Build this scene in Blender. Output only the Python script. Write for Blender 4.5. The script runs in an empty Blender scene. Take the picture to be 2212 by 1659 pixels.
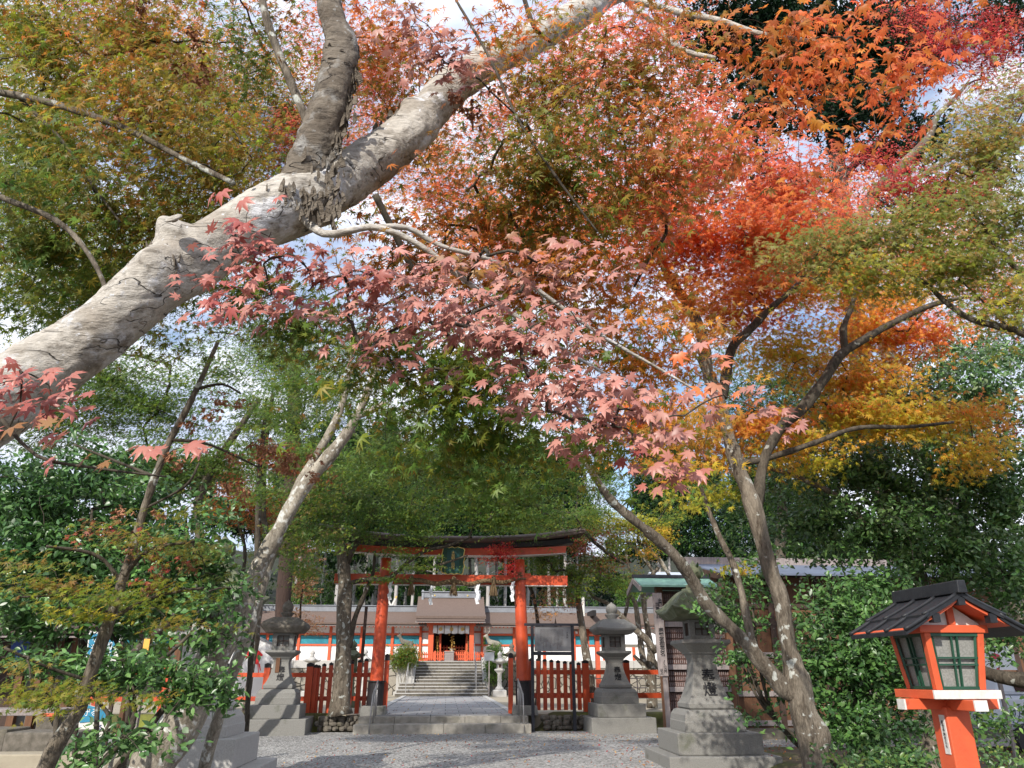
import bpy, math, random
import numpy as np
from mathutils import Vector, Matrix
PI = math.pi
random.seed(7)
rng = np.random.default_rng(11)
scene = bpy.context.scene
col = scene.collection

# ------------------------------------------------------------------ camera
F = 1605.0; PIT = math.radians(21.3); YAW = math.radians(4.7); H = 1.55
cd = bpy.data.cameras.new('camera'); cam = bpy.data.objects.new('camera', cd); col.objects.link(cam)
cam.location = (0, 0, H); cam.rotation_euler = (PI/2 + PIT, 0, -YAW)
cd.sensor_width = 36; cd.lens = 36*F/2212; cd.clip_end = 3000; cd.clip_start = 0.05
scene.camera = cam
# ------------------------------------------------------------------ sky
SUN_AZ = math.radians(28); SUN_EL = math.radians(34)     # light travels away from the viewer and to the right
w = bpy.data.worlds.new('World'); scene.world = w; w.use_nodes = True
nt = w.node_tree; nt.nodes.clear()
out = nt.nodes.new('ShaderNodeOutputWorld'); bg = nt.nodes.new('ShaderNodeBackground')
sky = nt.nodes.new('ShaderNodeTexSky'); sky.sky_type = 'NISHITA'; sky.sun_disc = False
sky.sun_elevation = SUN_EL; sky.sun_rotation = PI + SUN_AZ
tc = nt.nodes.new('ShaderNodeTexCoord'); mp = nt.nodes.new('ShaderNodeMapping'); mp.inputs['Scale'].default_value = (1.6, 1.6, 3.4)
mp.inputs['Location'].default_value = (0.35, 0.1, 0.2)
no = nt.nodes.new('ShaderNodeTexNoise'); no.inputs['Scale'].default_value = 1.6; no.inputs['Detail'].default_value = 8; no.inputs['Roughness'].default_value = .58
rp = nt.nodes.new('ShaderNodeValToRGB'); rp.color_ramp.elements[0].position = .34; rp.color_ramp.elements[1].position = .46
mx = nt.nodes.new('ShaderNodeMix'); mx.data_type = 'RGBA'
cn = nt.nodes.new('ShaderNodeTexNoise'); cn.inputs['Scale'].default_value = 5.5; cn.inputs['Detail'].default_value = 7
cm = nt.nodes.new('ShaderNodeMix'); cm.data_type = 'RGBA'; cm.inputs[6].default_value = (3.5, 4.0, 5.2, 1); cm.inputs[7].default_value = (5.9, 6.1, 6.7, 1)
cr_ = nt.nodes.new('ShaderNodeMapRange'); cr_.inputs[1].default_value = .42; cr_.inputs[2].default_value = .62
nt.links.new(mp.outputs[0], cn.inputs['Vector']); nt.links.new(cn.outputs['Fac'], cr_.inputs[0]); nt.links.new(cr_.outputs[0], cm.inputs[0]); nt.links.new(cm.outputs[2], mx.inputs[7])
L = nt.links.new
SKYHOLE = (.343, .852, .396)
L(tc.outputs['Generated'], mp.inputs['Vector']); L(mp.outputs[0], no.inputs['Vector'])
vd = nt.nodes.new('ShaderNodeVectorMath'); vd.operation = 'DOT_PRODUCT'; vd.inputs[1].default_value = SKYHOLE
nv = nt.nodes.new('ShaderNodeVectorMath'); nv.operation = 'NORMALIZE'; L(tc.outputs['Generated'], nv.inputs[0]); L(nv.outputs[0], vd.inputs[0])
mr = nt.nodes.new('ShaderNodeMapRange'); mr.inputs[1].default_value = .965; mr.inputs[2].default_value = .995; L(vd.outputs['Value'], mr.inputs[0])   # a clear opening low in the clouds
sb = nt.nodes.new('ShaderNodeMath'); sb.operation = 'MULTIPLY_ADD'; sb.inputs[1].default_value = -.16; L(mr.outputs[0], sb.inputs[0]); L(no.outputs['Fac'], sb.inputs[2])
L(sb.outputs[0], rp.inputs['Fac'])
L(rp.outputs['Color'], mx.inputs[0]); L(sky.outputs[0], mx.inputs[6]); L(mx.outputs[2], bg.inputs['Color']); L(bg.outputs[0], out.inputs['Surface'])
bg.inputs['Strength'].default_value = 0.15
# ------------------------------------------------------------------ sun
sd = bpy.data.lights.new('sun', 'SUN'); sd.energy = 3.9; sd.angle = math.radians(.5); sd.color = (1, .94, .85)
sun = bpy.data.objects.new('sun', sd); col.objects.link(sun)
dv = Vector((math.sin(SUN_AZ)*math.cos(SUN_EL), math.cos(SUN_AZ)*math.cos(SUN_EL), -math.sin(SUN_EL)))
sun.rotation_euler = dv.to_track_quat('-Z', 'Y').to_euler(); sun.location = (-10, -20, 30)
scene.view_settings.view_transform = 'Standard'; scene.view_settings.look = 'None'
scene.view_settings.exposure = 0.56; scene.view_settings.gamma = 1
scene.cycles.max_bounces = 6; scene.cycles.transparent_max_bounces = 4

# ------------------------------------------------------------------ pixel -> place
FV = Vector((math.sin(YAW)*math.cos(PIT), math.cos(YAW)*math.cos(PIT), math.sin(PIT)))
UV = Vector((-math.sin(YAW)*math.sin(PIT), -math.cos(YAW)*math.sin(PIT), math.cos(PIT)))
RV = Vector((math.cos(YAW), -math.sin(YAW), 0))
def at(x, y, Y):
    d = FV + RV*((x-1106)/F) - UV*((y-829.5)/F)
    t = Y/d.y
    return Vector((d.x*t, Y, H + d.z*t))
def crop(ox, oy, k): return lambda x, y, Y: at((ox+x/k)/1.1573, (oy+y/k)/1.1573, Y)
c1 = crop(0, 1300, 2.458); c2 = crop(700, 1300, 3.017); c3 = crop(1150, 1300, 3.017); c4 = crop(1500, 1350, 2.91); c5 = crop(2050, 1350, 2.91)
def mpp(x, y, Y):           # metres per pixel there
    return (at(x, y, Y)-Vector((0, 0, H))).dot(FV)/F

# ------------------------------------------------------------------ materials
def lin(h):
    h = h.lstrip('#'); v = [int(h[i:i+2], 16)/255 for i in (0, 2, 4)]
    return tuple(a/12.92 if a <= .04045 else ((a+.055)/1.055)**2.4 for a in v)
def newmat(name):
    m = bpy.data.materials.new(name); m.use_nodes = True; n = m.node_tree
    return m, n, n.nodes['Principled BSDF']
def mat(name, a, b=None, rough=.7, scale=6, detail=6, bump=.0, bscale=None, c=None, cth=(.55, .7), cscale=3, stretch=(1, 1, 1), spec=.4, metal=0, fac=(.3, .7)):
    m, n, p = newmat(name)
    p.inputs['Roughness'].default_value = rough; p.inputs['Specular IOR Level'].default_value = spec; p.inputs['Metallic'].default_value = metal
    l = n.links.new
    t = n.nodes.new('ShaderNodeTexCoord'); mp = n.nodes.new('ShaderNodeMapping'); mp.inputs['Scale'].default_value = stretch
    l(t.outputs['Object'], mp.inputs['Vector'])
    def noise(s, d=detail, r=.6):
        q = n.nodes.new('ShaderNodeTexNoise'); q.inputs['Scale'].default_value = s; q.inputs['Detail'].default_value = d; q.inputs['Roughness'].default_value = r
        l(mp.outputs[0], q.inputs['Vector']); return q
    if b is None: b = tuple(v*.8 for v in a)
    q = noise(scale); r = n.nodes.new('ShaderNodeMapRange'); r.inputs[1].default_value = fac[0]; r.inputs[2].default_value = fac[1]
    l(q.outputs['Fac'], r.inputs[0])
    x = n.nodes.new('ShaderNodeMix'); x.data_type = 'RGBA'; x.inputs[6].default_value = (*a, 1); x.inputs[7].default_value = (*b, 1)
    l(r.outputs[0], x.inputs[0]); o = x.outputs[2]
    if c is not None:
        q2 = noise(cscale, 7, .65); r2 = n.nodes.new('ShaderNodeMapRange'); r2.inputs[1].default_value = cth[0]; r2.inputs[2].default_value = cth[1]
        l(q2.outputs['Fac'], r2.inputs[0]); x2 = n.nodes.new('ShaderNodeMix'); x2.data_type = 'RGBA'; x2.inputs[7].default_value = (*c, 1)
        l(r2.outputs[0], x2.inputs[0]); l(o, x2.inputs[6]); o = x2.outputs[2]
    l(o, p.inputs['Base Color'])
    if bump:
        q3 = noise(bscale or scale*3, 6, .65); bp = n.nodes.new('ShaderNodeBump'); bp.inputs['Strength'].default_value = bump; bp.inputs['Distance'].default_value = .02
        l(q3.outputs['Fac'], bp.inputs['Height']); l(bp.outputs[0], p.inputs['Normal'])
    return m
def leafmat(name, rough=.5, trans=.35, spec=.4):
    m, n, p = newmat(name); l = n.links.new
    a = n.nodes.new('ShaderNodeAttribute'); a.attribute_name = 'Col'
    l(a.outputs['Color'], p.inputs['Base Color']); p.inputs['Roughness'].default_value = rough; p.inputs['Specular IOR Level'].default_value = spec
    g = n.nodes.new('ShaderNodeHueSaturation'); g.inputs['Saturation'].default_value = .98; g.inputs['Value'].default_value = 1.85
    l(a.outputs['Color'], g.inputs['Color'])
    t = n.nodes.new('ShaderNodeBsdfTranslucent'); l(g.outputs[0], t.inputs['Color'])
    x = n.nodes.new('ShaderNodeMixShader'); x.inputs[0].default_value = trans
    l(p.outputs[0], x.inputs[1]); l(t.outputs[0], x.inputs[2]); l(x.outputs[0], n.nodes['Material Output'].inputs['Surface'])
    return m
M = {}
M['leaf'] = leafmat('maple_leaf', .45, .50, .35)
M['leaf_pink'] = leafmat('pink_maple_leaf', .42, .18, .4)
M['gloss'] = leafmat('evergreen_leaf', .36, .18, .5)
M['needle'] = leafmat('needle_leaf', .6, .2, .2)
M['bark_near'] = None
def barkmat(name, base, dark, lich, lth=(.56, .62), ls=4.5, st=(1, 1, .35), bump=.55, sc=9, distance=.03, crack=1):
    m, n, p = newmat(name); l = n.links.new
    p.inputs['Roughness'].default_value = .85; p.inputs['Specular IOR Level'].default_value = .25
    t = n.nodes.new('ShaderNodeTexCoord'); mp = n.nodes.new('ShaderNodeMapping'); mp.inputs['Scale'].default_value = st
    l(t.outputs['Object'], mp.inputs['Vector'])
    def noise(s, d, r, dist=0, vec=mp.outputs[0]):
        q = n.nodes.new('ShaderNodeTexNoise'); q.inputs['Scale'].default_value = s; q.inputs['Detail'].default_value = d; q.inputs['Roughness'].default_value = r
        q.inputs['Distortion'].default_value = dist; l(vec, q.inputs['Vector']); return q.outputs['Fac']
    def rng_(f, a, b):
        r = n.nodes.new('ShaderNodeMapRange'); r.inputs[1].default_value = a; r.inputs[2].default_value = b; l(f, r.inputs[0]); return r.outputs[0]
    def mixc(f, A, B):
        x = n.nodes.new('ShaderNodeMix'); x.data_type = 'RGBA'; l(f, x.inputs[0])
        for s_, v in ((6, A), (7, B)):
            if isinstance(v, tuple): x.inputs[s_].default_value = (*v, 1)
            else: l(v, x.inputs[s_])
        return x.outputs[2]
    f1 = noise(sc, 10, .7, 1.2)
    c = mixc(rng_(f1, .38, .66), dark, base)
    big = noise(sc*.25, 4, .6, .4)
    c = mixc(rng_(big, .5, .75), c, tuple(min(1, v*1.35) for v in base))
    lf = noise(ls, 5, .5, .2, t.outputs['Object'])
    c = mixc(rng_(lf, *lth), c, lich)
    v = n.nodes.new('ShaderNodeTexVoronoi'); v.feature = 'DISTANCE_TO_EDGE'; v.inputs['Scale'].default_value = sc*.55
    dm = n.nodes.new('ShaderNodeVectorMath'); dm.operation = 'ADD'; nn = n.nodes.new('ShaderNodeTexNoise'); nn.inputs['Scale'].default_value = sc*.5
    l(mp.outputs[0], nn.inputs['Vector']); l(mp.outputs[0], dm.inputs[0]); l(nn.outputs['Color'], dm.inputs[1]); l(dm.outputs[0], v.inputs['Vector'])
    cr = rng_(v.outputs['Distance'], 0.0, .035)
    msk = rng_(noise(sc*.2, 3, .5), .5, .6)
    mm = n.nodes.new('ShaderNodeMath'); mm.operation = 'MAXIMUM'; l(cr, mm.inputs[0]); l(msk, mm.inputs[1])
    if crack > 1: c = mixc(mm.outputs[0], tuple(v_*.45 for v_ in dark), c)
    fg = n.nodes.new('ShaderNodeCombineColor'); ff = n.nodes.new('ShaderNodeMapRange'); ff.inputs[1].default_value = .32; ff.inputs[2].default_value = .68; ff.inputs[3].default_value = .55; ff.inputs[4].default_value = 1.3
    f2 = noise(sc*4.5, 6, .75); l(f2, ff.inputs[0]); [l(ff.outputs[0], fg.inputs[i]) for i in range(3)]
    mu = n.nodes.new('ShaderNodeMix'); mu.data_type = 'RGBA'; mu.blend_type = 'MULTIPLY'; mu.inputs[0].default_value = 1; l(c, mu.inputs[6]); l(fg.outputs[0], mu.inputs[7]); c = mu.outputs[2]
    l(c, p.inputs['Base Color'])
    ad = n.nodes.new('ShaderNodeMath'); ad.operation = 'MULTIPLY_ADD'; l(f1, ad.inputs[0]); ad.inputs[1].default_value = 1.5; (l(mm.outputs[0], ad.inputs[2]) if crack > 1 else None)
    b = n.nodes.new('ShaderNodeBump'); b.inputs['Strength'].default_value = bump; b.inputs['Distance'].default_value = distance
    l(ad.outputs[0], b.inputs['Height']); l(b.outputs[0], p.inputs['Normal'])
    return m
def nearbark(name, pale, mid, dark, white):
    m, n, p = newmat(name); l = n.links.new; p.inputs['Roughness'].default_value = .82; p.inputs['Specular IOR Level'].default_value = .3
    t = n.nodes.new('ShaderNodeTexCoord')
    def mapping(rot, sc):
        q = n.nodes.new('ShaderNodeMapping'); q.inputs['Rotation'].default_value = rot; q.inputs['Scale'].default_value = sc; l(t.outputs['Object'], q.inputs['Vector']); return q.outputs[0]
    iso = t.outputs['Object']; al = mapping((0, .62, 0), (.22, 1.3, 1.3))      # stretched along the leaning limb
    def noise(vec, s, d=6, r=.6, dist=0):
        q = n.nodes.new('ShaderNodeTexNoise'); q.inputs['Scale'].default_value = s; q.inputs['Detail'].default_value = d; q.inputs['Roughness'].default_value = r; q.inputs['Distortion'].default_value = dist; l(vec, q.inputs['Vector']); return q.outputs['Fac']
    def mr_(f, a, b, c=0., d=1.):
        r = n.nodes.new('ShaderNodeMapRange'); r.inputs[1].default_value = a; r.inputs[2].default_value = b; r.inputs[3].default_value = c; r.inputs[4].default_value = d; l(f, r.inputs[0]); return r.outputs[0]
    def mixc(f, A, B, blend='MIX'):
        x = n.nodes.new('ShaderNodeMix'); x.data_type = 'RGBA'; x.blend_type = blend; l(f, x.inputs[0]) if not isinstance(f, float) else setattr(x.inputs[0], 'default_value', f)
        for s_, v in ((6, A), (7, B)):
            if isinstance(v, tuple): x.inputs[s_].default_value = (*v, 1)
            else: l(v, x.inputs[s_])
        return x.outputs[2]
    big = noise(iso, 3.2, 4, .55); med = noise(iso, 11, 6, .65); fin = noise(al, 60, 6, .7); grain = noise(al, 22, 8, .7)
    c = mixc(mr_(big, .36, .50), mid, pale)
    c = mixc(mr_(med, .54, .70), c, tuple(v*.66 for v in mid))
    c = mixc(mr_(noise(iso, 4.3, 7, .6), .57, .63), c, white)
    c = mixc(mr_(noise(iso, 24, 4, .6), .64, .68), c, tuple(v*.9 for v in white))
    c = mixc(mr_(grain, .30, .46, 1, 0), c, dark)
    g = n.nodes.new('ShaderNodeCombineColor'); f_ = mr_(fin, .3, .7, .72, 1.15); [l(f_, g.inputs[i]) for i in range(3)]
    c = mixc(1.0, c, g.outputs[0], 'MULTIPLY')
    # a few long fissures
    wv = noise(al, 7, 3, .5); ab = n.nodes.new('ShaderNodeMath'); ab.operation = 'SUBTRACT'; l(wv, ab.inputs[0]); ab.inputs[1].default_value = .5; aa = n.nodes.new('ShaderNodeMath'); aa.operation = 'ABSOLUTE'; l(ab.outputs[0], aa.inputs[0])
    fis = mr_(aa.outputs[0], 0, .012, 1, 0); mk = n.nodes.new('ShaderNodeMath'); mk.operation = 'MULTIPLY'; l(fis, mk.inputs[0]); l(mr_(noise(iso, 5, 2, .5), .48, .6), mk.inputs[1])
    c = mixc(mk.outputs[0], c, tuple(v*.4 for v in dark)); l(c, p.inputs['Base Color'])
    h1 = n.nodes.new('ShaderNodeMath'); h1.operation = 'MULTIPLY_ADD'; l(mk.outputs[0], h1.inputs[0]); h1.inputs[1].default_value = -1.2
    h2 = n.nodes.new('ShaderNodeMath'); h2.operation = 'ADD'; l(grain, h2.inputs[0]); l(med, h2.inputs[1]); l(h2.outputs[0], h1.inputs[2])
    b = n.nodes.new('ShaderNodeBump'); b.inputs['Strength'].default_value = .9; b.inputs['Distance'].default_value = .02; l(h1.outputs[0], b.inputs['Height']); l(b.outputs[0], p.inputs['Normal'])
    return m
M['bark_near'] = nearbark('bark_pale_weathered', (.50, .465, .41), (.34, .30, .25), (.13, .11, .085), (.64, .64, .65))
M['bark_near_brown'] = nearbark('bark_brown_ridged', (.19, .16, .125), (.13, .105, .08), (.045, .035, .027), (.30, .29, .27))
M['bark_grey'] = barkmat('bark_grey_lichened', (.21, .18, .14), (.07, .055, .04), (.42, .43, .39), (.60, .64), 8.5, (1.6, 1.6, .4), .9, 11, .02, 0)
M['bark_white'] = barkmat('bark_whitish', (.33, .30, .245), (.14, .12, .09), (.50, .50, .46), (.56, .62), 9, (1, 1, .5), .5, 11, .015, 0)
M['bark_dark'] = barkmat('bark_dark', (.10, .085, .065), (.035, .028, .02), (.28, .28, .25), (.66, .70), 8, (1, 1, .4), .5, 12, .015, 0)
M['bark_cedar'] = mat('bark_cedar', (.075, .045, .034), (.022, .014, .012), .9, 14, bump=.8, stretch=(3, 3, .15))
M['bark_cypress'] = mat('bark_cypress', (.50, .48, .46), (.25, .23, .22), .9, 6, bump=.3, stretch=(3, 3, .2))
M['stone'] = mat('granite_grey', (.235, .23, .215), (.15, .148, .135), .88, 60, 4, bump=.25, bscale=45, c=(.10, .105, .075), cth=(.58, .74), cscale=2.2)
M['stone_moss'] = mat('granite_mossy', (.14, .15, .10), (.07, .085, .04), .9, 9, 8, bump=.4, bscale=40, c=(.27, .28, .25), cth=(.6, .75), cscale=4)
M['stone_light'] = mat('granite_pale', (.46, .45, .43), (.33, .32, .30), .85, 70, 3, bump=.15, bscale=60, c=(.28, .27, .24), cth=(.6, .75), cscale=2.5)
M['stone_brown'] = mat('stone_weathered', (.17, .15, .125), (.08, .072, .056), .9, 12, 8, bump=.35, bscale=40, c=(.12, .11, .07), cth=(.58, .68), cscale=1.6)
M['stone_step'] = mat('stone_step', (.35, .33, .29), (.21, .195, .165), .85, 5, 8, bump=.2, bscale=50, c=(.17, .16, .13), cth=(.58, .7), cscale=1.3)
M['verm'] = mat('vermilion_paint', (.56, .080, .022), (.46, .060, .018), .42, 3, bump=.05, bscale=30, c=(.30, .03, .014), cth=(.58, .75), cscale=1.5, spec=.5)
M['verm_or'] = mat('orange_vermilion_paint', (.64, .115, .040), (.52, .085, .032), .5, 5, bump=.12, bscale=50, c=(.36, .06, .03), cth=(.60, .74), cscale=9, spec=.45)
M['verm_worn'] = mat('faded_vermilion_paint', (.58, .11, .05), (.45, .08, .04), .55, 5, bump=.1, bscale=40)
M['black'] = mat('black_paint', (.012, .011, .012), (.02, .018, .02), .45, 5)
M['bark_roof'] = mat('cypress_bark_roof', (.17, .122, .10), (.095, .068, .056), .95, 18, 8, bump=.5, bscale=40, stretch=(.5, 2, 2))
M['bark_roof_edge'] = mat('cypress_bark_edge', (.20, .15, .13), (.10, .075, .07), .95, 3, 6, bump=.3, bscale=20, stretch=(.3, 1, 9))
M['ridge'] = mat('grey_ridge', (.23, .245, .27), (.16, .17, .19), .6, 4)
M['white'] = mat('white_plaster', (.80, .80, .80), (.74, .74, .74), .8, 3)
M['white_paint'] = mat('white_paint', (.68, .67, .64), (.52, .50, .46), .5, 22)
M['teal'] = mat('teal_slats', (.07, .45, .55), (.05, .30, .40), .5, .6, 3, stretch=(1, 1, .1))
M['gold'] = mat('gold_fitting', (.80, .62, .24), (.6, .42, .14), .35, 20, metal=.7)
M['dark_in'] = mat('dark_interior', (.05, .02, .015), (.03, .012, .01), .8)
M['wood'] = mat('brown_boards', (.16, .075, .035), (.09, .042, .022), .75, 5, 8, bump=.2, stretch=(6, 6, .4))
M['wood_grey'] = mat('weathered_grey_wood', (.30, .26, .25), (.20, .17, .16), .8, 6, 8, bump=.2, stretch=(5, 5, .4))
M['wood_dark'] = mat('dark_timber', (.07, .04, .028), (.035, .022, .016), .7, 6, 6, stretch=(4, 4, .5))
M['tablet'] = mat('inscribed_tablets', (.19, .11, .09), (.06, .03, .028), .8, 55, 3, stretch=(1.6, 1, .5), fac=(.42, .58))
M['copper'] = mat('green_copper', (.20, .36, .29), (.14, .28, .22), .6, 3)
M['slate'] = mat('blue_grey_roof', (.13, .16, .22), (.10, .12, .17), .5, 2)
M['tile'] = mat('black_roof_metal', (.010, .011, .014), (.022, .024, .028), .5, 12, bump=.15, spec=.35)
M['greenp'] = mat('dark_green_paint', (.018, .075, .045), (.012, .05, .03), .4, 8)
M['glass'] = mat('frosted_glass', (.27, .27, .25), (.20, .20, .185), .45, 90, 3, fac=(.4, .6))
M['rope'] = mat('straw_rope', (.22, .155, .085), (.11, .075, .04), .95, 30, bump=.5)
M['paper'] = mat('white_paper', (.75, .77, .80), (.70, .72, .75), .7)
M['steel'] = mat('steel_rail', (.40, .39, .38), (.3, .29, .28), .4, 8, metal=.6)
M['iron'] = mat('dark_iron', (.018, .02, .03), (.03, .032, .04), .5, 10)
M['panel'] = mat('grey_info_panel', (.20, .20, .205), (.16, .16, .165), .55, 3)
M['ink'] = mat('black_ink', (.012, .012, .015), rough=.7)
M['inkw'] = mat('white_lettering', (.8, .82, .82), rough=.7)
M['moss'] = mat('moss_soil', (.085, .10, .022), (.06, .045, .025), .95, 5, 9, bump=.8, bscale=40, c=(.17, .19, .03), cth=(.5, .7), cscale=1.2)
M['soil'] = mat('leaf_litter_soil', (.065, .048, .03), (.11, .085, .05), .95, 9, 9, bump=.9, bscale=35, c=(.07, .085, .02), cth=(.52, .66), cscale=.9)
M['sand'] = mat('packed_sand', (.36, .32, .24), (.28, .24, .18), .95, 3, 8, bump=.3, bscale=60)
M['hillm'] = mat('forest_floor', (.025, .028, .014), (.015, .02, .008), .95, 1, 8)
M['blue'] = mat('blue_sheet', (.02, .07, .30), (.015, .05, .22), .5, 2)
M['signblue'] = mat('sign_blue', (.03, .22, .36), (.025, .19, .32), .4, 2)
M['bronze'] = mat('dull_bronze', (.30, .27, .22), (.16, .15, .12), .55, 6)
M['redp'] = mat('red_paint', (.75, .03, .03), rough=.5)
M['grey_car'] = mat('silver_white_body', (.50, .53, .58), (.46, .49, .54), .35, 2)
M['navy'] = mat('navy_lettering', (.02, .03, .16), rough=.5)
def stonewall_mat(name, a, b, gap, scale, bump=1.0):
    m, n, p = newmat(name); l = n.links.new; p.inputs['Roughness'].default_value = .9
    t = n.nodes.new('ShaderNodeTexCoord'); v = n.nodes.new('ShaderNodeTexVoronoi'); v.feature = 'DISTANCE_TO_EDGE'; v.inputs['Scale'].default_value = scale
    v2 = n.nodes.new('ShaderNodeTexVoronoi'); v2.inputs['Scale'].default_value = scale
    l(t.outputs['Object'], v.inputs['Vector']); l(t.outputs['Object'], v2.inputs['Vector'])
    q = n.nodes.new('ShaderNodeTexNoise'); q.inputs['Scale'].default_value = scale*4; q.inputs['Detail'].default_value = 8; l(t.outputs['Object'], q.inputs['Vector'])
    s = n.nodes.new('ShaderNodeSeparateColor'); l(v2.outputs['Color'], s.inputs[0])
    a1 = n.nodes.new('ShaderNodeMath'); a1.operation = 'ADD'; l(s.outputs[0], a1.inputs[0]); l(q.outputs['Fac'], a1.inputs[1])
    r0 = n.nodes.new('ShaderNodeMapRange'); r0.inputs[1].default_value = .3; r0.inputs[2].default_value = 1.4; l(a1.outputs[0], r0.inputs[0])
    x = n.nodes.new('ShaderNodeMix'); x.data_type = 'RGBA'; x.inputs[6].default_value = (*a, 1); x.inputs[7].default_value = (*b, 1); l(r0.outputs[0], x.inputs[0])
    r = n.nodes.new('ShaderNodeMapRange'); r.inputs[1].default_value = .01; r.inputs[2].default_value = .06; l(v.outputs['Distance'], r.inputs[0])
    y = n.nodes.new('ShaderNodeMix'); y.data_type = 'RGBA'; y.inputs[6].default_value = (*gap, 1); l(x.outputs[2], y.inputs[7]); l(r.outputs[0], y.inputs[0])
    l(y.outputs[2], p.inputs['Base Color'])
    bp = n.nodes.new('ShaderNodeBump'); bp.inputs['Strength'].default_value = bump; bp.inputs['Distance'].default_value = .05; l(r.outputs[0], bp.inputs['Height']); l(bp.outputs[0], p.inputs['Normal'])
    return m
M['wallstone'] = stonewall_mat('piled_stone_wall', (.34, .31, .26), (.19, .17, .14), (.05, .045, .035), 2.2)
def gravelmat():
    m, n, p = newmat('grey_gravel'); l = n.links.new; p.inputs['Roughness'].default_value = .95
    t = n.nodes.new('ShaderNodeTexCoord')
    v = n.nodes.new('ShaderNodeTexVoronoi'); v.inputs['Scale'].default_value = 28; l(t.outputs['Object'], v.inputs['Vector'])
    s = n.nodes.new('ShaderNodeSeparateColor'); l(v.outputs['Color'], s.inputs[0])
    x = n.nodes.new('ShaderNodeMix'); x.data_type = 'RGBA'; x.inputs[6].default_value = (.09, .09, .086, 1); x.inputs[7].default_value = (.50, .49, .47, 1); l(s.outputs[0], x.inputs[0])
    q = n.nodes.new('ShaderNodeTexNoise'); q.inputs['Scale'].default_value = .6; q.inputs['Detail'].default_value = 6; l(t.outputs['Object'], q.inputs['Vector'])
    r = n.nodes.new('ShaderNodeMapRange'); r.inputs[1].default_value = .3; r.inputs[2].default_value = .75; r.inputs[3].default_value = .75; r.inputs[4].default_value = 1.1; l(q.outputs['Fac'], r.inputs[0])
    g = n.nodes.new('ShaderNodeMix'); g.data_type = 'RGBA'; g.blend_type = 'MULTIPLY'; g.inputs[0].default_value = 1; l(x.outputs[2], g.inputs[6]); l(r.outputs[0], g.inputs[7])
    l(g.outputs[2], p.inputs['Base Color'])
    b = n.nodes.new('ShaderNodeBump'); b.inputs['Strength'].default_value = .9; b.inputs['Distance'].default_value = .03; l(v.outputs['Distance'], b.inputs['Height']); b.invert = True; l(b.outputs[0], p.inputs['Normal'])
    return m
M['gravel'] = gravelmat()
def pavemat():
    m, n, p = newmat('cut_stone_paving'); l = n.links.new; p.inputs['Roughness'].default_value = .75
    t = n.nodes.new('ShaderNodeTexCoord'); b = n.nodes.new('ShaderNodeTexBrick'); l(t.outputs['Object'], b.inputs['Vector'])
    b.inputs['Scale'].default_value = 1; b.inputs['Brick Width'].default_value = .85; b.inputs['Row Height'].default_value = 1.15; b.inputs['Mortar Size'].default_value = .014
    b.inputs['Color1'].default_value = (.31, .305, .30, 1); b.inputs['Color2'].default_value = (.24, .237, .235, 1); b.inputs['Mortar'].default_value = (.07, .07, .07, 1)
    q = n.nodes.new('ShaderNodeTexNoise'); q.inputs['Scale'].default_value = 3; q.inputs['Detail'].default_value = 8; l(t.outputs['Object'], q.inputs['Vector'])
    r = n.nodes.new('ShaderNodeMapRange'); r.inputs[3].default_value = .75; r.inputs[4].default_value = 1.2; l(q.outputs['Fac'], r.inputs[0])
    g = n.nodes.new('ShaderNodeMix'); g.data_type = 'RGBA'; g.blend_type = 'MULTIPLY'; g.inputs[0].default_value = 1; l(b.outputs['Color'], g.inputs[6]); l(r.outputs[0], g.inputs[7]); l(g.outputs[2], p.inputs['Base Color'])
    return m
M['pave'] = pavemat()

# ------------------------------------------------------------------ object helpers
def link(o): col.objects.link(o); return o
def tag(o, label=None, cat=None, group=None, kind=None):
    if label: o['label'] = label
    if cat: o['category'] = cat
    if group: o['group'] = group
    if kind: o['kind'] = kind
    return o
def thing(name, label, cat, loc=(0, 0, 0), rz=0, group=None):
    o = link(bpy.data.objects.new(name, None)); o.location = loc; o.rotation_euler = (0, 0, rz); o.empty_display_size = .2
    return tag(o, label, cat, group)
def finish(name, me, m, parent=None, rel=False, smooth=False, bevel=0):
    for q in (m if isinstance(m, (list, tuple)) else [m]): me.materials.append(q)
    o = link(bpy.data.objects.new(name, me))
    if parent is not None:
        o.parent = parent
        if rel: me.transform(Matrix.Translation(-Vector(root_loc(parent))))      # vertices were given in world space
    if smooth: me.shade_smooth()
    if bevel:
        b = o.modifiers.new('bevel', 'BEVEL'); b.width = bevel; b.segments = 2; b.limit_method = 'ANGLE'; b.angle_limit = .6
    return o
def root_loc(p):
    v = Vector(p.location)
    while p.parent: p = p.parent; v += p.location
    return v
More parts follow.
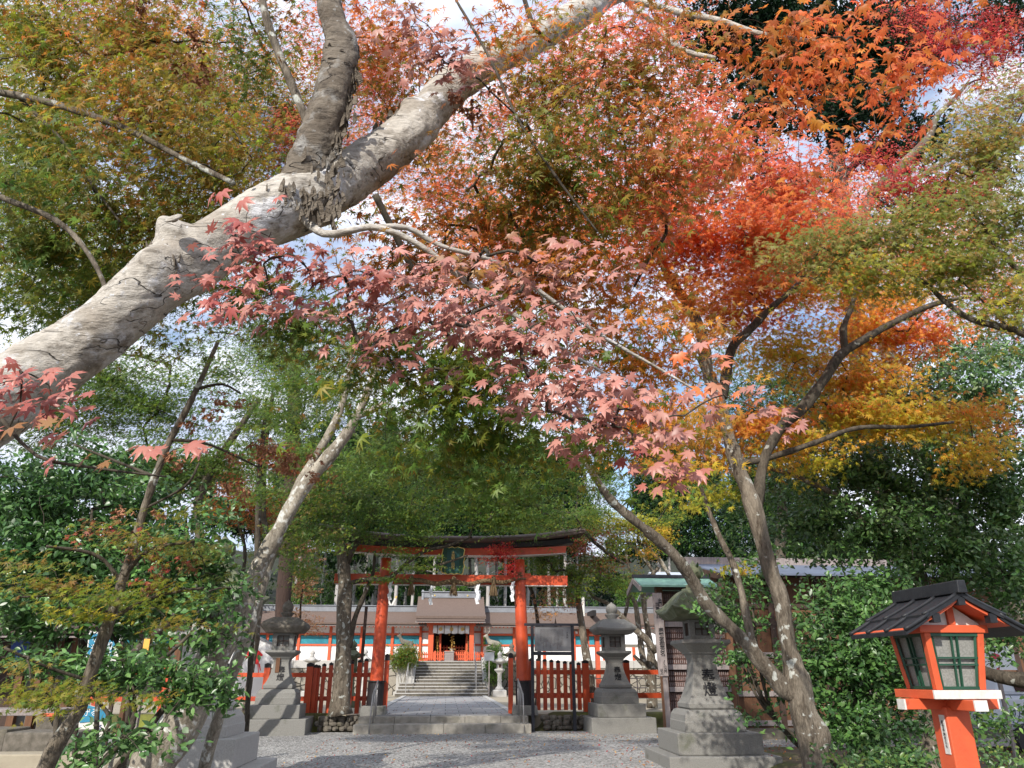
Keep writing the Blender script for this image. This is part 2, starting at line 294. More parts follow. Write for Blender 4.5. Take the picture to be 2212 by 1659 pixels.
class MB:
    def __init__(s): s.v = []; s.f = []; s.mi = []
    def add(s, vs, fs, mi=0):
        n = len(s.v); s.v += [tuple(v) for v in vs]; s.f += [tuple(i+n for i in f) for f in fs]; s.mi += [mi]*len(fs); return s
    def box(s, x0, x1, y0, y1, z0, z1, mi=0, tx=0, ty=0):
        """tx, ty: how far the top is drawn in on each side"""
        vs = [(x0, y0, z0), (x1, y0, z0), (x1, y1, z0), (x0, y1, z0), (x0+tx, y0+ty, z1), (x1-tx, y0+ty, z1), (x1-tx, y1-ty, z1), (x0+tx, y1-ty, z1)]
        return s.add(vs, [(3, 2, 1, 0), (4, 5, 6, 7), (0, 1, 5, 4), (1, 2, 6, 5), (2, 3, 7, 6), (3, 0, 4, 7)], mi)
    def bar(s, a, b, w, h=None, mi=0):
        a = Vector(a); b = Vector(b); h = h or w; d = (b-a).normalized()
        u = d.cross(Vector((0, 0, 1)));
        if u.length < .05: u = Vector((1, 0, 0))
        u.normalize(); v = u.cross(d).normalized(); u *= w/2; v *= h/2
        vs = [a-u-v, a+u-v, a+u+v, a-u+v, b-u-v, b+u-v, b+u+v, b-u+v]
        return s.add(vs, [(0, 1, 2, 3), (7, 6, 5, 4), (0, 4, 5, 1), (1, 5, 6, 2), (2, 6, 7, 3), (3, 7, 4, 0)], mi)
    def tube(s, pts, rs, n=10, mi=0, cap=True):
        vs, fs = tube_arrays(pts, rs, n)
        k = len(pts)
        if cap: fs = fs + [tuple(range(n-1, -1, -1)), tuple((k-1)*n+i for i in range(n))]
        return s.add(vs, fs, mi)
    def lathe(s, prof, n=16, c=(0, 0, 0), mi=0):
        vs = []; fs = []
        for r, z in prof:
            for i in range(n): a = 2*PI*i/n; vs.append((c[0]+r*math.cos(a), c[1]+r*math.sin(a), c[2]+z))
        for j in range(len(prof)-1):
            for i in range(n): a = j*n+i; b = j*n+(i+1) % n; fs.append((a, b, b+n, a+n))
        fs.append(tuple(range(n-1, -1, -1))); fs.append(tuple((len(prof)-1)*n+i for i in range(n)))
        return s.add(vs, fs, mi)
    def sq(s, prof, k=6, lift=None, c=(0, 0, 0), mi=0):
        """loft of square rings: prof = [(half width, z, corner lift)]"""
        vs = []; fs = []; n = 4*k
        for pr in prof:
            hw, z = pr[0], pr[1]; lf = pr[2] if len(pr) > 2 else 0
            for i in range(n):
                e, t = divmod(i, k); t = -1+2*t/k
                x, y = [(t, -1), (1, t), (-t, 1), (-1, -t)][e]
                q = abs(x*y)
                vs.append((c[0]+x*hw, c[1]+y*hw, c[2]+z+lf*q**1.7))
        for j in range(len(prof)-1):
            for i in range(n): a = j*n+i; b = j*n+(i+1) % n; fs.append((a, b, b+n, a+n))
        fs.append(tuple(range(n-1, -1, -1))); fs.append(tuple((len(prof)-1)*n+i for i in range(n)))
        return s.add(vs, fs, mi)
    def build(s, name, m, parent=None, rel=False, smooth=False, bevel=0):
        me = bpy.data.meshes.new(name); me.from_pydata(s.v, [], s.f); me.update()
        if any(s.mi): me.polygons.foreach_set('material_index', s.mi)
        return finish(name, me, m, parent, rel, smooth, bevel)
def tube_arrays(pts, rs, n):
    pts = [Vector(p) for p in pts]; vs = []; fs = []; u = None
    for i, p in enumerate(pts):
        d = (pts[min(i+1, len(pts)-1)]-pts[max(i-1, 0)])
        if d.length < 1e-9: d = Vector((0, 0, 1))
        d.normalize()
        if u is None:
            u = d.cross(Vector((.3, 1, .1))); u.normalize()
        else:
            u = (u-d*u.dot(d)).normalized()
        v = d.cross(u)
        r = rs[i] if hasattr(rs, '__len__') else rs
        for k in range(n):
            a = 2*PI*k/n; vs.append(p+u*(r*math.cos(a))+v*(r*math.sin(a)))
    for i in range(len(pts)-1):
        for k in range(n):
            a = i*n+k; b = i*n+(k+1) % n; fs.append((a, b, b+n, a+n))
    return vs, fs
def spline(P, step):
    """P: list of (Vector, r) -> smoothed list"""
    out_ = []
    for i in range(len(P)-1):
        p0 = P[max(i-1, 0)]; p1 = P[i]; p2 = P[i+1]; p3 = P[min(i+2, len(P)-1)]
        n = max(1, int((p2[0]-p1[0]).length/step))
        for j in range(n):
            t = j/n; t2 = t*t; t3 = t2*t
            q = .5*((2*p1[0])+(p2[0]-p0[0])*t+(2*p0[0]-5*p1[0]+4*p2[0]-p3[0])*t2+(3*p1[0]-p0[0]-3*p2[0]+p3[0])*t3)
            out_.append((q, p1[1]*(1-t)+p2[1]*t))
    out_.append(P[-1]); return out_
def copy_tree(o, parent=None):
    c = o.copy(); col.objects.link(c); c.parent = parent
    for ch in list(o.children): copy_tree(ch, c)
    return c
def text(name, body, m, parent, loc, size, rot=(PI/2, 0, 0), depth=.004, vertical=False, offset=0, spacing=1.0):
    cu = bpy.data.curves.new(name, 'FONT'); cu.body = '\n'.join(body) if vertical else body
    cu.size = size; cu.align_x = 'CENTER'; cu.align_y = 'CENTER'; cu.extrude = depth; cu.space_line = spacing; cu.offset = offset; cu.resolution_u = 4
    tmp = bpy.data.objects.new('tmp', cu); col.objects.link(tmp)
    dg = bpy.context.evaluated_depsgraph_get(); dg.update()
    me = bpy.data.meshes.new_from_object(tmp.evaluated_get(dg)); bpy.data.objects.remove(tmp)
    me.name = name; me.materials.clear(); me.materials.append(m)
    me.transform(Matrix.Translation(loc) @ Matrix.Rotation(rot[2], 4, 'Z') @ Matrix.Rotation(rot[1], 4, 'Y') @ Matrix.Rotation(rot[0], 4, 'X'))
    o = link(bpy.data.objects.new(name, me)); o.parent = parent; return o

# ================================================================== THE GROUND
def sheet(name, x0, x1, y0, y1, z, m, kind='structure', nx=1, ny=1, hf=None):
    xs = np.linspace(x0, x1, nx+1); ys = np.linspace(y0, y1, ny+1); vs = []; fs = []
    for j in ys:
        for i in xs: vs.append((i, j, z+(hf(i, j) if hf else 0)))
    for j in range(ny):
        for i in range(nx): a = j*(nx+1)+i; fs.append((a, a+1, a+nx+2, a+nx+1))
    me = bpy.data.meshes.new(name); me.from_pydata(vs, [], fs); me.update()
    o = finish(name, me, m); tag(o, kind=kind)
    if hf: me.shade_smooth()
    return o
def wob(x, y, s=1.0): return .5*math.sin(x*1.7*s+.3)*math.cos(y*1.3*s)+.3*math.sin(x*4.1*s+y*3.3*s)
sheet('ground', -900, 900, -60, 1500, -.06, M['soil'])
sheet('gravel_court', -16, 22, 5, 23.6, 0, M['gravel'])
# low planted beds on both sides of the court
def bed(name, x0, x1, y0, y1, h, m, edge=.6, nx=50, ny=40):
    def hf(x, y):
        d = min(x-x0, x1-x, y-y0, y1-y); t = max(0, min(1, d/edge)); t = t*t*(3-2*t)
        return -.03+(h+.02)*t+.05*t*wob(x, y)
    return sheet(name, x0, x1, y0, y1, 0, m, nx=nx, ny=ny, hf=hf)
bed('planting_bed_soil', 5.4, 16, 2, 17.2, .14, M['soil'])
bed('planting_bed_soil', -16, -3.2, 2, 10.6, .14, M['soil'])
# raised shrine precinct behind the gate
bed('mossy_bank', -16, -2.75, 23.95, 25.4, .46, M['moss'], .5, 80, 12)
bed('mossy_bank', 2.65, 16, 23.6, 25.4, .46, M['moss'], .6, 80, 12)
g = MB().box(-22, 24, 24.6, 47.6, -.05, .40).build('raised_precinct_ground', M['sand']); tag(g, kind='structure')
g = MB().box(-2.1, 1.95, 23.75, 43.2, .30, .425).build('paved_path', M['pave']); tag(g, kind='structure')
mb = MB()
for x0, x1 in ((-2.32, -2.104), (1.954, 2.17)):
    y = 24.9
    while y < 43: mb.box(x0, x1, y, y+1.48, .3, .46); y += 1.5
g = mb.build('path_kerb', M['stone_light'], bevel=.01); tag(g, kind='structure')
g = MB().box(-24, 26, 47.9, 75, .3, 2.25).build('shrine_terrace_ground', M['sand']); tag(g, kind='structure')
def hillf(x, y): return max(0, (y-60))*.24+1.2*wob(x*.2, y*.2)*min(1, max(0, (y-60)/8))
sheet('forest_hill', -90, 90, 60, 150, 2.2, M['hillm'], nx=60, ny=40, hf=hillf)

# ================================================================== STEPS OF THE GATE
t = thing('stone_steps', 'two low grey stone steps leading up from the gravel to the vermilion gate', 'steps', (0, 22.75, 0))
def slabs(name, x0, x1, y0, y1, z0, z1, n, m, par, seed=1, bevel=.012):
    r = random.Random(seed); mb = MB(); xs = [x0]+sorted(x0+(x1-x0)*(i+r.uniform(-.2, .2))/n for i in range(1, n))+[x1]
    for a, b in zip(xs, xs[1:]): mb.box(a+.004, b-.004, y0+r.uniform(0, .008), y1, z0, z1-r.uniform(0, .006))
    return mb.build(name, m, par, rel=True, bevel=bevel)
slabs('lower_step', -2.52, 2.42, 22.75, 23.4, -.05, .24, 4, M['stone_step'], t, 3)
slabs('upper_step', -2.46, 2.40, 23.4, 23.95, .0, .41, 5, M['stone_step'], t, 5)
# rubble edging beside the steps
def rock(mb, c, r, seed):
    q = random.Random(seed); n = 9; m_ = 6; ph = [q.uniform(0, 6) for _ in range(6)]; vs = []; fs = []
    for j in range(m_+1):
        th = PI*j/m_
        for i in range(n):
            a = 2*PI*i/n; k = 1+.16*math.sin(2*a+ph[0]+th)+.13*math.sin(3*a+ph[1])*math.sin(th*2+ph[2])
            sx = math.sin(th); sx = abs(sx)**.6; cz = math.cos(th); cz = math.copysign(abs(cz)**.7, cz)
            vs.append((c[0]+r[0]*k*sx*math.cos(a), c[1]+r[1]*k*sx*math.sin(a), c[2]+r[2]*cz))
    for j in range(m_):
        for i in range(n): a = j*n+i; b = j*n+(i+1) % n; fs.append((a, b, b+n, a+n))
    mb.add(vs, fs)
def rubble(name, label, x0, x1, y, h, group=None):
    mb = MB(); q = random.Random(int(x0*10)); z = .08; k = 0
    while z < h:
        x = x0+q.uniform(0, .15)
        while x < x1:
            rx = q.uniform(.07, .16); rock(mb, (x+rx, y+z*.35+q.uniform(-.03, .03), z), (rx, .16, q.uniform(.06, .10)), k*7+int(x0*13)); x += rx*1.9; k += 1
        z += .125
    o = mb.build(name, M['stone_brown'], smooth=False); tag(o, label, 'stone edging', group); return o
rubble('rubble_edging', 'low dark rubble stones holding the bank left of the gate steps', -3.75, -2.55, 23.75, .42)
rubble('rubble_edging', 'low rubble stones and moss holding the bank right of the gate steps', 2.75, 4.0, 23.7, .34)

# ================================================================== TORII GATE
TY = 24.5
t = thing('torii_gate', 'large vermilion shrine gate with black roofed lintel over the paved path', 'gate', (.1, TY, .4))
def pil(bx, tx, name='pillar'):
    b = Vector((bx, TY, .45)); e = Vector((tx, TY, 5.0))
    pts = [b.lerp(e, i/12) for i in range(13)]; rs = [.215-.045*(i/12)**.8 for i in range(13)]
    o = MB().tube(pts, rs, 28).build(name, M['verm'], t, rel=True, smooth=True)
    s = MB().tube([b, b.lerp(e, .19)], [.252, .245], 28); s.build('black_sleeve', M['black'], t, rel=True, smooth=False)
    MB().tube([b.lerp(e, .191), b.lerp(e, .199)], [.285, .285], 28).build('sleeve_collar', M['black'], t, rel=True)
    MB().box(bx-.38, bx+.38, TY-.42, TY+.42, .38, .66, tx=.03, ty=.03).build('base_stone', M['stone'], t, rel=True, bevel=.02)
PLB = c2(712, 1400, TY).x; PLT = c2(803, 262, TY).x; PRB = c3(485, 1400, TY).x; PRT = c3(446, 262, TY).x
pil(PLB, PLT); pil(PRB, PRT)
cx = .5*(PLT+PRT)
zn0 = c2(1100, 490, TY-.1).z; zn1 = c2(1100, 410, TY-.1).z
xl = c2(413, 450, TY).x; xr = c3(808, 450, TY).x
MB().box(xl, xr, TY-.10, TY+.10, zn0+.022, zn1).build('tie_beam', M['verm'], t, rel=True, bevel=.006)
MB().box(xl+.03, xr-.03, TY-.102, TY+.102, zn0, zn0+.02).build('tie_beam_edge', M['white_paint'], t, rel=True)
mb = MB()
for px in (PLT, PRT):
    for s_ in (-1, 1): MB().box(px+s_*.27-.09, px+s_*.27+.09, TY-.06, TY+.06, zn1+.003, zn1+.07).build('wedge', M['verm'], t, rel=True)
def lintel(x0, x1, zb, zt, yd, rise, ov, nseg=40, thick_end=0, lean=.0):
    """curved beam: x0..x1, cross-section as (y, z) polygon swept with upward curve"""
    vs = []; fs = []; xm = .5*(x0+x1); hw = .5*(x1-x0)
    for i in range(nseg+1):
        s_ = -1+2*i/nseg; x = xm+hw*s_; dz = rise*abs(s_)**2.6
        e = lean*s_*(1 if abs(s_) > .97 else 0)
        for (y, z, k) in ((-yd, zb, 0), (-yd-ov, zt+thick_end*abs(s_)**3, 1), (yd+ov, zt+thick_end*abs(s_)**3, 1), (yd, zb, 0)):
            vs.append((x+k*lean*s_, TY+y, z+dz))
    for i in range(nseg):
        for k in range(4): a = i*4+k; b = i*4+(k+1) % 4; fs.append((a, a+4, b+4, b))
    fs.append((0, 1, 2, 3)); fs.append((nseg*4+3, nseg*4+2, nseg*4+1, nseg*4))
    return vs, fs
zs0 = c2(900, 264, TY-.2).z; zs1 = c2(900, 205, TY-.2).z; zb1 = c2(900, 163, TY-.35).z; zr1 = c2(900, 108, TY-.6).z
XL = c2(300, 90, TY-.4).x; XR = c3(925, 85, TY-.4).x
v_, f_ = lintel(XL+.55, XR-.55, zs0+.024, zs1, .17, .12, .0, lean=.05); MB().add(v_, f_).build('lintel_beam', M['verm'], t, rel=True)
v_, f_ = lintel(XL+.56, XR-.56, zs0, zs0+.022, .172, .12, .0); MB().add(v_, f_).build('lintel_edge', M['white_paint'], t, rel=True)
v_, f_ = lintel(XL+.28, XR-.28, zs1+.004, zb1, .24, .20, .06, lean=.05, thick_end=.02); MB().add(v_, f_).build('upper_lintel', M['black'], t, rel=True)
# roof of layered bark over the lintel: two slopes
vs = []; fs = []; ns = 44; xm = .5*(XL+XR); hw = .5*(XR-XL)
for i in range(ns+1):
    s_ = -1+2*i/ns; x = xm+hw*s_; dz = .34*abs(s_)**2.4
    for (y, z) in ((-.30, zb1+.004), (-.55, zb1+.01), (-.58, zb1+.10), (-.50, zb1+.15), (-.12, zr1+.06), (.12, zr1+.06), (.50, zb1+.15), (.58, zb1+.10), (.55, zb1+.01), (.30, zb1+.004)): vs.append((x+.06*s_, TY+y, z+dz))
for i in range(ns):
    for k in range(10): a = i*10+k; b = i*10+(k+1) % 10; fs.append((a, a+10, b+10, b))
fs.append(tuple(range(10))); fs.append(tuple(ns*10+k for k in range(9, -1, -1)))
MB().add(vs, fs).build('bark_roof', M['bark_roof_edge'], t, rel=True)
# plaque
pz1 = c2(1300, 208, TY-.3).z; pz0 = c2(1300, 412, TY-.2).z; pxc = c2(1305, 300, TY-.3).x; ph = (pz1-pz0)
pq = MB(); pv = []
for i in range(48):       # scalloped outline
    a = 2*PI*i/48; ca, sa = math.cos(a), math.sin(a)
    k = 1/max(abs(ca), abs(sa)); k = min(k, 1.32); wv = 1+.045*math.sin(6*a*2)
    pv.append((ca*k*.36*wv, sa*k*ph*.5*wv))
vs = [(pxc+x, TY-.32+(.1*(z/ph+.5)*-1)+.0, pz0+ph*.5+z) for x, z in pv]+[(pxc+x, TY-.26-.1*(z/ph+.5), pz0+ph*.5+z) for x, z in pv]
fs = [tuple(range(48)), tuple(range(95, 47, -1))]+[(i, i+48, (i+1) % 48+48, (i+1) % 48) for i in range(48)]
pl = pq.add(vs, fs).build('plaque', M['gold'], t, rel=True)
vs2 = [(pxc+x*.93, TY-.335-.1*(z/ph+.5), pz0+ph*.5+z*.95) for x, z in pv]+[(pxc+x*.93, TY-.30-.1*(z/ph+.5), pz0+ph*.5+z*.95) for x, z in pv]
f2 = MB().add(vs2, fs).build('plaque_frame', M['greenp'], pl); f2.data.transform(Matrix.Translation((-.1, -TY, -.4)))
mb = MB(); 
def pqp(x, z, o): return (pxc+x, TY-.34-o-.1*(z/ph+.5), pz0+ph*.5+z)
a_, b_ = .2, ph*.38
mb.add([pqp(-a_, -b_, .01), pqp(a_, -b_, .01), pqp(a_, b_, .01), pqp(-a_, b_, .01), pqp(-a_, -b_, -.01), pqp(a_, -b_, -.01), pqp(a_, b_, -.01), pqp(-a_, b_, -.01)], [(0, 1, 2, 3), (7, 6, 5, 4), (0, 4, 5, 1), (1, 5, 6, 2), (2, 6, 7, 3), (3, 7, 4, 0)])
f3 = mb.build('plaque_field', mat('plaque_green', (.02, .09, .085), (.018, .07, .07), .5), pl); f3.data.transform(Matrix.Translation((-.1, -TY, -.4)))
text('plaque_lettering', '大原野大明神', M['gold'], pl, Vector((pxc-.1, -.412, pz0+ph*.5-.4)), .115, rot=(PI/2+.13, 0, 0), vertical=True, spacing=.80)
# ---- sacred rope
t = thing('sacred_rope', 'thick twisted straw rope hung under the gate tie beam with tassels and paper streamers', 'rope', (.1, TY-.3, 4))
def ropez(x):
    s_ = (x-PLT)/(PRT-PLT); base = zn0+.06+.12*(2*s_-1)**2+.07*math.cos(s_*PI*8)*.6
    return base
mb = MB()
for st in range(3):
    P_ = []; R_ = []
    for i in range(181):
        s_ = i/180; x = PLT+.02+(PRT-PLT-.04)*s_; r = .052+.012*math.sin(PI*s_); a = s_*2*PI*13+st*2*PI/3
        P_.append((x, TY-.22-.03+math.cos(a)*r*.6, ropez(x)+math.sin(a)*r*.6)); R_.append(r*.62)
    mb.tube(P_, R_, 8)
mb.build('twisted_strand', M['rope'], t, rel=True, smooth=True)
# ends bound round the pillars
for px in (PLT, PRT):
    mb = MB(); mb.tube([(px+.215*math.cos(a_), TY+.215*math.sin(a_), ropez(px)-.02+.02*math.cos(a_)) for a_ in [i*2*PI/24 for i in range(25)]], .03, 7)
    if px == PLT: mb.build('rope_binding', M['rope'], t, rel=True, smooth=True)
for k in range(40):
    a_ = k*2.4; r_ = .13*math.sqrt((k+1)/40); mb.tube([(px-.02+.3*r_*math.cos(a_), TY-.24, zn1-.02+.3*r_*math.sin(a_)), (px-.02+r_*math.cos(a_), TY-.29, zn1-.02+r_*math.sin(a_)*1.2)], [.02, .008], 5)
mb.build('rope_binding', M['rope'], t, rel=True, smooth=True)
for i, xx in enumerate((990, 1310, 1610)):
    x = c2(xx, 500, TY-.25).x; z = ropez(x); mb = MB(); q = random.Random(i)
    mb.lathe([(.02, .16), (.07, .12), (.085, .04), (.06, -.05), (.055, -.10)], 12, (x, TY-.29, z))
    for k in range(46):
        a = q.uniform(0, 6.28); r = math.sqrt(q.random())
        mb.tube([(x+.05*r*math.cos(a), TY-.29+.05*r*math.sin(a), z-.08), (x+.10*r*math.cos(a), TY-.29+.09*r*math.sin(a), z-.26), (x+.15*r*math.cos(a)+q.uniform(-.01, .01), TY-.29+.13*r*math.sin(a), z-.42-q.uniform(0, .05))], [.012, .011, .005], 4, cap=False)
    mb.build('straw_tassel', M['rope'], t, rel=True)
for i, xx in enumerate((830, 1140, 1488, 1752)):
    x = c2(xx, 550, TY-.25).x; z = ropez(x)-.06; mb = MB(); x0 = x-.03
    for k in range(4):
        sx = (-1)**k*.035; zz = z-.14*k
        a = Vector((x+sx-.045, TY-.27-.01*k, zz)); 
        vs = [(x+sx-.05, TY-.27-.012*k, zz), (x+sx+.05, TY-.27-.012*k, zz+.02), (x+sx+.05-(-1)**k*.05, TY-.27-.012*k, zz-.17), (x+sx-.05-(-1)**k*.05, TY-.27-.012*k, zz-.19)]
        vs += [(v[0], v[1]+.003, v[2]) for v in vs]
        mb.add(vs, [(0, 1, 2, 3), (7, 6, 5, 4), (0, 4, 5, 1), (1, 5, 6, 2), (2, 6, 7, 3), (3, 7, 4, 0)])
    mb.build('paper_streamer', M['paper'], t, rel=True)

# ================================================================== FENCES BESIDE THE GATE
def picket(mb, x, w, y, z0, z1, mi_cap=1, th=.07, cap=.09):
    mb.box(x-w/2, x+w/2, y, y+th, z0, z1-cap)
    mb.add([(x-w/2-.002, y-.002, z1-cap+.001), (x+w/2+.002, y-.002, z1-cap+.001), (x+w/2+.002, y+th+.002, z1-cap+.001), (x-w/2-.002, y+th+.002, z1-cap+.001), (x-w/2-.002, y-.002, z1-.035), (x+w/2+.002, y-.002, z1-.035), (x+w/2+.002, y+th+.002, z1-.035), (x-w/2-.002, y+th+.002, z1-.035), (x, y-.002, z1), (x, y+th+.002, z1)],
           [(3, 2, 1, 0), (0, 1, 5, 8, 4), (2, 3, 7, 9, 6), (1, 2, 6, 5), (3, 0, 4, 7), (5, 6, 9, 8), (7, 4, 8, 9)], mi_cap)
VB = [M['verm'], M['black']]
FY = TY+.35
t = thing('picket_fence', 'vermilion picket fence with black caps left of the gate, behind the stone lantern', 'fence', (-4, FY, .4))
for xx, zt, w in ((290, 1092, .12), (330, 1080, .12), (383, 1072, .12), (440, 1068, .12), (492, 1066, .12), (540, 1062, .12), (600, 1052, .13), (650, 1042, .12)):
    mb = MB(); x = c2(xx-10, 1250, FY).x; picket(mb, x, w, FY, .42, c2(xx, zt, FY).z); mb.build('picket', VB, t, rel=True)
mb = MB(); x = c2(800, 1200, FY-.25).x; picket(mb, x, .14, FY-.25, .42, c2(805, 1008, FY-.25).z, th=.14, cap=.2); mb.build('post', VB, t, rel=True)
x = c2(215, 1250, FY-.12).x
mb = MB(); picket(mb, x, .20, FY-.16, .40, c2(220, 1075, FY-.12).z, th=.2, cap=.12); mb.build('post', VB, t, rel=True)
mb = MB(); picket(mb, x+.17, .12, FY-.10, .42, c2(220, 1088, FY-.12).z, th=.14, cap=.1); mb.build('post', VB, t, rel=True)
for xx, yy in ((1638, 985), (1382, 985)):
    x2 = c1(xx, 1000, FY).x; mb = MB(); picket(mb, x2, .17, FY-.14, .35, c1(xx, 878, FY).z, th=.17, cap=.14); mb.build('post', VB, t, rel=True)
XW = -14.5
for za, zb in ((c2(100, 1185, FY).z, c2(100, 1152, FY).z), (c2(100, 1365, FY).z, c2(100, 1330, FY).z)):
    MB().box(XW, x, FY-.09, FY-.03, za, zb).build('rail', M['verm'], t, rel=True)
    MB().box(x+.1, c2(700, 1200, FY).x, FY+.072, FY+.12, za, zb).build('rail', M['verm'], t, rel=True)
for k in range(4):
    x2 = -8.4-1.9*k; mb = MB(); picket(mb, x2, .17, FY-.14, .35, 1.86, th=.17, cap=.14); mb.build('post', VB, t, rel=True)
t = thing('picket_fence', 'vermilion picket fence with black caps right of the gate, behind the dark-framed signboard', 'fence', (4, FY, .4))
mb = MB(); x = c3(383, 1200, FY-.25).x; picket(mb, x, .14, FY-.25, .42, c3(380, 1000, FY-.25).z, th=.14, cap=.16); mb.build('post', VB, t, rel=True)
for xx in (432, 480, 530, 583, 634, 685, 736, 788, 836, 892):
    mb = MB(); picket(mb, c3(xx+8, 1240, FY).x, .12, FY, .50, c3(xx, 1040+(xx-580)*.1 if xx > 580 else 1040, FY).z); mb.build('picket', VB, t, rel=True)
for xx, za, zb, w in ((952, 1440, 1055, .19), (1262, 1300, 1052, .19)):
    mb = MB(); picket(mb, c3(xx, 1240, FY-.15).x, w, FY-.17, .38, c3(xx, zb, FY-.15).z, th=.19, cap=.1); mb.build('post', VB, t, rel=True)
for za, zb in ((1165, 1130), (1345, 1305)):
    a, b = c3(700, za, FY-.1).z, c3(700, zb, FY-.1).z
    MB().box(c3(540, 1200, FY).x, c3(952, 1200, FY).x, FY+.072, FY+.12, a, b).build('rail', M['verm'], t, rel=True)
    MB().box(c3(970, 1200, FY).x, c3(1505, 1200, FY).x, FY-.10, FY-.04, a, b).build('rail', M['verm'], t, rel=True)

# ================================================================== HANDRAILS AT THE GATE STEPS
def handrail(name, label, top, low, fl, fh, sx):
    t = thing(name, label, 'handrail', (fl[0], fl[1], 0), group='handrails at the gate steps')
    mb = MB().tube([fl, low, top, (top[0], top[1], top[2]-.25)], .022, 10); mb.build('rail', M['steel'], t, rel=True, smooth=True)
    for k, s_ in enumerate((.4, .75, 1.0)):
        a = Vector(low).lerp(Vector(top), s_); MB().tube([a, (a[0], a[1], fh)], .017, 8).build('upright', M['steel'], t, rel=True, smooth=True)
handrail('step_handrail', 'slanting steel handrail in front of the left gate pillar', (-2.0, 23.75, 1.36), (-2.05, 22.95, 1.0), (-2.08, 22.72, -.02), .24, 1)
handrail('step_handrail', 'slanting steel handrail in front of the right gate pillar', (2.13, 23.75, 1.40), (2.2, 22.95, 1.0), (2.22, 22.72, -.02), .24, -1)

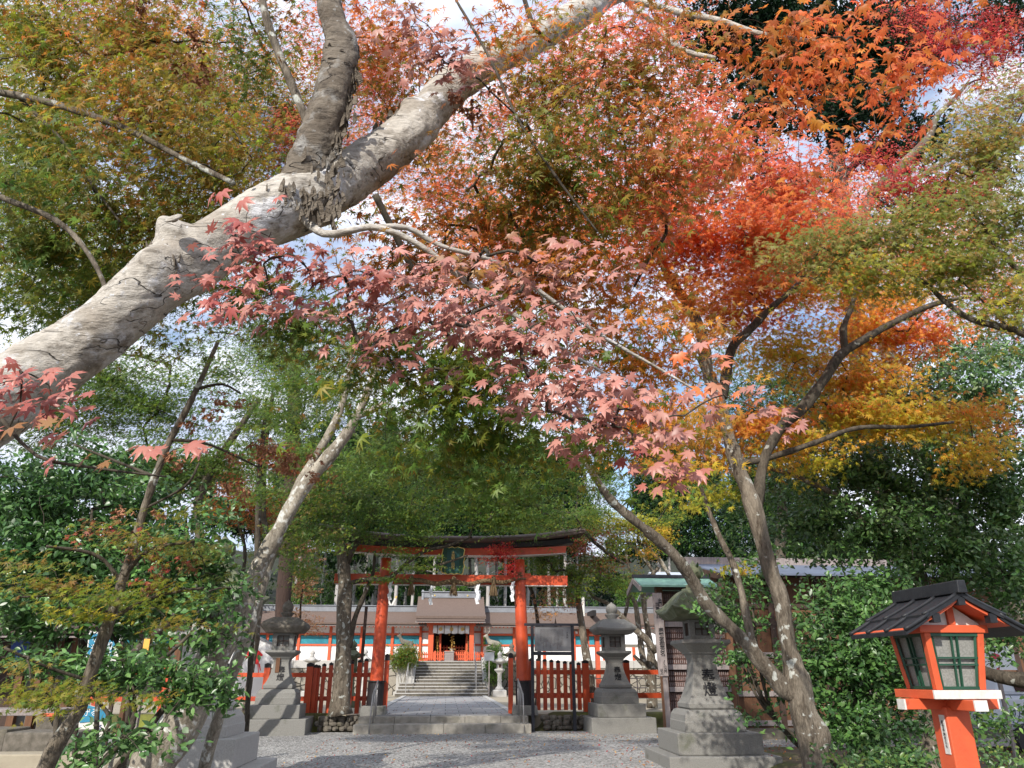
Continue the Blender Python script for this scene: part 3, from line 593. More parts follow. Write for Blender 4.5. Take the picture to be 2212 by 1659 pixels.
# ================================================================== STONE LANTERNS
def make_lantern(label, kind, loc, rz=0, dims=None, mo='stone_moss', mb_='stone', inscr=True, group=None):
    t = thing('stone_lantern', label, 'stone lantern', loc, rz, group)
    D = dims
    MB().sq([(D['b3'][0], -.1), (D['b3'][0], D['b3'][1])], 2).build('lower_base', M[mb_], t, bevel=.02)
    MB().sq([(D['b2'][0], D['b3'][1]+.002), (D['b2'][0], D['b2'][1])], 2).build('middle_base', M[mb_], t, bevel=.015)
    b = D['b1']; z0 = D['b2'][1]
    MB().sq([(b[0], z0+.002), (b[0], z0+(b[1]-z0)*.45), (b[0]*.985, z0+(b[1]-z0)*.47), (b[0]*.96, z0+(b[1]-z0)*.75), (b[0]*.87, z0+(b[1]-z0)*.95), (b[0]*.80, b[1])], 2).build('upper_base', M[mb_], t, bevel=.01)
    s = D['shaft']; za, zb = b[1], s[3]; pr = [(s[0]*.95, za+.002), (s[0], za+.03), (s[0], za+.10), (s[0]*.94, za+.13)]
    for i in range(1, 13):
        k = i/12; r = s[1]+(s[0]*.92-s[1])*(1-k)**2.1
        if k > .8: r += (s[2]-s[1])*((k-.8)/.2)**2
        pr.append((r, za+.13+(zb-za-.13)*k))
    sh = MB().sq(pr, 2).build('shaft', M[mb_], t, bevel=.006)
    p = D['plat']
    MB().sq([(p[0], zb+.003), (p[0]*1.02, zb+.03), (p[1]*.9, p[2]-.1), (p[1]*.98, p[2]-.07), (p[1], p[2]-.065), (p[1]*.98, p[2])], 2).build('platform', M[mb_], t, bevel=.01)
    f = D['box']; z0, z1 = p[2]+.002, f[1]; hw = f[0]
    fb = MB()
    ww = hw*.56; zc0 = z0+(z1-z0)*.22; zc1 = z0+(z1-z0)*.86
    # four corner blocks, sills and heads around real openings
    for sx in (-1, 1):
        for sy in (-1, 1): fb.box(min(sx*ww, sx*hw), max(sx*ww, sx*hw), min(sy*ww, sy*hw), max(sy*ww, sy*hw), z0, z1)
    for (x0, x1, y0, y1) in ((-ww, ww, -hw+.002, -ww), (-ww, ww, ww, hw-.002), (-hw+.002, -ww, -ww, ww), (ww, hw-.002, -ww, ww)):
        fb.box(x0, x1, y0, y1, z0, zc0); fb.box(x0, x1, y0, y1, zc1, z1)
    bx = fb.build('fire_box', M[mb_], t, bevel=.004)
    MB().box(-ww+.01, ww-.01, -ww-.01, ww+.01, zc0-.01, zc1+.01).build('window_paper', M['glass'], bx)
    lt = MB()
    for sy in (-1, 1):
        y0 = sy*(hw-.03); 
        for k in range(-1, 2): lt.box(k*ww*.97-.012, k*ww*.97+.012, y0-.012, y0+.012, zc0, zc1)
        for k in (0, .5, 1): z = zc0+(zc1-zc0)*k; lt.box(-ww, ww, y0-.009, y0+.009, z-.012, z+.012)
        for k in range(-2, 3): lt.box(y0-.01, y0+.01, k*ww*.42-.012, k*ww*.42+.012, zc0, zc1)
    lt.build('lattice', M['wood_dark'], bx)
    r = D['roof']; ze = r[1]; hw = r[0]; zt = r[3]; lf = r[4]; th = r[5]
    pr = [(hw*.42, z1+.002), (hw*.80, z1+.005, lf*.3), (hw*.985, ze-th*.6, lf*.9), (hw, ze-th*.3, lf), (hw, ze, lf), (hw*.97, ze+.015, lf*.9)]
    n = 8
    for i in range(1, n+1):
        k = i/n; hwk = hw*.97+(r[2]-hw*.97)*k
        kk = k**r[6] if r[6] > 0 else (.55*k*k*(3-2*k)+.45*k**.9)
        pr.append((hwk, ze+.015+(zt-ze-.015)*kk, lf*.9*(1-k)**2))
    MB().sq(pr, 8).build('roof', M[mo], t, smooth=False, bevel=0)
    q = D['fin']; z = zt
    if q[0] == 'onion':
        MB().lathe([(r[2]*1.02, z-.02), (r[2]*.98, z+.03), (q[1]*.9, z+.04), (q[1]*.95, z+.10), (q[1]*.72, z+.13), (q[1]*.62, z+.17), (q[1]*.75, z+.20), (q[1]*.6, z+.22), (q[1]*.75, z+.25), (q[1]*1.0, z+.30), (q[1]*1.0, z+.40), (q[1]*.8, z+.47), (q[1]*.35, z+.52), (q[1]*.12, z+.57), (.005, z+.60)], 22).build('finial', M[mo], t, smooth=True)
    else:
        MB().lathe([(q[1]*1.0, z-.02), (q[1]*.85, z+.03), (q[1]*1.3, z+.12), (q[1]*1.25, z+.15), (q[1]*.7, z+.155), (q[1]*.95, z+.20), (q[1]*1.08, z+.28), (q[1]*1.0, z+.36), (q[1]*.7, z+.43), (q[1]*.2, z+.48), (.01, z+.51)], 20).build('finial', M[mo], t, smooth=True)
    if inscr:
        si = inscr
        for ch, k, off in (('奉', .52, 0), ('燈', .24, 0)):
            zz = za+.13+(zb-za-.13)*k; rr = s[1]+(s[0]*.92-s[1])*(1-k)**2.1; sl = (s[0]*.92-s[1])*2.1*(1-k)**1.1/(zb-za-.13)
            text('inscription', ch, M['ink'], sh, Vector((.03, -rr-.009, zz)), si, rot=(PI/2-math.atan(sl), 0, 0), depth=.012, offset=.0015)
    return t
BIG = dict(b3=(1.0, .20), b2=(.77, .56), b1=(.56, .93), shaft=(.42, .215, .27, 1.92), plat=(.29, .47, 2.16), box=(.245, 2.53), roof=(.68, 2.66, .27, 3.10, .11, .055, -1), fin=('onion', .19))
BIG['shaft'] = (.42, .215, .27, 1.90)
bx_ = c4(890, 1490, 14.28).x
make_lantern('large mossy granite lantern in front of the tablet wall, finial behind a leaning trunk', 'big', (bx_, 15.05, 0), -.03, BIG, inscr=.27)
NEAR = dict(BIG); NEAR['b3'] = (1.02, .28); NEAR['b2'] = (.75, .68)
NEAR['b1'] = (.55, 1.02); NEAR['shaft'] = (.42, .22, .27, 1.95)
make_lantern('pale granite lantern half hidden behind the thick leaning trunk and glossy leaves at left', 'near', (-3.72, 12.75, 0), 0, NEAR, mo='stone_moss', mb_='stone_light', inscr=.26)
MID = dict(b3=(.92, .40), b2=(.70, .75), b1=(.545, 1.15), shaft=(.40, .20, .26, 1.97), plat=(.28, .44, 2.18), box=(.30, 2.64), roof=(.60, 2.80, .30, 3.08, .05, .10, .8), fin=('ball', .165))
x = c3(1235, 1550, 22.4).x
make_lantern('dark granite lantern standing right of the gate before the fence', 'mid', (x, 23.3, 0), .02, MID, mo='stone', mb_='stone', inscr=.21)
x = c1(1650, 1280, 22.4).x
MD2 = dict(MID); MD2['fin'] = ('ball', .15); MD2['roof'] = (.62, 2.82, .33, 3.08, .05, .09, .6)
t = make_lantern('weathered granite lantern with a wooden name slip, standing left of the gate', 'mid', (x, 23.3, 0), .05, MD2, mo='stone_brown', mb_='stone', inscr=.21)
MB().box(-.14, -.03, -.27, -.25, 1.58, 2.0).build('wooden_slip', M['wood'], t)
# ---- small lanterns inside the precinct
def small_lantern(label, loc, s, m, group=None, name='small_stone_lantern'):
    t = thing(name, label, 'stone lantern', loc, 0, group)
    MB().sq([(.42*s, -.05), (.42*s, .35*s), (.34*s, .40*s)], 2).build('base', M[m], t, bevel=.01)
    MB().lathe([(.30*s, .40*s), (.26*s, .5*s), (.15*s, .62*s), (.13*s, .9*s), (.16*s, .96*s), (.13*s, 1.02*s), (.14*s, 1.36*s), (.2*s, 1.42*s)], 14).build('shaft', M[m], t, smooth=True)
    MB().lathe([(.2*s, 1.42*s), (.34*s, 1.56*s), (.34*s, 1.64*s), (.2*s, 1.66*s)], 6).build('platform', M[m], t)
    b = MB().lathe([(.2*s, 1.66*s), (.2*s, 1.98*s)], 6).build('fire_box', M[m], t)
    MB().box(-.08*s, .08*s, -.186*s, -.17*s, 1.72*s, 1.92*s).build('opening', M['dark_in'], b)
    vs = []; pr = [(.22, 1.98, 0), (.48, 2.05, .02), (.50, 2.10, .06), (.34, 2.14, .01), (.20, 2.26, 0), (.12, 2.33, 0)]; mb = MB(); fs = []
    for r, z, l_ in pr:
        for i in range(24):
            a = 2*PI*i/24; k = abs(math.cos(3*a))**3; vs.append(((r+l_*k)*s*math.cos(a), (r+l_*k)*s*math.sin(a), (z+l_*k*1.4)*s))
    for j in range(5):
        for i in range(24): a = j*24+i; b_ = j*24+(i+1) % 24; fs.append((a, b_, b_+24, a+24))
    MB().add(vs, fs+[tuple(range(23, -1, -1)), tuple(range(120, 144))]).build('roof', M[m], t)
    MB().lathe([(.12*s, 2.33*s), (.15*s, 2.38*s), (.09*s, 2.42*s), (.15*s, 2.50*s), (.14*s, 2.6*s), (.05*s, 2.68*s), (.005, 2.76*s)], 14).build('finial', M[m], t, smooth=True)
    return t
def z8(x, y, Y): return at((740+x/7.9)/1.1573, (1530+y/7.9)/1.1573, Y)
p = z8(1155, 545, 30); small_lantern('dark mossy lantern seen over the left pickets beside a thin post', (p.x, 30, .4), (p.z-.4)/2.76, 'stone_moss')
p = z8(335, 735, 42); small_lantern('pale grey lantern before the white shrine wall, above the double fence post', (p.x, 42, .4), (p.z-.4)/2.76, 'stone_light')
p = z8(1380, 710, 40); small_lantern('grey weathered lantern between the thin post and the left gate pillar', (p.x, 40, .4), (p.z-.4)/2.76, 'stone_light')
p = c3(300, 985, 43.5); small_lantern('white granite lantern right of the shrine stairs', (p.x, 43.5, .4), (p.z-.4)/2.76, 'stone_light')
p = c3(385, 925, 47); small_lantern('weathered grey lantern just left of the right gate pillar', (p.x, 46.6, .4), (p.z-.4)/2.76, 'stone_brown')

# ================================================================== SIGNBOARD BY THE RIGHT PILLAR
Y = 23.45
t = thing('signboard', 'grey information panel in a dark iron frame in front of the right fence', 'signboard', (3.1, Y, 0))
xa, xb = c3(545, 900, Y).x, c3(848, 900, Y).x; zt = c3(600, 780, Y).z
for xx, nm in ((xa, 'leg'), (xb, 'leg')): MB().box(xx-.045, xx+.045, Y-.045, Y+.045, 0, zt-.07).build(nm, M['iron'], t, rel=True)
MB().box(c3(485, 790, Y).x, c3(892, 790, Y).x, Y-.07, Y+.07, zt-.068, zt).build('top_bar', M['iron'], t, rel=True)
z0, z1 = c3(700, 1012, Y).z, c3(700, 988, Y).z
MB().box(xa+.047, xb-.047, Y-.03, Y+.03, z0-.03, z1-.02).build('lower_bar', M['iron'], t, rel=True)
px0, px1, pz0_, pz1_ = c3(562, 900, Y).x, c3(836, 900, Y).x, c3(700, 990, Y).z, c3(700, 802, Y).z
pn = MB().box(px0, px1, Y-.02, Y+.02, pz0_, pz1_).build('panel', M['panel'], t, rel=True, bevel=.004)
mb = MB()
for xx in (px0+.25, px1-.3): mb.box(xx-.02, xx+.02, Y-.015, Y+.015, pz1_, zt-.069)
mb.build('hanger', M['iron'], t, rel=True)
mb = MB(); q = random.Random(3)           # columns of faint characters
for i in range(17):
    x = px1-.25-i*.042
    for k in range(q.randint(12, 19)):
        z = pz1_-.10-k*.030
        for s_ in range(2):
            dx, dz = q.uniform(-.008, .008), q.uniform(-.008, .008)
            mb.box(x+dx-.009, x+dx+.009, Y-.0225, Y-.0202, z+dz-.0015, z+dz+.0015)
            mb.box(x-dx-.0015, x-dx+.0015, Y-.0225, Y-.0202, z-.009, z+.009)
o = mb.build('lettering', M['wood_dark'], pn); o.data.transform(Matrix.Translation((-3.1, -Y, 0)))
text('title_lettering', '大原野', M['ink'], pn, Vector((px1-.11-3.1, -.023, (pz0_+pz1_)/2-.0+.1)), .055, vertical=True, depth=.001, spacing=1.2)

# ================================================================== STAIRS AND RETAINING WALLS
t = thing('stone_stairs', 'wide grey stone stairs rising from the paved path to the vermilion shrine', 'stairs', (0, 43.2, .4))
XS0, XS1 = c2(865, 1300, 43.2).x, c2(1578, 1300, 43.2).x
ux0, ux1 = -1.78, 2.05; z = .42; y = 43.2
for i in range(4):
    slabs('riser', XS0+.06*i, XS1-.06*i, y+.03, y+.42, z-.25, z+.118, 4, M['stone_brown'], t, 20+i, .005); slabs('step', XS0+.06*i, XS1-.06*i, y, y+.43, z+.12, z+.166, 4, M['stone_light'], t, 20+i, .008); y += .38; z += .166  # riser stone darker, tread stone paler: shading contrast put into the colours
MB().box(XS0+.25, XS1-.25, y+.042, y+.75, .3, z-.002).build('landing', M['stone_step'], t, rel=True)
y += .72
for i in range(7):
    slabs('riser', ux0, ux1, y+.03, y+.40, z-.25, z+.12, 3, M['stone_brown'], t, 40+i, .005); slabs('step', ux0, ux1, y, y+.41, z+.122, z+.168, 3, M['stone_light'], t, 40+i, .008); y += .355; z += .168  # upper flight likewise: dark risers and pale treads paint the shading in
for x0, x1 in ((ux0-.34, ux0-.01), (ux1+.01, ux1+.34)):
    mb = MB(); y0 = 45.1
    mb.add([(x0, y0, .4), (x1, y0, .4), (x1, y+.1, .4), (x0, y+.1, .4), (x0, y0, 1.25), (x1, y0, 1.25), (x1, y+.1, z+.22), (x0, y+.1, z+.22)], [(3, 2, 1, 0), (4, 5, 6, 7), (0, 1, 5, 4), (1, 2, 6, 5), (2, 3, 7, 6), (3, 0, 4, 7)])
    mb.build('side_stone', M['stone_light'], t, rel=True, bevel=.015)
ZT = 2.25
def retaining(name, label, x0, x1, y, z0=.3, z1=ZT+.02):
    t = thing(name, label, 'retaining wall', (x0, y, z0))
    MB().box(x0, x1, y, y+.5, z0, z1-.42).build('piled_stones', M['wallstone'], t, rel=True)
    mb = MB(); x = x0; q = random.Random(int(x0))
    while x < x1-.3:
        w_ = min(q.uniform(.9, 1.5), x1-x); mb.box(x+.006, x+w_-.006, y-.05, y+.55, z1-.415, z1+.02); x += w_
    mb.build('coping_stones', M['stone_light'], t, rel=True, bevel=.02)
retaining('retaining_wall', 'piled stone retaining wall below the white shrine corridor, left of the stairs', -16, ux0-.36, 47.3)
retaining('retaining_wall', 'piled stone retaining wall below the shrine corridor, right of the stairs', ux1+.36, 16, 47.3)
for nm, lb, x0, y0, pts in (('stair_handrail', 'thin steel handrail on the left side of the shrine stairs', -2, 43.2, None), ('stair_handrail', 'thin steel handrail on the right side of the shrine stairs', 2, 43.2, None)):
    left = x0 < 0; x = -1.95 if left else 1.62
    t = thing(nm, lb, 'handrail', (x, 43.2, .4), group='handrails of the shrine stairs')
    pts = [(x-.2*left, 43.3, 1.42), (x-.2*left+.02, 44.7, 2.1), (x, 45.2, 2.15), (x+.1*left, 47.4, 3.25), (x+.1*left, 47.9, 3.25)]
    MB().tube(pts, .024, 8).build('rail', M['steel'], t, rel=True, smooth=True)
    for p_, zb in ((pts[0], .5), (pts[1], 1.0), (pts[2], 1.1), (pts[3], 2.1)): MB().tube([p_, (p_[0], p_[1], zb)], .02, 6).build('upright', M['steel'], t, rel=True)

# ================================================================== SHRINE
SY = 50.0
t = thing('shrine_corridor', 'long vermilion and white shrine corridor with teal slatted windows and brown bark roof', 'shrine building', (0, SY, ZT))
zw = dict(w0=c2(0, 1060, SY).z, w1=c2(0, 948, SY).z, b1=c2(0, 934, SY).z, win1=c2(0, 866, SY).z, rb=c2(0, 850, SY).z, sof=c2(0, 812, SY).z)
posts = [c2(847, 900, SY).x+1.93*k for k in range(-9, 9)]
GX0, GX1 = c2(1070, 900, SY).x, c2(1520, 900, SY).x
def span_boxes(y0, y1, z0, z1, gaps=True):
    mb = MB(); mb.box(-17, GX0, y0, y1, z0, z1); mb.box(GX1, 17, y0, y1, z0, z1); return mb
span_boxes(SY+.06, SY+.2, ZT-.1, zw['w1']).build('white_wall', M['white'], t, rel=True)
span_boxes(SY, SY+.22, ZT, zw['w0']-.03).build('sill_beam', M['verm_or'], t, rel=True, bevel=.01)
span_boxes(SY-.01, SY+.21, zw['w1']+.003, zw['b1']).build('window_sill_beam', M['verm_or'], t, rel=True, bevel=.01)
span_boxes(SY-.005, SY+.20, zw['win1'], zw['rb']).build('window_head_beam', M['verm_or'], t, rel=True, bevel=.01)
span_boxes(SY+.05, SY+.18, zw['rb']+.003, zw['sof']+.45).build('upper_wall', M['white'], t, rel=True)
for i, x in enumerate(posts):
    if GX0-.2 < x < GX1+.2: continue
    MB().box(x-.085, x+.085, SY-.035, SY+.12, ZT, zw['sof']+.35).build('post', M['verm_or'], t, rel=True, bevel=.01)
allx = [p for p in posts]
for a, b in zip(allx, allx[1:]):
    if b > GX0+.1 and a < GX1-.1: 
        if a < GX0-.5: b = GX0-.02
        elif b > GX1+.5: a = GX1-.06
        else: continue
    mb = MB(); xx = a+.13
    mb.box(a+.10, b-.10, SY+.11, SY+.13, zw['b1']+.01, zw['win1']-.01)
    while xx < b-.12: mb.box(xx-.018, xx+.018, SY+.05, SY+.09, zw['b1']+.01, zw['win1']-.01); xx += .072
    wdw = mb.build('window_slats', M['teal'], t, rel=True)
    f = MB(); f.box(a+.085, a+.11, SY+.01, SY+.1, zw['b1']+.002, zw['win1']-.002); f.box(b-.11, b-.085, SY+.01, SY+.1, zw['b1']+.002, zw['win1']-.002); f.box(a+.11, b-.11, SY+.01, SY+.1, zw['win1']-.035, zw['win1']-.003)
    fo = f.build('window_frame', M['greenp'], wdw); fo.data.transform(Matrix.Translation((0, -SY, -ZT)))
# roof of the corridor
def gable(mb, x0, x1, ye, ze, yr, zr, th, sag=.12, n=8, back=None, mi=0):
    prof = []
    for i in range(n+1):
        k = i/n; prof.append((ye+(yr-ye)*k, ze+(zr-ze)*k-sag*math.sin(PI*k)))
    full = prof+[(2*yr-y, z) for y, z in prof[-2::-1]]
    nn = len(full); vs = []
    for x in (x0, x1):
        for y, z in full: vs.append((x, y, z))
        for y, z in full: vs.append((x, y, z-th))
    fs = []
    for i in range(nn-1):
        fs.append((i, 2*nn+i, 2*nn+i+1, i+1)); fs.append((nn+i, nn+i+1, 3*nn+i+1, 3*nn+i))
        fs.append((i, i+1, nn+i+1, nn+i)); fs.append((2*nn+i, 3*nn+i, 3*nn+i+1, 2*nn+i+1))
    fs.append((0, nn, 3*nn, 2*nn)); fs.append((nn-1, 3*nn-1, 4*nn-1, 2*nn-1))
    mb.add(vs, fs, mi); return mb
ce = c2(1000, 790, SY-1.0).z; cr = c2(1000, 690, SY+1.3).z
gable(MB(), -18, 17, SY-1.0, ce+.12, SY+1.3, cr+.05, .10).build('bark_roof', M['bark_roof'], t, rel=True)
gable(MB(), -17.9, 16.9, SY-.9, ce, SY+1.3, cr-.2, .09).build('eave_layer', M['wood_grey'], t, rel=True)
mb = MB(); x = -17.6
while x < 16.8: mb.bar((x, SY-.85, ce-.11), (x, SY+.4, ce+.28), .07, .09); x += .24
tt = mb.build('rafters', M['verm_worn'], t, rel=True); tt['kind'] = 'stuff'
MB().box(-17.9, 16.9, SY+1.12, SY+1.48, cr-.05, cr+.30).build('ridge', M['ridge'], t, rel=True, bevel=.03)
MB().box(-18, 17, SY+1.05, SY+1.55, cr+.303, cr+.36).build('ridge_cap', M['ridge'], t, rel=True, bevel=.02)
# ---- gate hall
t = thing('shrine_gate_hall', 'vermilion central hall with steep brown bark roof, white curtain and dark altar room', 'shrine building', (.2, SY-1, ZT))
GY = SY-1.2
def zz(y, Y=GY): return c2(1300, y, Y).z
def xx_(x, Y=GY): return c2(x, 900, Y).x
P4 = [(1118, 1158), (1428, 1462)]
for a, b in P4: MB().box(xx_(a), xx_(b), GY-.12, GY+.16, ZT, zz(790)).build('pillar', M['verm_or'], t, rel=True, bevel=.015)
for a, b in ((1200, 1216), (1403, 1420)): MB().box(xx_(a), xx_(b), GY+.5, GY+.7, ZT, zz(800)).build('inner_pillar', M['verm_or'], t, rel=True, bevel=.01)
for a, b in ((1050, 1068), (1516, 1534)): MB().box(xx_(a, SY), xx_(b, SY), SY-.1, SY+.2, ZT, zz(800, SY)).build('side_post', M['verm_or'], t, rel=True, bevel=.01)
for a, b in ((1066, 1120), (1462, 1518)):
    MB().box(xx_(a, SY)-.03, xx_(b, SY)+.1, SY+.05, SY+.2, ZT, zz(790, SY)).build('white_panel', M['white'], t, rel=True)
    for y0, y1 in ((850, 838), (948, 934), (1062, 1040)): MB().box(xx_(a, SY)-.04, xx_(b, SY)+.1, SY-.03, SY+.045, zz(y0, SY), zz(y1, SY)).build('cross_beam', M['verm_or'], t, rel=True)
MB().box(xx_(1118)-.1, xx_(1462)+.1, GY-.14, GY+.14, zz(800), zz(778)).build('head_beam', M['verm_or'], t, rel=True, bevel=.01)
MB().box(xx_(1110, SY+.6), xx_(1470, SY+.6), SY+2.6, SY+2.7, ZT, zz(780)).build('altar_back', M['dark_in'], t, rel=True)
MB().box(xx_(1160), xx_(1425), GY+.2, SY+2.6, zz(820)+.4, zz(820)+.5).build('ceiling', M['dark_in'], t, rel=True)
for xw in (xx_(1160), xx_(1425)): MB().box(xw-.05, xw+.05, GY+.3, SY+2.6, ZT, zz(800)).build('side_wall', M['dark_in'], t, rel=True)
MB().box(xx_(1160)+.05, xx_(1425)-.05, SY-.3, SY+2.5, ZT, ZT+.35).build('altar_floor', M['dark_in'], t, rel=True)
mb = MB()
for zf in (.62, .80): mb.box(xx_(1215), xx_(1400), SY-.2, SY-.15, ZT+zf, ZT+zf+.04)
for k in range(9): x = xx_(1215)+(xx_(1400)-xx_(1215))*k/8; mb.box(x-.02, x+.02, SY-.2, SY-.16, ZT+.35, ZT+.95)
mb.build('altar_rail', M['verm_or'], t, rel=True)
for xq in (1180, 1190, 1300, 1418):
    x = xx_(xq); mb = MB(); q = random.Random(xq)
    for k in range(12): z = zz(880)-.09*k; mb.lathe([(.01, 0), (.045+.03*q.random(), .03), (.01, .07)], 8, (x+q.uniform(-.03, .03), GY+.35, z))
    if xq == 1300:
        for k in range(14): mb.lathe([(.01, 0), (.06, .04), (.01, .09)], 8, (x+q.uniform(-.2, .2), GY+.35, ZT+.5+.085*k))
    mb.build('gilt_hanging', M['gold'], t, rel=True)
MB().lathe([(.20, 0), (.24, .05), (.1, .12), (.08, .3), (.16, .42)], 12, (xx_(1300), SY-.35, ZT+.352)).build('offering_stand', M['white_paint'], t, rel=True)
# curtain with round crests
cu_ = MB(); x0, x1 = xx_(1152), xx_(1425); za, zb = zz(858), zz(797); n = 60; vs = []; fs = []
for i in range(n+1):
    x = x0+(x1-x0)*i/n; yy = GY-.17+.02*math.sin(i*.9)
    vs += [(x, yy, za+.02*math.sin(i*.5)), (x, yy, zb), (x, yy+.01, za+.02*math.sin(i*.5)), (x, yy+.01, zb)]
for i in range(n): a = i*4; fs += [(a, a+4, a+5, a+1), (a+2, a+3, a+7, a+6), (a, a+2, a+6, a+4), (a+1, a+5, a+7, a+3)]
cc = cu_.add(vs, fs).build('curtain', M['white'], t, rel=True, smooth=True)
for k in range(3):
    x = xx_(1210+82*k); mb = MB()
    for j in range(16):
        a = 2*PI*j/16; mb.tube([(x+.11*math.cos(a), GY-.2, (za+zb)/2+.02+.11*math.sin(a)), (x+.04*math.cos(a+.5), GY-.2, (za+zb)/2+.02+.04*math.sin(a+.5))], .018, 4)
    o = mb.build('crest', M['gold'], cc); o.data.transform(Matrix.Translation((-.2, -SY+1, -ZT)))
for k in range(5):
    x = xx_(1185+52*k); o = MB().box(x-.02, x+.02, GY-.2, GY-.195, za-.02, zb+.01).build('ribbon', M['wood'], cc); o.data.transform(Matrix.Translation((-.2, -SY+1, -ZT)))
# roof
re_y = GY-1.1; rx0, rx1 = c2(1020, 745, re_y).x, c2(1553, 745, re_y).x
ez = c2(1300, 742, re_y).z; rz_ = c2(1300, 590, SY+.9).z
gable(MB(), rx0, rx1, re_y, ez+.14, SY+.9, rz_+.1, .15, .22, 12).build('bark_roof', M['bark_roof'], t, rel=True)
gable(MB(), rx0+.05, rx1-.05, re_y+.04, ez-.02, SY+.9, rz_-.1, .14, .22, 12).build('roof_edge_layers', M['bark_roof_edge'], t, rel=True)
gable(MB(), rx0+.02, rx1-.02, re_y+.10, ez-.17, SY+.9, rz_-.5, .08, .2, 12).build('eave_board', M['wood_grey'], t, rel=True)
mb = MB(); x = rx0+.2
while x < rx1-.1: mb.bar((x, re_y+.15, ez-.26), (x, GY+.3, ez+.25), .06, .07); x += .17
mb.build('rafters', M['verm_or'], t, rel=True)
MB().box(rx0+.28, rx1-.28, SY+.68, SY+1.12, rz_-.0, rz_+.34).build('ridge', M['ridge'], t, rel=True, bevel=.02)
MB().box(rx0+.2, rx1-.2, SY+.6, SY+1.2, rz_+.343, rz_+.41).build('ridge_cap', M['ridge'], t, rel=True, bevel=.02)
for x in (rx0+.30, rx1-.30): MB().box(x-.07, x+.07, SY+.5, SY+1.3, rz_-.35, rz_+.5, ty=.2).build('ridge_end', M['ridge'], t, rel=True, bevel=.02)
for k in (.25, .75): x = rx0+(rx1-rx0)*k; MB().lathe([(.06, 0), (.05, .02)], 12).build('ridge_boss', M['gold'], t).data.transform(Matrix.Translation((x-.2, .66+1, rz_+.15-ZT)) @ Matrix.Rotation(PI/2, 4, 'X'))
# crossed finials behind
t = thing('inner_sanctum_finials', 'crossed gilt-tipped roof finials rising behind the corridor roof beside the left gate pillar', 'roof finials', (c2(838, 620, 56).x, 56, 5))
p = c2(838, 640, 56)
for s_ in (-1, 1):
    MB().bar((p.x-s_*.32, 56+s_*.05, p.z-.75), (p.x+s_*.28, 56+s_*.05, p.z+.45), .09, .12).build('finial', M['white_paint'], t, rel=True)
    MB().bar((p.x+s_*.28, 56+s_*.05, p.z+.451), (p.x+s_*.36, 56+s_*.05, p.z+.62), .095, .125).build('gilt_tip', M['gold'], t, rel=True)
# ---- low shrine fence and offertory box
t = thing('low_picket_fence', 'low bright vermilion picket fence at the top of the shrine stairs', 'fence', (0, 48.2, ZT))
fy = 48.2; xa, xb = c2(1045, 1020, fy).x, c2(1545, 1020, fy).x; zf = c2(1200, 990, fy).z
ob0, ob1 = c2(1240, 1040, 48.0).x, c2(1310, 1040, 48.0).x
for k in range(36):
    x = xa+(xb-xa)*k/35
    MB().box(x-.033, x+.033, fy, fy+.04, ZT+.05, zf-.03).build('picket', M['verm_or'], t, rel=True)
MB().box(xa, xb, fy+.041, fy+.08, ZT+.12, ZT+.20).build('rail', M['verm_or'], t, rel=True)
MB().box(xa, xb, fy+.041, fy+.08, zf-.22, zf-.14).build('rail', M['verm_or'], t, rel=True)
for xq in (1170, 1400): MB().box(c2(xq, 1000, fy).x-.05, c2(xq, 1000, fy).x+.05, fy-.03, fy+.1, ZT, zf+.02).build('post', M['verm_or'], t, rel=True)
t = thing('offertory_box', 'pale wooden offertory box standing in front of the low shrine fence', 'offertory box', ((ob0+ob1)/2, 47.95, ZT))
MB().box(ob0, ob1, 47.75, 48.12, ZT, ZT+.50).build('box', M['wood_grey'], t, rel=True, bevel=.01)
mb = MB(); 
for k in range(3): mb.box(ob0+.04, ob1-.04, 47.74, 47.749, ZT+.08+.13*k, ZT+.16+.13*k)
mb.build('panels', M['wood_grey'], t, rel=True)
MB().box(ob0-.03, ob1+.03, 47.72, 48.15, ZT+.503, ZT+.56).build('lid', M['wood_grey'], t, rel=True, bevel=.01)
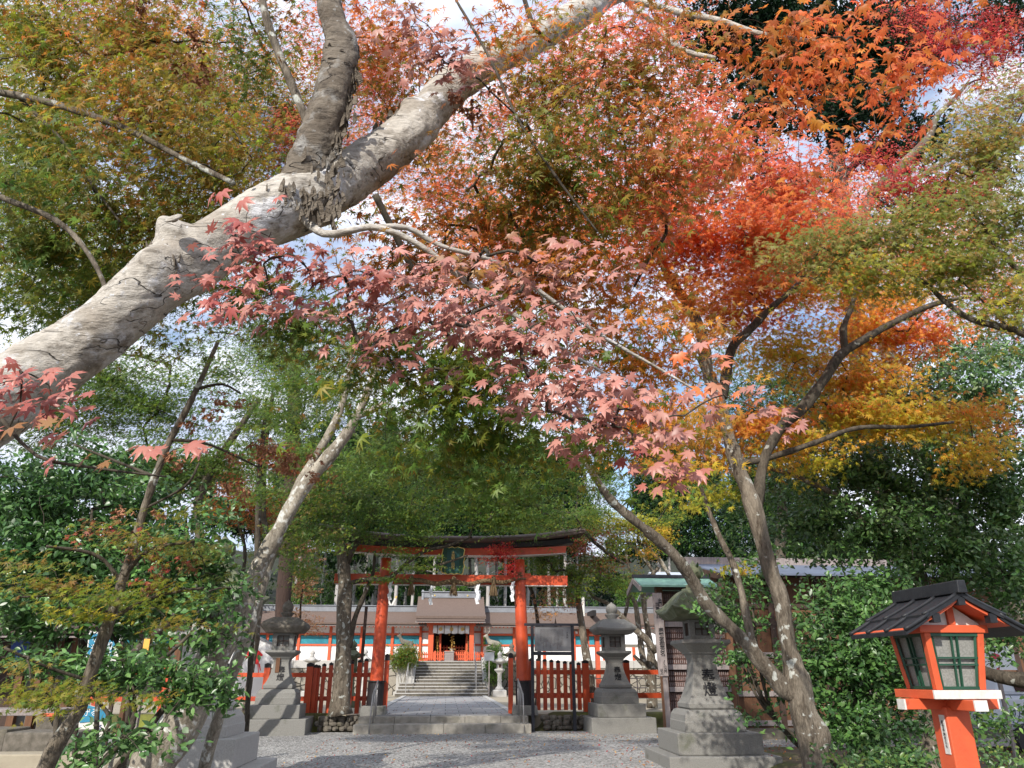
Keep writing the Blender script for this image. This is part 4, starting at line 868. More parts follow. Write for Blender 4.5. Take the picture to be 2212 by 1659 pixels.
# ---- deer statues
def deer(name, label, loc, s, m, face=1, lying=True, antl=True):
    t = thing(name, label, 'deer statue', loc)
    def skin(pts, edges, nm, mm):
        me = bpy.data.meshes.new(nm); me.from_pydata([(p[0]*s*face, p[1]*s, p[2]*s) for p in pts], edges, []); me.update()
        o = finish(nm, me, mm, t); sk = o.modifiers.new('skin', 'SKIN'); sk.use_smooth_shade = True
        for i, p in enumerate(pts): me.skin_vertices[0].data[i].radius = (p[3]*s, p[3]*s)
        me.skin_vertices[0].data[0].use_root = True
        sb = o.modifiers.new('sub', 'SUBSURF'); sb.levels = 1; sb.render_levels = 1; return o
    # x: towards the head
    b = [(-.45, 0, .24, .17), (-.1, 0, .27, .19), (.25, 0, .30, .19), (.40, 0, .46, .14), (.46, 0, .62, .11), (.52, 0, .78, .105), (.66, -.02, .74, .07), (.76, -.03, .70, .05),
         (-.55, .02, .22, .12), (-.25, .18, .10, .08), (-.5, .2, .06, .05), (-.25, -.18, .10, .08), (-.5, -.2, .06, .05), (.30, .16, .10, .07), (.55, .17, .05, .045), (.30, -.16, .10, .07), (.55, -.17, .05, .045),
         (.48, .10, .86, .035), (.42, .19, .92, .02), (.48, -.10, .86, .035), (.42, -.19, .92, .02)]
    e = [(0, 1), (1, 2), (2, 3), (3, 4), (4, 5), (5, 6), (6, 7), (0, 8), (0, 9), (9, 10), (0, 11), (11, 12), (2, 13), (13, 14), (2, 15), (15, 16), (5, 17), (17, 18), (5, 19), (19, 20)]
    skin(b, e, 'body', m)
    if antl:
        for sy in (-1, 1):
            mb = MB(); P_ = [Vector(p)*s for p in ((.52*face+.05*sy, .04*sy, .84), (.46*face+.12*sy, .1*sy, 1.0), (.46*face+.17*sy, .12*sy, 1.2), (.52*face+.13*sy, .1*sy, 1.36))]
            mb.tube(P_, [.03*s, .028*s, .022*s, .01*s], 7); mb.tube([P_[1], P_[1]+Vector((.14*face, .03*sy, .08))*s], [.022*s, .008*s], 6); mb.tube([P_[2], P_[2]+Vector((.13*face, .05*sy, .06))*s], [.018*s, .008*s], 6)
            mb.build('antler', m, t, smooth=True)
    return t
def pedestal(name, label, x, y, z0, z1, w_, m):
    t = thing(name, label, 'pedestal', (x, y, z0))
    MB().sq([(w_, 0), (w_, .2), (w_*.8, .22), (w_*.75, z1-z0-.2), (w_*.9, z1-z0-.15), (w_*.9, z1-z0)], 2).build('block', m, t, bevel=.01)
p = c2(1615, 945, 46.0); pedestal('stone_pedestal', 'stone pedestal hidden in the shrub under the right deer statue', p.x, 46, .4, p.z-.16, .55, M['stone'])
deer('deer_statue', 'grey stone deer with tall antlers sitting on a shrub-covered pedestal right of the stairs', (p.x, 46, p.z-.12), .85, M['bronze'], -1)
p = c2(955, 950, 46.0); pedestal('stone_pedestal', 'pale stone pedestal behind the shrub left of the stairs', p.x, 46, .4, p.z-.05, .6, M['stone_light'])
deer('deer_statue', 'stone deer with a wrapped neck lying on the pedestal left of the stairs', (p.x, 46, p.z-.05), .8, M['stone_brown'], -1, antl=True)
# small notice post
p = c2(1578, 1025, 43.0); t = thing('notice_post', 'small grey notice board on a thin pale post right of the stairs', 'notice board', (p.x, 43, .4))
MB().box(p.x-.03, p.x+.03, 42.97, 43.03, .4, p.z-.24).build('post', M['wood_grey'], t, rel=True)
MB().box(p.x-.27, p.x+.27, 42.93, 42.98, p.z-.25, p.z+.19).build('board', M['ridge'], t, rel=True, bevel=.01)
v = [(p.x-.31, 42.9, p.z+.19), (p.x, 42.9, p.z+.27), (p.x+.31, 42.9, p.z+.19), (p.x+.31, 42.9, p.z+.23), (p.x, 42.9, p.z+.31), (p.x-.31, 42.9, p.z+.23)]
v += [(a[0], 43.05, a[2]) for a in v]; MB().add(v, [(0, 1, 4, 5), (1, 2, 3, 4), (11, 10, 7, 6), (10, 9, 8, 7), (5, 4, 10, 11), (4, 3, 9, 10), (6, 7, 1, 0), (7, 8, 2, 1), (0, 5, 11, 6), (8, 9, 3, 2)]).build('little_roof', M['wood_grey'], t, rel=True)
# thin posts
p0 = z8(1385, 0, 27.5); q0 = z8(1285, 920, 27.5)
t = thing('thin_dark_post', 'thin dark wooden post leaning slightly behind the left pickets', 'post', (q0.x, 27.5, .4)); MB().bar((q0.x, 27.5, .4), (c2(652, 655, 27.5).x, 27.5, c2(652, 655, 27.5).z), .10).build('pole', M['wood_dark'], t, rel=True)
p0 = c3(917, 580, 36); q0 = c3(935, 800, 36)
t = thing('pale_pole', 'slim cream-white pole behind the trunk beside the right lantern', 'pole', (q0.x, 36, .4)); MB().tube([(q0.x, 36, .4), (q0.x, 36, p0.z)], [.08, .07], 10).build('pole', M['white_paint'], t, rel=True)
p0 = c3(990, 800, 33)
t = thing('small_red_shrine', 'small dark red roofed shrine structure behind the right stone lantern', 'small shrine', (p0.x, 33, .4))
za = c3(990, 860, 33).z
for dx in (-.22, .22, ): MB().box(p0.x+dx-.09, p0.x+dx+.09, 32.9, 33.1, .4, za).build('post', M['verm_worn'], t, rel=True)
MB().box(p0.x-.5, p0.x+.45, 32.9, 33.6, za+.003, za+.22).build('beam', M['verm_worn'], t, rel=True)
gable(MB(), p0.x-1.5, p0.x+.5, 32.3, za+.25, 33.3, za+.75, .08).build('roof', M['bark_roof'], t, rel=True)
MB().box(p0.x-.0, p0.x+.16, 32.6, 33.9, za+.72, za+.95).build('ridge_end', M['black'], t, rel=True)

# ================================================================== WHITE VOTIVE BOARD WITH RED HORSE (left)
def ze(x, y, Y=28): return at((500+x/7.9)/1.1573, (1550+y/7.9)/1.1573, Y)
EY = 27.6
a = [ze(*p, EY) for p in ((285, 1090), (690, 1360), (1130, 1370), (1240, 830), (1345, 470), (1120, 360), (770, 400), (640, 530))]
L0, R0 = ze(270, 1050, EY).x, ze(1350, 1050, EY).x; zb = .95; xm = ze(1000, 350, EY).x
t = thing('votive_board', 'big white house-shaped votive board painted with a red horse, left of the gate', 'votive board', (xm, EY, .4))
R0 = ze(1370, 900, EY).x; L0 = xm-(R0-xm)*2.4; zs = ze(1350, 470, EY).z; za = ze(1120, 340, EY).z; xap = ze(1090, 360, EY).x; zl = zs-.25
pv = [(L0, .75), (R0, .75), (R0, zs), (xap, za), (L0, zl)]
vs = [(x, EY, z) for x, z in pv]+[(x, EY+.08, z) for x, z in pv]
bd = MB().add(vs, [(0, 1, 2, 3, 4), (9, 8, 7, 6, 5)]+[(i, i+5, (i+1) % 5+5, (i+1) % 5) for i in range(5)]).build('board', M['white'], t, rel=True)
MB().bar((R0+.1, EY, zs-.03), (xap, EY, za+.05), .16, .06).build('roof_edge', M['ridge'], t, rel=True)
MB().bar((L0-.1, EY, zl-.03), (xap, EY, za+.05), .16, .06).build('roof_edge', M['ridge'], t, rel=True)
for x in (L0+.3, R0-.3): MB().box(x-.06, x+.06, EY+.085, EY+.2, .4, 1.6).build('leg', M['wood_grey'], t, rel=True)
def flat(name, polys, m, par, Y0, fn, base, th=.006):
    mb = MB()
    for P_ in polys:
        w_ = [fn(x, y, Y0) for x, y in P_]; n = len(w_)
        vs = [(p.x, Y0-th, p.z) for p in w_]+[(p.x, Y0-.001, p.z) for p in w_]
        mb.add(vs, [tuple(range(n)), tuple(range(2*n-1, n-1, -1))]+[(i, i+n, (i+1) % n+n, (i+1) % n) for i in range(n)])
    o = mb.build(name, m, par); o.data.transform(Matrix.Translation(-Vector(base))); return o
base = (xm, EY, .4)
flat('red_horse', [[(1100, 610), (1160, 600), (1200, 640), (1245, 690), (1225, 715), (1160, 712), (1150, 745), (1160, 800), (1165, 860), (1120, 878), (1060, 850), (1020, 862), (1035, 780), (1050, 725), (1100, 712), (1130, 690), (1120, 640)],
     [(870, 660), (930, 630), (990, 605), (1010, 690), (1050, 740), (1040, 800), (960, 760), (900, 745)],
     [(1150, 860), (1185, 860), (1200, 1000), (1185, 1000)], [(1135, 870), (1150, 870), (1165, 1060), (1150, 1060)]], M['redp'], bd, EY, ze, base)
text('lettering', '大野', M['ink'], bd, Vector((ze(960, 520).x-xm, -.006, ze(1100, 520).z-.4)), .22, depth=.002)
text('lettering', '謹賀', M['ink'], bd, Vector((ze(830, 880).x-xm, -.006, ze(1100, 890).z-.4)), .28, depth=.002, vertical=True, spacing=.8)

# ================================================================== VOTIVE TABLET WALL, STAKE, TIMBER BUILDING (right)
WY = 19.6
def w4(x, y, Y=WY): return c4(x, y, Y)
t = thing('donor_tablet_wall', 'timber wall of small inscribed tablets under a green copper roof, behind the large lantern', 'notice wall', (6.3, WY, 0))
x0, x1 = w4(468, 700).x, w4(935, 900).x
zt = w4(500, 340).z
MB().box(x0, x1, WY+.08, WY+.16, .3, zt-.1).build('back_board', M['wood_dark'], t, rel=True)
rows = [(1300, 1110), (1070, 950), (905, 790), (760, 637), (592, 390)]
for i, (ya, yb) in enumerate(rows):
    za, zb = w4(700, ya).z, w4(700, yb).z
    mb = MB(); nrow = 3; hh = (zb-za)/nrow; wd = .052
    for r_ in range(nrow):
        x = x0+.05
        while x < x1-.04:
            mb.box(x+.004, x+wd-.006, WY+.06, WY+.079, za+hh*r_+.012, za+hh*(r_+1)-.006); x += wd
    o = mb.build('tablet_row', M['tablet'], t, rel=True); o['kind'] = 'stuff'
    mb = MB(); q = random.Random(i)
    for r_ in range(nrow):
        x = x0+.05
        while x < x1-.04:
            for k in range(5):
                zc = za+hh*r_+.03+(hh-.05)*(k+.5)/5; mb.box(x+.016+q.uniform(-.004, .004), x+wd-.018, WY+.056, WY+.0595, zc-.008, zc+.006)
            x += wd
    o = mb.build('tablet_writing', M['wood_grey'], t, rel=True); o['kind'] = 'stuff'
for ya, yb in ((633, 595), (943, 906), (1105, 1068), (1345, 1300)):
    MB().box(x0-.02, x1+.02, WY-.03, WY+.078, w4(700, ya).z, w4(700, yb).z).build('rail', M['wood_grey'], t, rel=True, bevel=.006)
for x in (x0-.06, x1+.08): MB().box(x-.08, x+.08, WY-.05, WY+.15, 0, zt).build('post', M['wood'], t, rel=True)
gx0, gx1 = w4(290, 320, WY-.55).x, w4(853, 320, WY-.55).x; ge = w4(500, 338, WY-.6).z; gr = w4(500, 272, WY).z
gable(MB(), gx0, gx1, WY-.6, ge+.04, WY+.1, gr, .05, 0, 2).build('copper_roof', M['copper'], t, rel=True)
MB().box(gx0-.03, gx1+.03, WY+.03, WY+.17, gr-.01, gr+.07).build('ridge', M['iron'], t, rel=True)
MB().bar((gx0-.01, WY-.62, ge-.06), (gx0-.01, WY+.1, gr-.08), .05, .12).build('barge_board', M['wood_grey'], t, rel=True)
MB().bar((gx0-.01, WY+.82, ge-.06), (gx0-.01, WY+.1, gr-.08), .05, .12).build('barge_board', M['wood_grey'], t, rel=True)
MB().box(x0-.15, x1+.1, WY-.04, WY+.04, zt-.08, zt+.12).build('head_beam', M['wood_dark'], t, rel=True)
# inscribed stake
KY = 19.0
t = thing('inscribed_stake', 'tall grey wooden stake brushed with black characters, left of the large lantern', 'signpost', (5.3, KY, 0))
b0 = c4(462, 990, KY); b1 = c4(428, 560, KY); b2 = c4(412, 385, KY)
MB().bar((b0.x, KY, b0.z), (b2.x, KY, b2.z), .235, .04).build('board', M['wood_grey'], t, rel=True)
bb = t.children[0]
MB().bar((b0.x+.07, KY+.06, 0), (b0.x+.03, KY+.06, b2.z-.1), .11, .07).build('post', M['wood_grey'], t, rel=True)
tilt = math.atan2(b2.x-b0.x, b2.z-b0.z)
def stake_text(s, x, y, sz, v=True, sp=.85): 
    p = c4(x, y, KY); text('lettering', s, M['ink'], bb, Vector((p.x-5.3, -.024, p.z)), sz, rot=(PI/2, tilt, 0), vertical=v, depth=.002, offset=.002, spacing=sp)
stake_text('奉賛者御芳名', 449, 745, .135, sp=.80)
stake_text('台\n風\n二\n十\n一\n号', 440, 505, .105, v=False, sp=.78)
stake_text('災\n害\n復\n旧', 418, 515, .10, v=False, sp=.95)
stake_text('（', 455, 898, .13, v=False)
stake_text('一\n万\n円', 474, 940, .075, v=False, sp=.82)
stake_text('以\n上', 447, 958, .075, v=False, sp=.82)
# timber building
BY = 20.4
t = thing('timber_building', 'low brown timber building with a blue-grey metal roof behind the right-hand bushes', 'building', (10, BY, 0))
e0 = c4(790, 237, BY-.9); r0 = c4(700, 152, BY+.6); bx1 = 16.5; bx0 = c4(860, 400, BY).x
ze_, zr_ = e0.z, r0.z
mb = MB(); XA = c4(690, 180, BY).x
mb.add([(XA+.45, BY-.9, ze_), (bx1, BY-.9, ze_), (bx1, BY+.6, zr_-.08), (XA-.05, BY+.6, zr_-.08), (XA+.45, BY-.9, ze_-.05), (bx1, BY-.9, ze_-.05), (bx1, BY+.6, zr_-.13), (XA-.05, BY+.6, zr_-.13)], [(0, 1, 2, 3), (7, 6, 5, 4), (4, 5, 1, 0), (5, 6, 2, 1), (6, 7, 3, 2), (7, 4, 0, 3)])
mb.build('roof', M['slate'], t, rel=True)
MB().box(XA-.1, bx1, BY+.55, BY+.75, zr_-.15, zr_+.10).build('ridge', M['wood_grey'], t, rel=True, bevel=.01)
mb = MB(); mb.bar((XA+.42, BY-.88, ze_-.10), (XA-.02, BY+.6, zr_-.2), .06, .16); mb.build('barge_board', M['wood_dark'], t, rel=True)
MB().box(bx0, bx1, BY, BY+3.0, .25, zr_-.35).build('board_wall', M['wood'], t, rel=True)
for k in range(7):
    x = bx0+.06+1.35*k; MB().box(x-.075, x+.075, BY-.06, BY-.003, .25, zr_-.3).build('post', M['wood_dark'], t, rel=True)
for z_ in (.30, 1.0, 1.95, 2.75, 3.2): MB().box(bx0, bx1, BY-.045, BY-.002, z_, z_+.13).build('cross_rail', M['wood_grey'] if z_ < 2 else M['wood_dark'], t, rel=True)
MB().box(bx0-.1, bx1, BY-.3, BY+3, 0, .25).build('stone_footing', M['stone_brown'], t, rel=True)
mb = MB(); x = bx0+.2
while x < bx1: mb.bar((x, BY-.85, ze_-.09), (x, BY+.3, ze_+.15), .06, .08); x += .45
mb.build('rafters', M['wood_dark'], t, rel=True)
# pale building seen beyond
t = thing('white_tent', 'white marquee canopy glimpsed between the trunks right of the stone lantern', 'marquee', (9, 38, 0))
p = c3(1300, 900, 38)
MB().add([(p.x-1.2, 36, p.z-.3), (p.x+1.7, 36, p.z-.3), (p.x+1.7, 40, p.z-.3), (p.x-1.2, 40, p.z-.3), (p.x+.25, 38, p.z+.6)], [(0, 1, 4), (1, 2, 4), (2, 3, 4), (3, 0, 4), (3, 2, 1, 0)]).build('canopy', M['white'], t, rel=True)
for dx in (-1.15, 1.65): MB().tube([(p.x+dx, 36.05, .4), (p.x+dx, 36.05, p.z-.31)], .03, 6).build('leg', M['steel'], t, rel=True)
t = thing('pale_building', 'pale low-roofed building far behind the leaning trunks at right', 'building', (15, 48, 0))
p = c4(500, 250, 48); zt_ = c4(600, 255, 48).z
MB().box(p.x, p.x+9, 48, 54, .3, zt_-.9).build('wall', M['wood_grey'], t, rel=True)
gable(MB(), p.x-.5, p.x+9.5, 47.2, zt_-1.0, 51, zt_+.55, .1, .0, 3).build('roof', mat('light_metal_roof', (.42, .46, .52), (.38, .42, .47), .5), t, rel=True)
mb = MB()
for k in range(5): mb.box(p.x+.6+1.2*k, p.x+1.3+1.2*k, 47.93, 47.99, 1.6, 2.8)
mb.build('windows', M['dark_in'], t, rel=True)
# bamboo rails behind right fence
t = thing('bamboo_fence', 'low open bamboo fence in the yard behind the right vermilion fence', 'fence', (7, 30, .4))
for k in range(7): x = 5.6+.55*k; MB().tube([(x, 30, .4), (x, 30, 1.45)], .022, 6).build('upright', M['wood_grey'], t, rel=True)
for z_ in (.75, 1.05, 1.38): MB().tube([(5.5, 29.97, z_), (9.1, 29.97, z_)], .018, 6).build('rail', M['wood_grey'], t, rel=True)

# ================================================================== ORANGE GARDEN LANTERN (right, near)
OY = 5.2
p = c5(1010, 1240, OY); px_, zb_ = p.x+.0, p.z
t = thing('lantern_post', 'orange wooden lantern on a post with black roof and green latticed windows', 'garden lantern', (px_, OY+.1, 0))
cx_, cy_ = px_, OY+.1
MB().box(cx_-.085, cx_+.085, cy_-.085, cy_+.085, -.1, zb_+.02).build('post', M['verm_or'], t, rel=True, bevel=.008)
wb = .60*.5
MB().box(cx_-.045, cx_+.045, cy_-.33, cy_+.33, zb_+.003, zb_+.07).build('cross_beam', M['verm_or'], t, rel=True, bevel=.004)
MB().box(cx_-.33, cx_+.33, cy_-.045, cy_+.045, zb_+.004, zb_+.072).build('cross_beam', M['verm_or'], t, rel=True, bevel=.004)
mb = MB()
for sx, sy in ((1, 0), (-1, 0), (0, 1), (0, -1)):
    a = Vector((cx_+sx*.33, cy_+sy*.33, zb_+.037)); b = a+Vector((sx*.012, sy*.012, 0)); mb.bar(a, b, .088, .066)
mb.build('white_beam_end', M['white_paint'], t, rel=True)
zl0 = zb_+.074; zl1 = zl0+.055
MB().box(cx_-.235, cx_+.235, cy_-.215, cy_+.235, zl0, zl1).build('ledge', M['verm_or'], t, rel=True, bevel=.003)
MB().box(cx_-.235, cx_+.235, cy_-.235, cy_-.2165, zl0, zl1).build('white_ledge_front', M['white_paint'], t, rel=True, bevel=.003)
hb, ht = .175, .215; z0 = zl1+.001; z1 = z0+.36
def leg_(sx, sy):
    w_ = .045; vs = []
    for (h, z) in ((hb, z0), (ht, z1)):
        x, y = sx*h, sy*h; xi, yi = x-sx*w_, y-sy*w_
        vs += [(cx_+x, cy_+y, z), (cx_+xi, cy_+y, z), (cx_+xi, cy_+yi, z), (cx_+x, cy_+yi, z)]
    mb = MB().add(vs, [(0, 1, 2, 3), (7, 6, 5, 4), (0, 4, 5, 1), (1, 5, 6, 2), (2, 6, 7, 3), (3, 7, 4, 0)]); return mb
for sx in (-1, 1):
    for sy in (-1, 1):
        o = leg_(sx, sy).build('corner_post', M['verm_or'], t, rel=True, bevel=.003)
        bm = None
def face_pt(k, u, v, inset=0):
    """k: side 0 front,1 right,2 back,3 left; u -1..1, v 0..1"""
    h = hb+(ht-hb)*v-inset; wdt = (hb+(ht-hb)*v-.045)
    x, y = [(u*wdt, -h), (h, u*wdt), (-u*wdt, h), (-h, -u*wdt)][k]
    return Vector((cx_+x, cy_+y, z0+(z1-z0)*v))
for k in range(4):
    n = [Vector((0, -1, 0)), Vector((1, 0, 0)), Vector((0, 1, 0)), Vector((-1, 0, 0))][k]
    gl = [face_pt(k, u, v, .03) for u, v in ((-1, 0), (1, 0), (1, 1), (-1, 1))]; gl += [q-n*.006 for q in gl]
    wo = MB().add(gl, [(0, 1, 2, 3), (7, 6, 5, 4), (0, 4, 5, 1), (1, 5, 6, 2), (2, 6, 7, 3), (3, 7, 4, 0)]).build('window', M['glass'], t, rel=True)
    mb = MB()
    for u in (-.93, -.12, .12, .93): mb.bar(face_pt(k, u, .0, .012), face_pt(k, u, 1, .012), .016 if abs(u) > .5 else .011, .016)
    for v in (.03, .44, .56, .97): mb.bar(face_pt(k, -1, v, .010), face_pt(k, 1, v, .010), .018 if v in (.03, .97) else .011, .02 if v in (.03, .97) else .011)
    o = mb.build('lattice', M['greenp'], wo); o.data.transform(Matrix.Translation((-px_, -OY-.1, 0)))
MB().box(cx_-ht-.03, cx_+ht+.03, cy_-ht-.01, cy_+ht+.01, z1+.001, z1+.052).build('head_beam', M['verm_or'], t, rel=True, bevel=.004)
mb = MB(); zg = z1+.053; zr = zg+.15
mb.add([(cx_-ht, cy_-ht+.02, zg), (cx_+ht, cy_-ht+.02, zg), (cx_, cy_-ht+.02, zr), (cx_-ht, cy_+ht-.02, zg), (cx_+ht, cy_+ht-.02, zg), (cx_, cy_+ht-.02, zr)], [(0, 1, 2), (5, 4, 3), (0, 3, 4, 1), (1, 4, 5, 2), (2, 5, 3, 0)])
mb.build('white_gable', M['white_paint'], t, rel=True)
MB().box(cx_-.024, cx_+.024, cy_-ht-.004, cy_-ht+.018, zg+.001, zr-.01).build('king_post', M['verm_or'], t, rel=True)
def slope(mb, sgn, y0, y1, zoff, th, x_in, x_out, zr0, zd, n=6, mi=0):
    """one curved roof plane"""
    vs = []; fs = []
    for i in range(n+1):
        k = i/n; x = x_in+(x_out-x_in)*k; z = zr0-zd*(k**.85)+zoff
        vs += [(cx_+sgn*x, cy_+y0, z), (cx_+sgn*x, cy_+y1, z), (cx_+sgn*x, cy_+y0, z-th), (cx_+sgn*x, cy_+y1, z-th)]
    for i in range(n):
        a = i*4; fs += [(a, a+4, a+5, a+1), (a+2, a+3, a+7, a+6), (a, a+2, a+6, a+4), (a+1, a+5, a+7, a+3)]
    fs += [(0, 1, 3, 2), (n*4, n*4+2, n*4+3, n*4+1)]
    return mb.add(vs, fs, mi)
ZR = zr+.055
for sgn in (-1, 1):
    slope(MB(), sgn, -.35, .35, -.028, .02, 0.0, .415, ZR, .215).build('soffit_board', M['verm_or'], t, rel=True)
    rf = slope(MB(), sgn, -.37, .37, 0, .026, 0.0, .27, ZR, .235*(.27/.47)**.85).build('upper_roof', M['tile'], t, rel=True)
    rl = slope(MB(), sgn, -.36, .36, -.005, .026, .25, .43, ZR-.235*(.25/.47)**.85-.005, .105).build('lower_roof', M['tile'], t, rel=True)
    for yy in (-.36, -.12, .12, .36):
        pts = []
        for i in range(9): k = i/8; pts.append((cx_+sgn*(.02+.27*k), cy_+yy, ZR+.008-.235*((.02+.27*k)/.47)**.85))
        mb = MB().tube(pts, .013, 6); pts = [(cx_+sgn*(.25+.185*i/6), cy_+yy, ZR-.235*(.25/.47)**.85-.005+.004-.105*(i/6)**.85) for i in range(7)]
        mb.tube(pts, .015, 6); mb.build('roof_batten', M['tile'], t, rel=True, smooth=True)
MB().box(cx_-.035, cx_+.035, cy_-.40, cy_+.40, ZR-.01, ZR+.075, tx=.006).build('ridge', M['tile'], t, rel=True, bevel=.006)
for sx in (-.0, -.2, .2):
    zz_ = ZR-.235*(abs(sx)/.47)**.85-.055; MB().box(cx_+sx-.025, cx_+sx+.025, cy_-.365, cy_-.31, zz_-.03, zz_+.03).build('purlin_end', M['tile'], t, rel=True)
pa = c5(905, 1260, OY); 
mb = MB().box(cx_-.0865-.004, cx_-.086, cy_-.06, cy_-.005, zb_-.27, zb_-.03); o = mb.build('white_name_strip', M['white_paint'], t, rel=True)
text('lettering', '献燈奉納者氏名', M['ink'], o, Vector((cx_-.091-px_, cy_-.032-OY-.1, zb_-.15)), .026, rot=(PI/2, 0, -PI/2), vertical=True, depth=.0006, spacing=.95)

# ================================================================== LEFT: NOTICE SHED, POSTERS, STONE BLOCKS
def l0(x, y, Y): return at((x/4.148)/1.1573, (1520+y/4.148)/1.1573, Y)
def poly_panel(pts, Y, th=.03): 
    w_ = [l0(x, y, Y) for x, y in pts]; n = len(w_)
    return MB().add([(p.x, Y, p.z) for p in w_]+[(p.x, Y+th, p.z) for p in w_], [tuple(range(n)), tuple(range(2*n-1, n-1, -1))]+[(i, i+n, (i+1) % n+n, (i+1) % n) for i in range(n)])
PY = 14.2
a = l0(900, 400, PY)
t = thing('poster_stand', 'white standing sign with a teal-blue poster, upper one behind the thin leaning trunk', 'sign', (a.x, PY, 0))
bd = poly_panel([(880, 600), (925, 235), (1250, 270), (1215, 620)], PY).build('board', M['white_paint'], t, rel=True)
o = poly_panel([(900, 520), (935, 258), (1205, 285), (1170, 500)], PY-.012, .01).build('poster_face', M['signblue'], bd); o.data.transform(Matrix.Translation((-a.x, -PY, 0)))
p = l0(985, 430, PY); text('lettering', '文化財', M['inkw'], bd, Vector((p.x-a.x, -.016, p.z)), .14, depth=.001, vertical=True, spacing=.8)
p = l0(1120, 440, PY); text('lettering', '講け', M['inkw'], bd, Vector((p.x-a.x, -.016, p.z)), .14, depth=.001, vertical=True, spacing=.9)
for xx in (905, 1225): p = l0(xx, 600, PY+.05); MB().box(p.x-.03, p.x+.03, PY+.035, PY+.09, 0, p.z+.4).build('leg', M['wood_dark'], t, rel=True)
PY = 13.0; a = l0(800, 1200, PY)
t = thing('poster_stand', 'white standing sign with a smaller blue poster, lower one above the bright leaf clump', 'sign', (a.x, PY, 0))
bd = poly_panel([(765, 1418), (800, 980), (1135, 1060), (1080, 1370)], PY).build('board', M['white_paint'], t, rel=True)
o = poly_panel([(825, 1190), (840, 990), (1105, 1060), (1085, 1165)], PY-.012, .01).build('poster_face', M['signblue'], bd); o.data.transform(Matrix.Translation((-a.x, -PY, 0)))
p = l0(940, 1085, PY); text('lettering', '守る', M['inkw'], bd, Vector((p.x-a.x, -.016, p.z)), .12, depth=.001)
p = l0(1035, 1240, PY); text('lettering', 'る', M['navy'], bd, Vector((p.x-a.x, -.006, p.z)), .09, depth=.001)
for xx in (800, 1090): p = l0(xx, 1380, PY+.05); MB().box(p.x-.03, p.x+.03, PY+.035, PY+.09, 0, p.z+.3).build('leg', M['wood_dark'], t, rel=True)
SHY = 15.5; a = l0(500, 300, SHY)
t = thing('notice_shed', 'dark timber roofed shed with grey stone tablets at the far left', 'shed', (a.x, SHY, 0))
p0 = l0(-400, 300, SHY); p1 = l0(860, 300, SHY)
MB().box(p0.x, p1.x, SHY+.5, SHY+.6, .3, l0(0, 150, SHY).z).build('back_wall', M['wood_dark'], t, rel=True)
for xx in (-200, 290, 480, 615, 800): p = l0(xx, 300, SHY); MB().box(p.x-.06, p.x+.06, SHY, SHY+.12, .0, l0(0, 180, SHY).z).build('post', M['wood'], t, rel=True)
gable(MB(), p0.x-.3, p1.x+.5, SHY-.9, l0(0, 215, SHY-.9).z, SHY+.4, l0(0, 30, SHY).z, .08, 0, 2).build('roof', M['wood_dark'], t, rel=True)
MB().box(p0.x, p1.x+.3, SHY-.85, SHY-.8, l0(0, 305, SHY-.85).z, l0(0, 285, SHY-.85).z).build('eave_trim', M['wood_grey'], t, rel=True)
for x0_, x1_, yt in ((310, 470, 370), (495, 600, 320), (640, 750, 375)):
    u = l0(x0_, 480, SHY+.2).x; v_ = l0(x1_, 480, SHY+.2).x
    s_ = MB().box(u, v_, SHY+.2, SHY+.32, .5, l0(0, yt, SHY+.2).z).build('inscribed_stone_tablet', M['stone'], t, rel=True, bevel=.02)
a = l0(200, 400, 15.2); t = thing('blue_sheet', 'blue cloth hanging at the left end of the dark shed', 'cloth sheet', (a.x, 15.2, 1))
poly_panel([(130, 270), (330, 235), (290, 470), (165, 560), (110, 420)], 15.2, .02).build('cloth', M['blue'], t, rel=True)
for i, (xa_, xb_, ya_, yb_, yy, lb, mm) in enumerate(((50, 760, 1290, 1520, 12.4, 'long pale stone block at the lower left, behind the thin trunk', 'stone_brown'), (385, 660, 1120, 1240, 13.4, 'small stone block resting above the long block at lower left', 'stone_brown'), (-300, 40, 1260, 1430, 12.5, 'dark stone block cut by the left edge of the view', 'stone_brown'))):
    u, v_ = l0(xa_, ya_, yy), l0(xb_, yb_, yy)
    zb2 = max(v_.z, 0) if i != 1 else v_.z
    o = MB().box(u.x, v_.x, yy, yy+.7, zb2-(.25 if i != 1 else .5), u.z).build('stone_block', M[mm], bevel=.03); tag(o, lb, 'stone block')
u = l0(-100, 1520, 11.9); v_ = l0(560, 1600, 11.9)
o = MB().box(u.x-1, v_.x+.4, 11.9, 12.35, -.1, max(.15, u.z)).build('stone_kerb', M['sand'], bevel=.02); tag(o, 'pale stone kerb along the bottom left under the long block', 'kerb')
u = l0(530, 1085, 13.5); v_ = l0(690, 1115, 13.5)
o = MB().box(u.x, v_.x, 13.2, 13.35, v_.z, u.z).build('red_board', M['verm_or'], bevel=.005); tag(o, 'short bright red board lying on the small stone block at left', 'board')
u = l0(270, 1040, 13.8); v_ = l0(740, 1090, 13.8)
o = MB().box(u.x-1.2, v_.x, 13.4, 14.2, v_.z-.02, u.z).build('wooden_bench', M['wood_grey'], bevel=.01); tag(o, 'weathered plank bench above the stone blocks at the far left', 'bench')
t = thing('wooden_rack', 'brown upright timbers of a small rack behind the left granite lantern', 'rack', (-4.9, 14.6, 0))
for xx, ww_, m_ in ((760, .10, 'wood'), (800, .12, 'wood'), (845, .08, 'wood_grey'), (1040, .10, 'wood')):
    p = c1(xx, 1180, 14.6); MB().box(p.x-ww_/2, p.x+ww_/2, 14.55, 14.65, 0, c1(xx, 700 if xx > 900 else 1080, 14.6).z).build('upright', M[m_], t, rel=True)
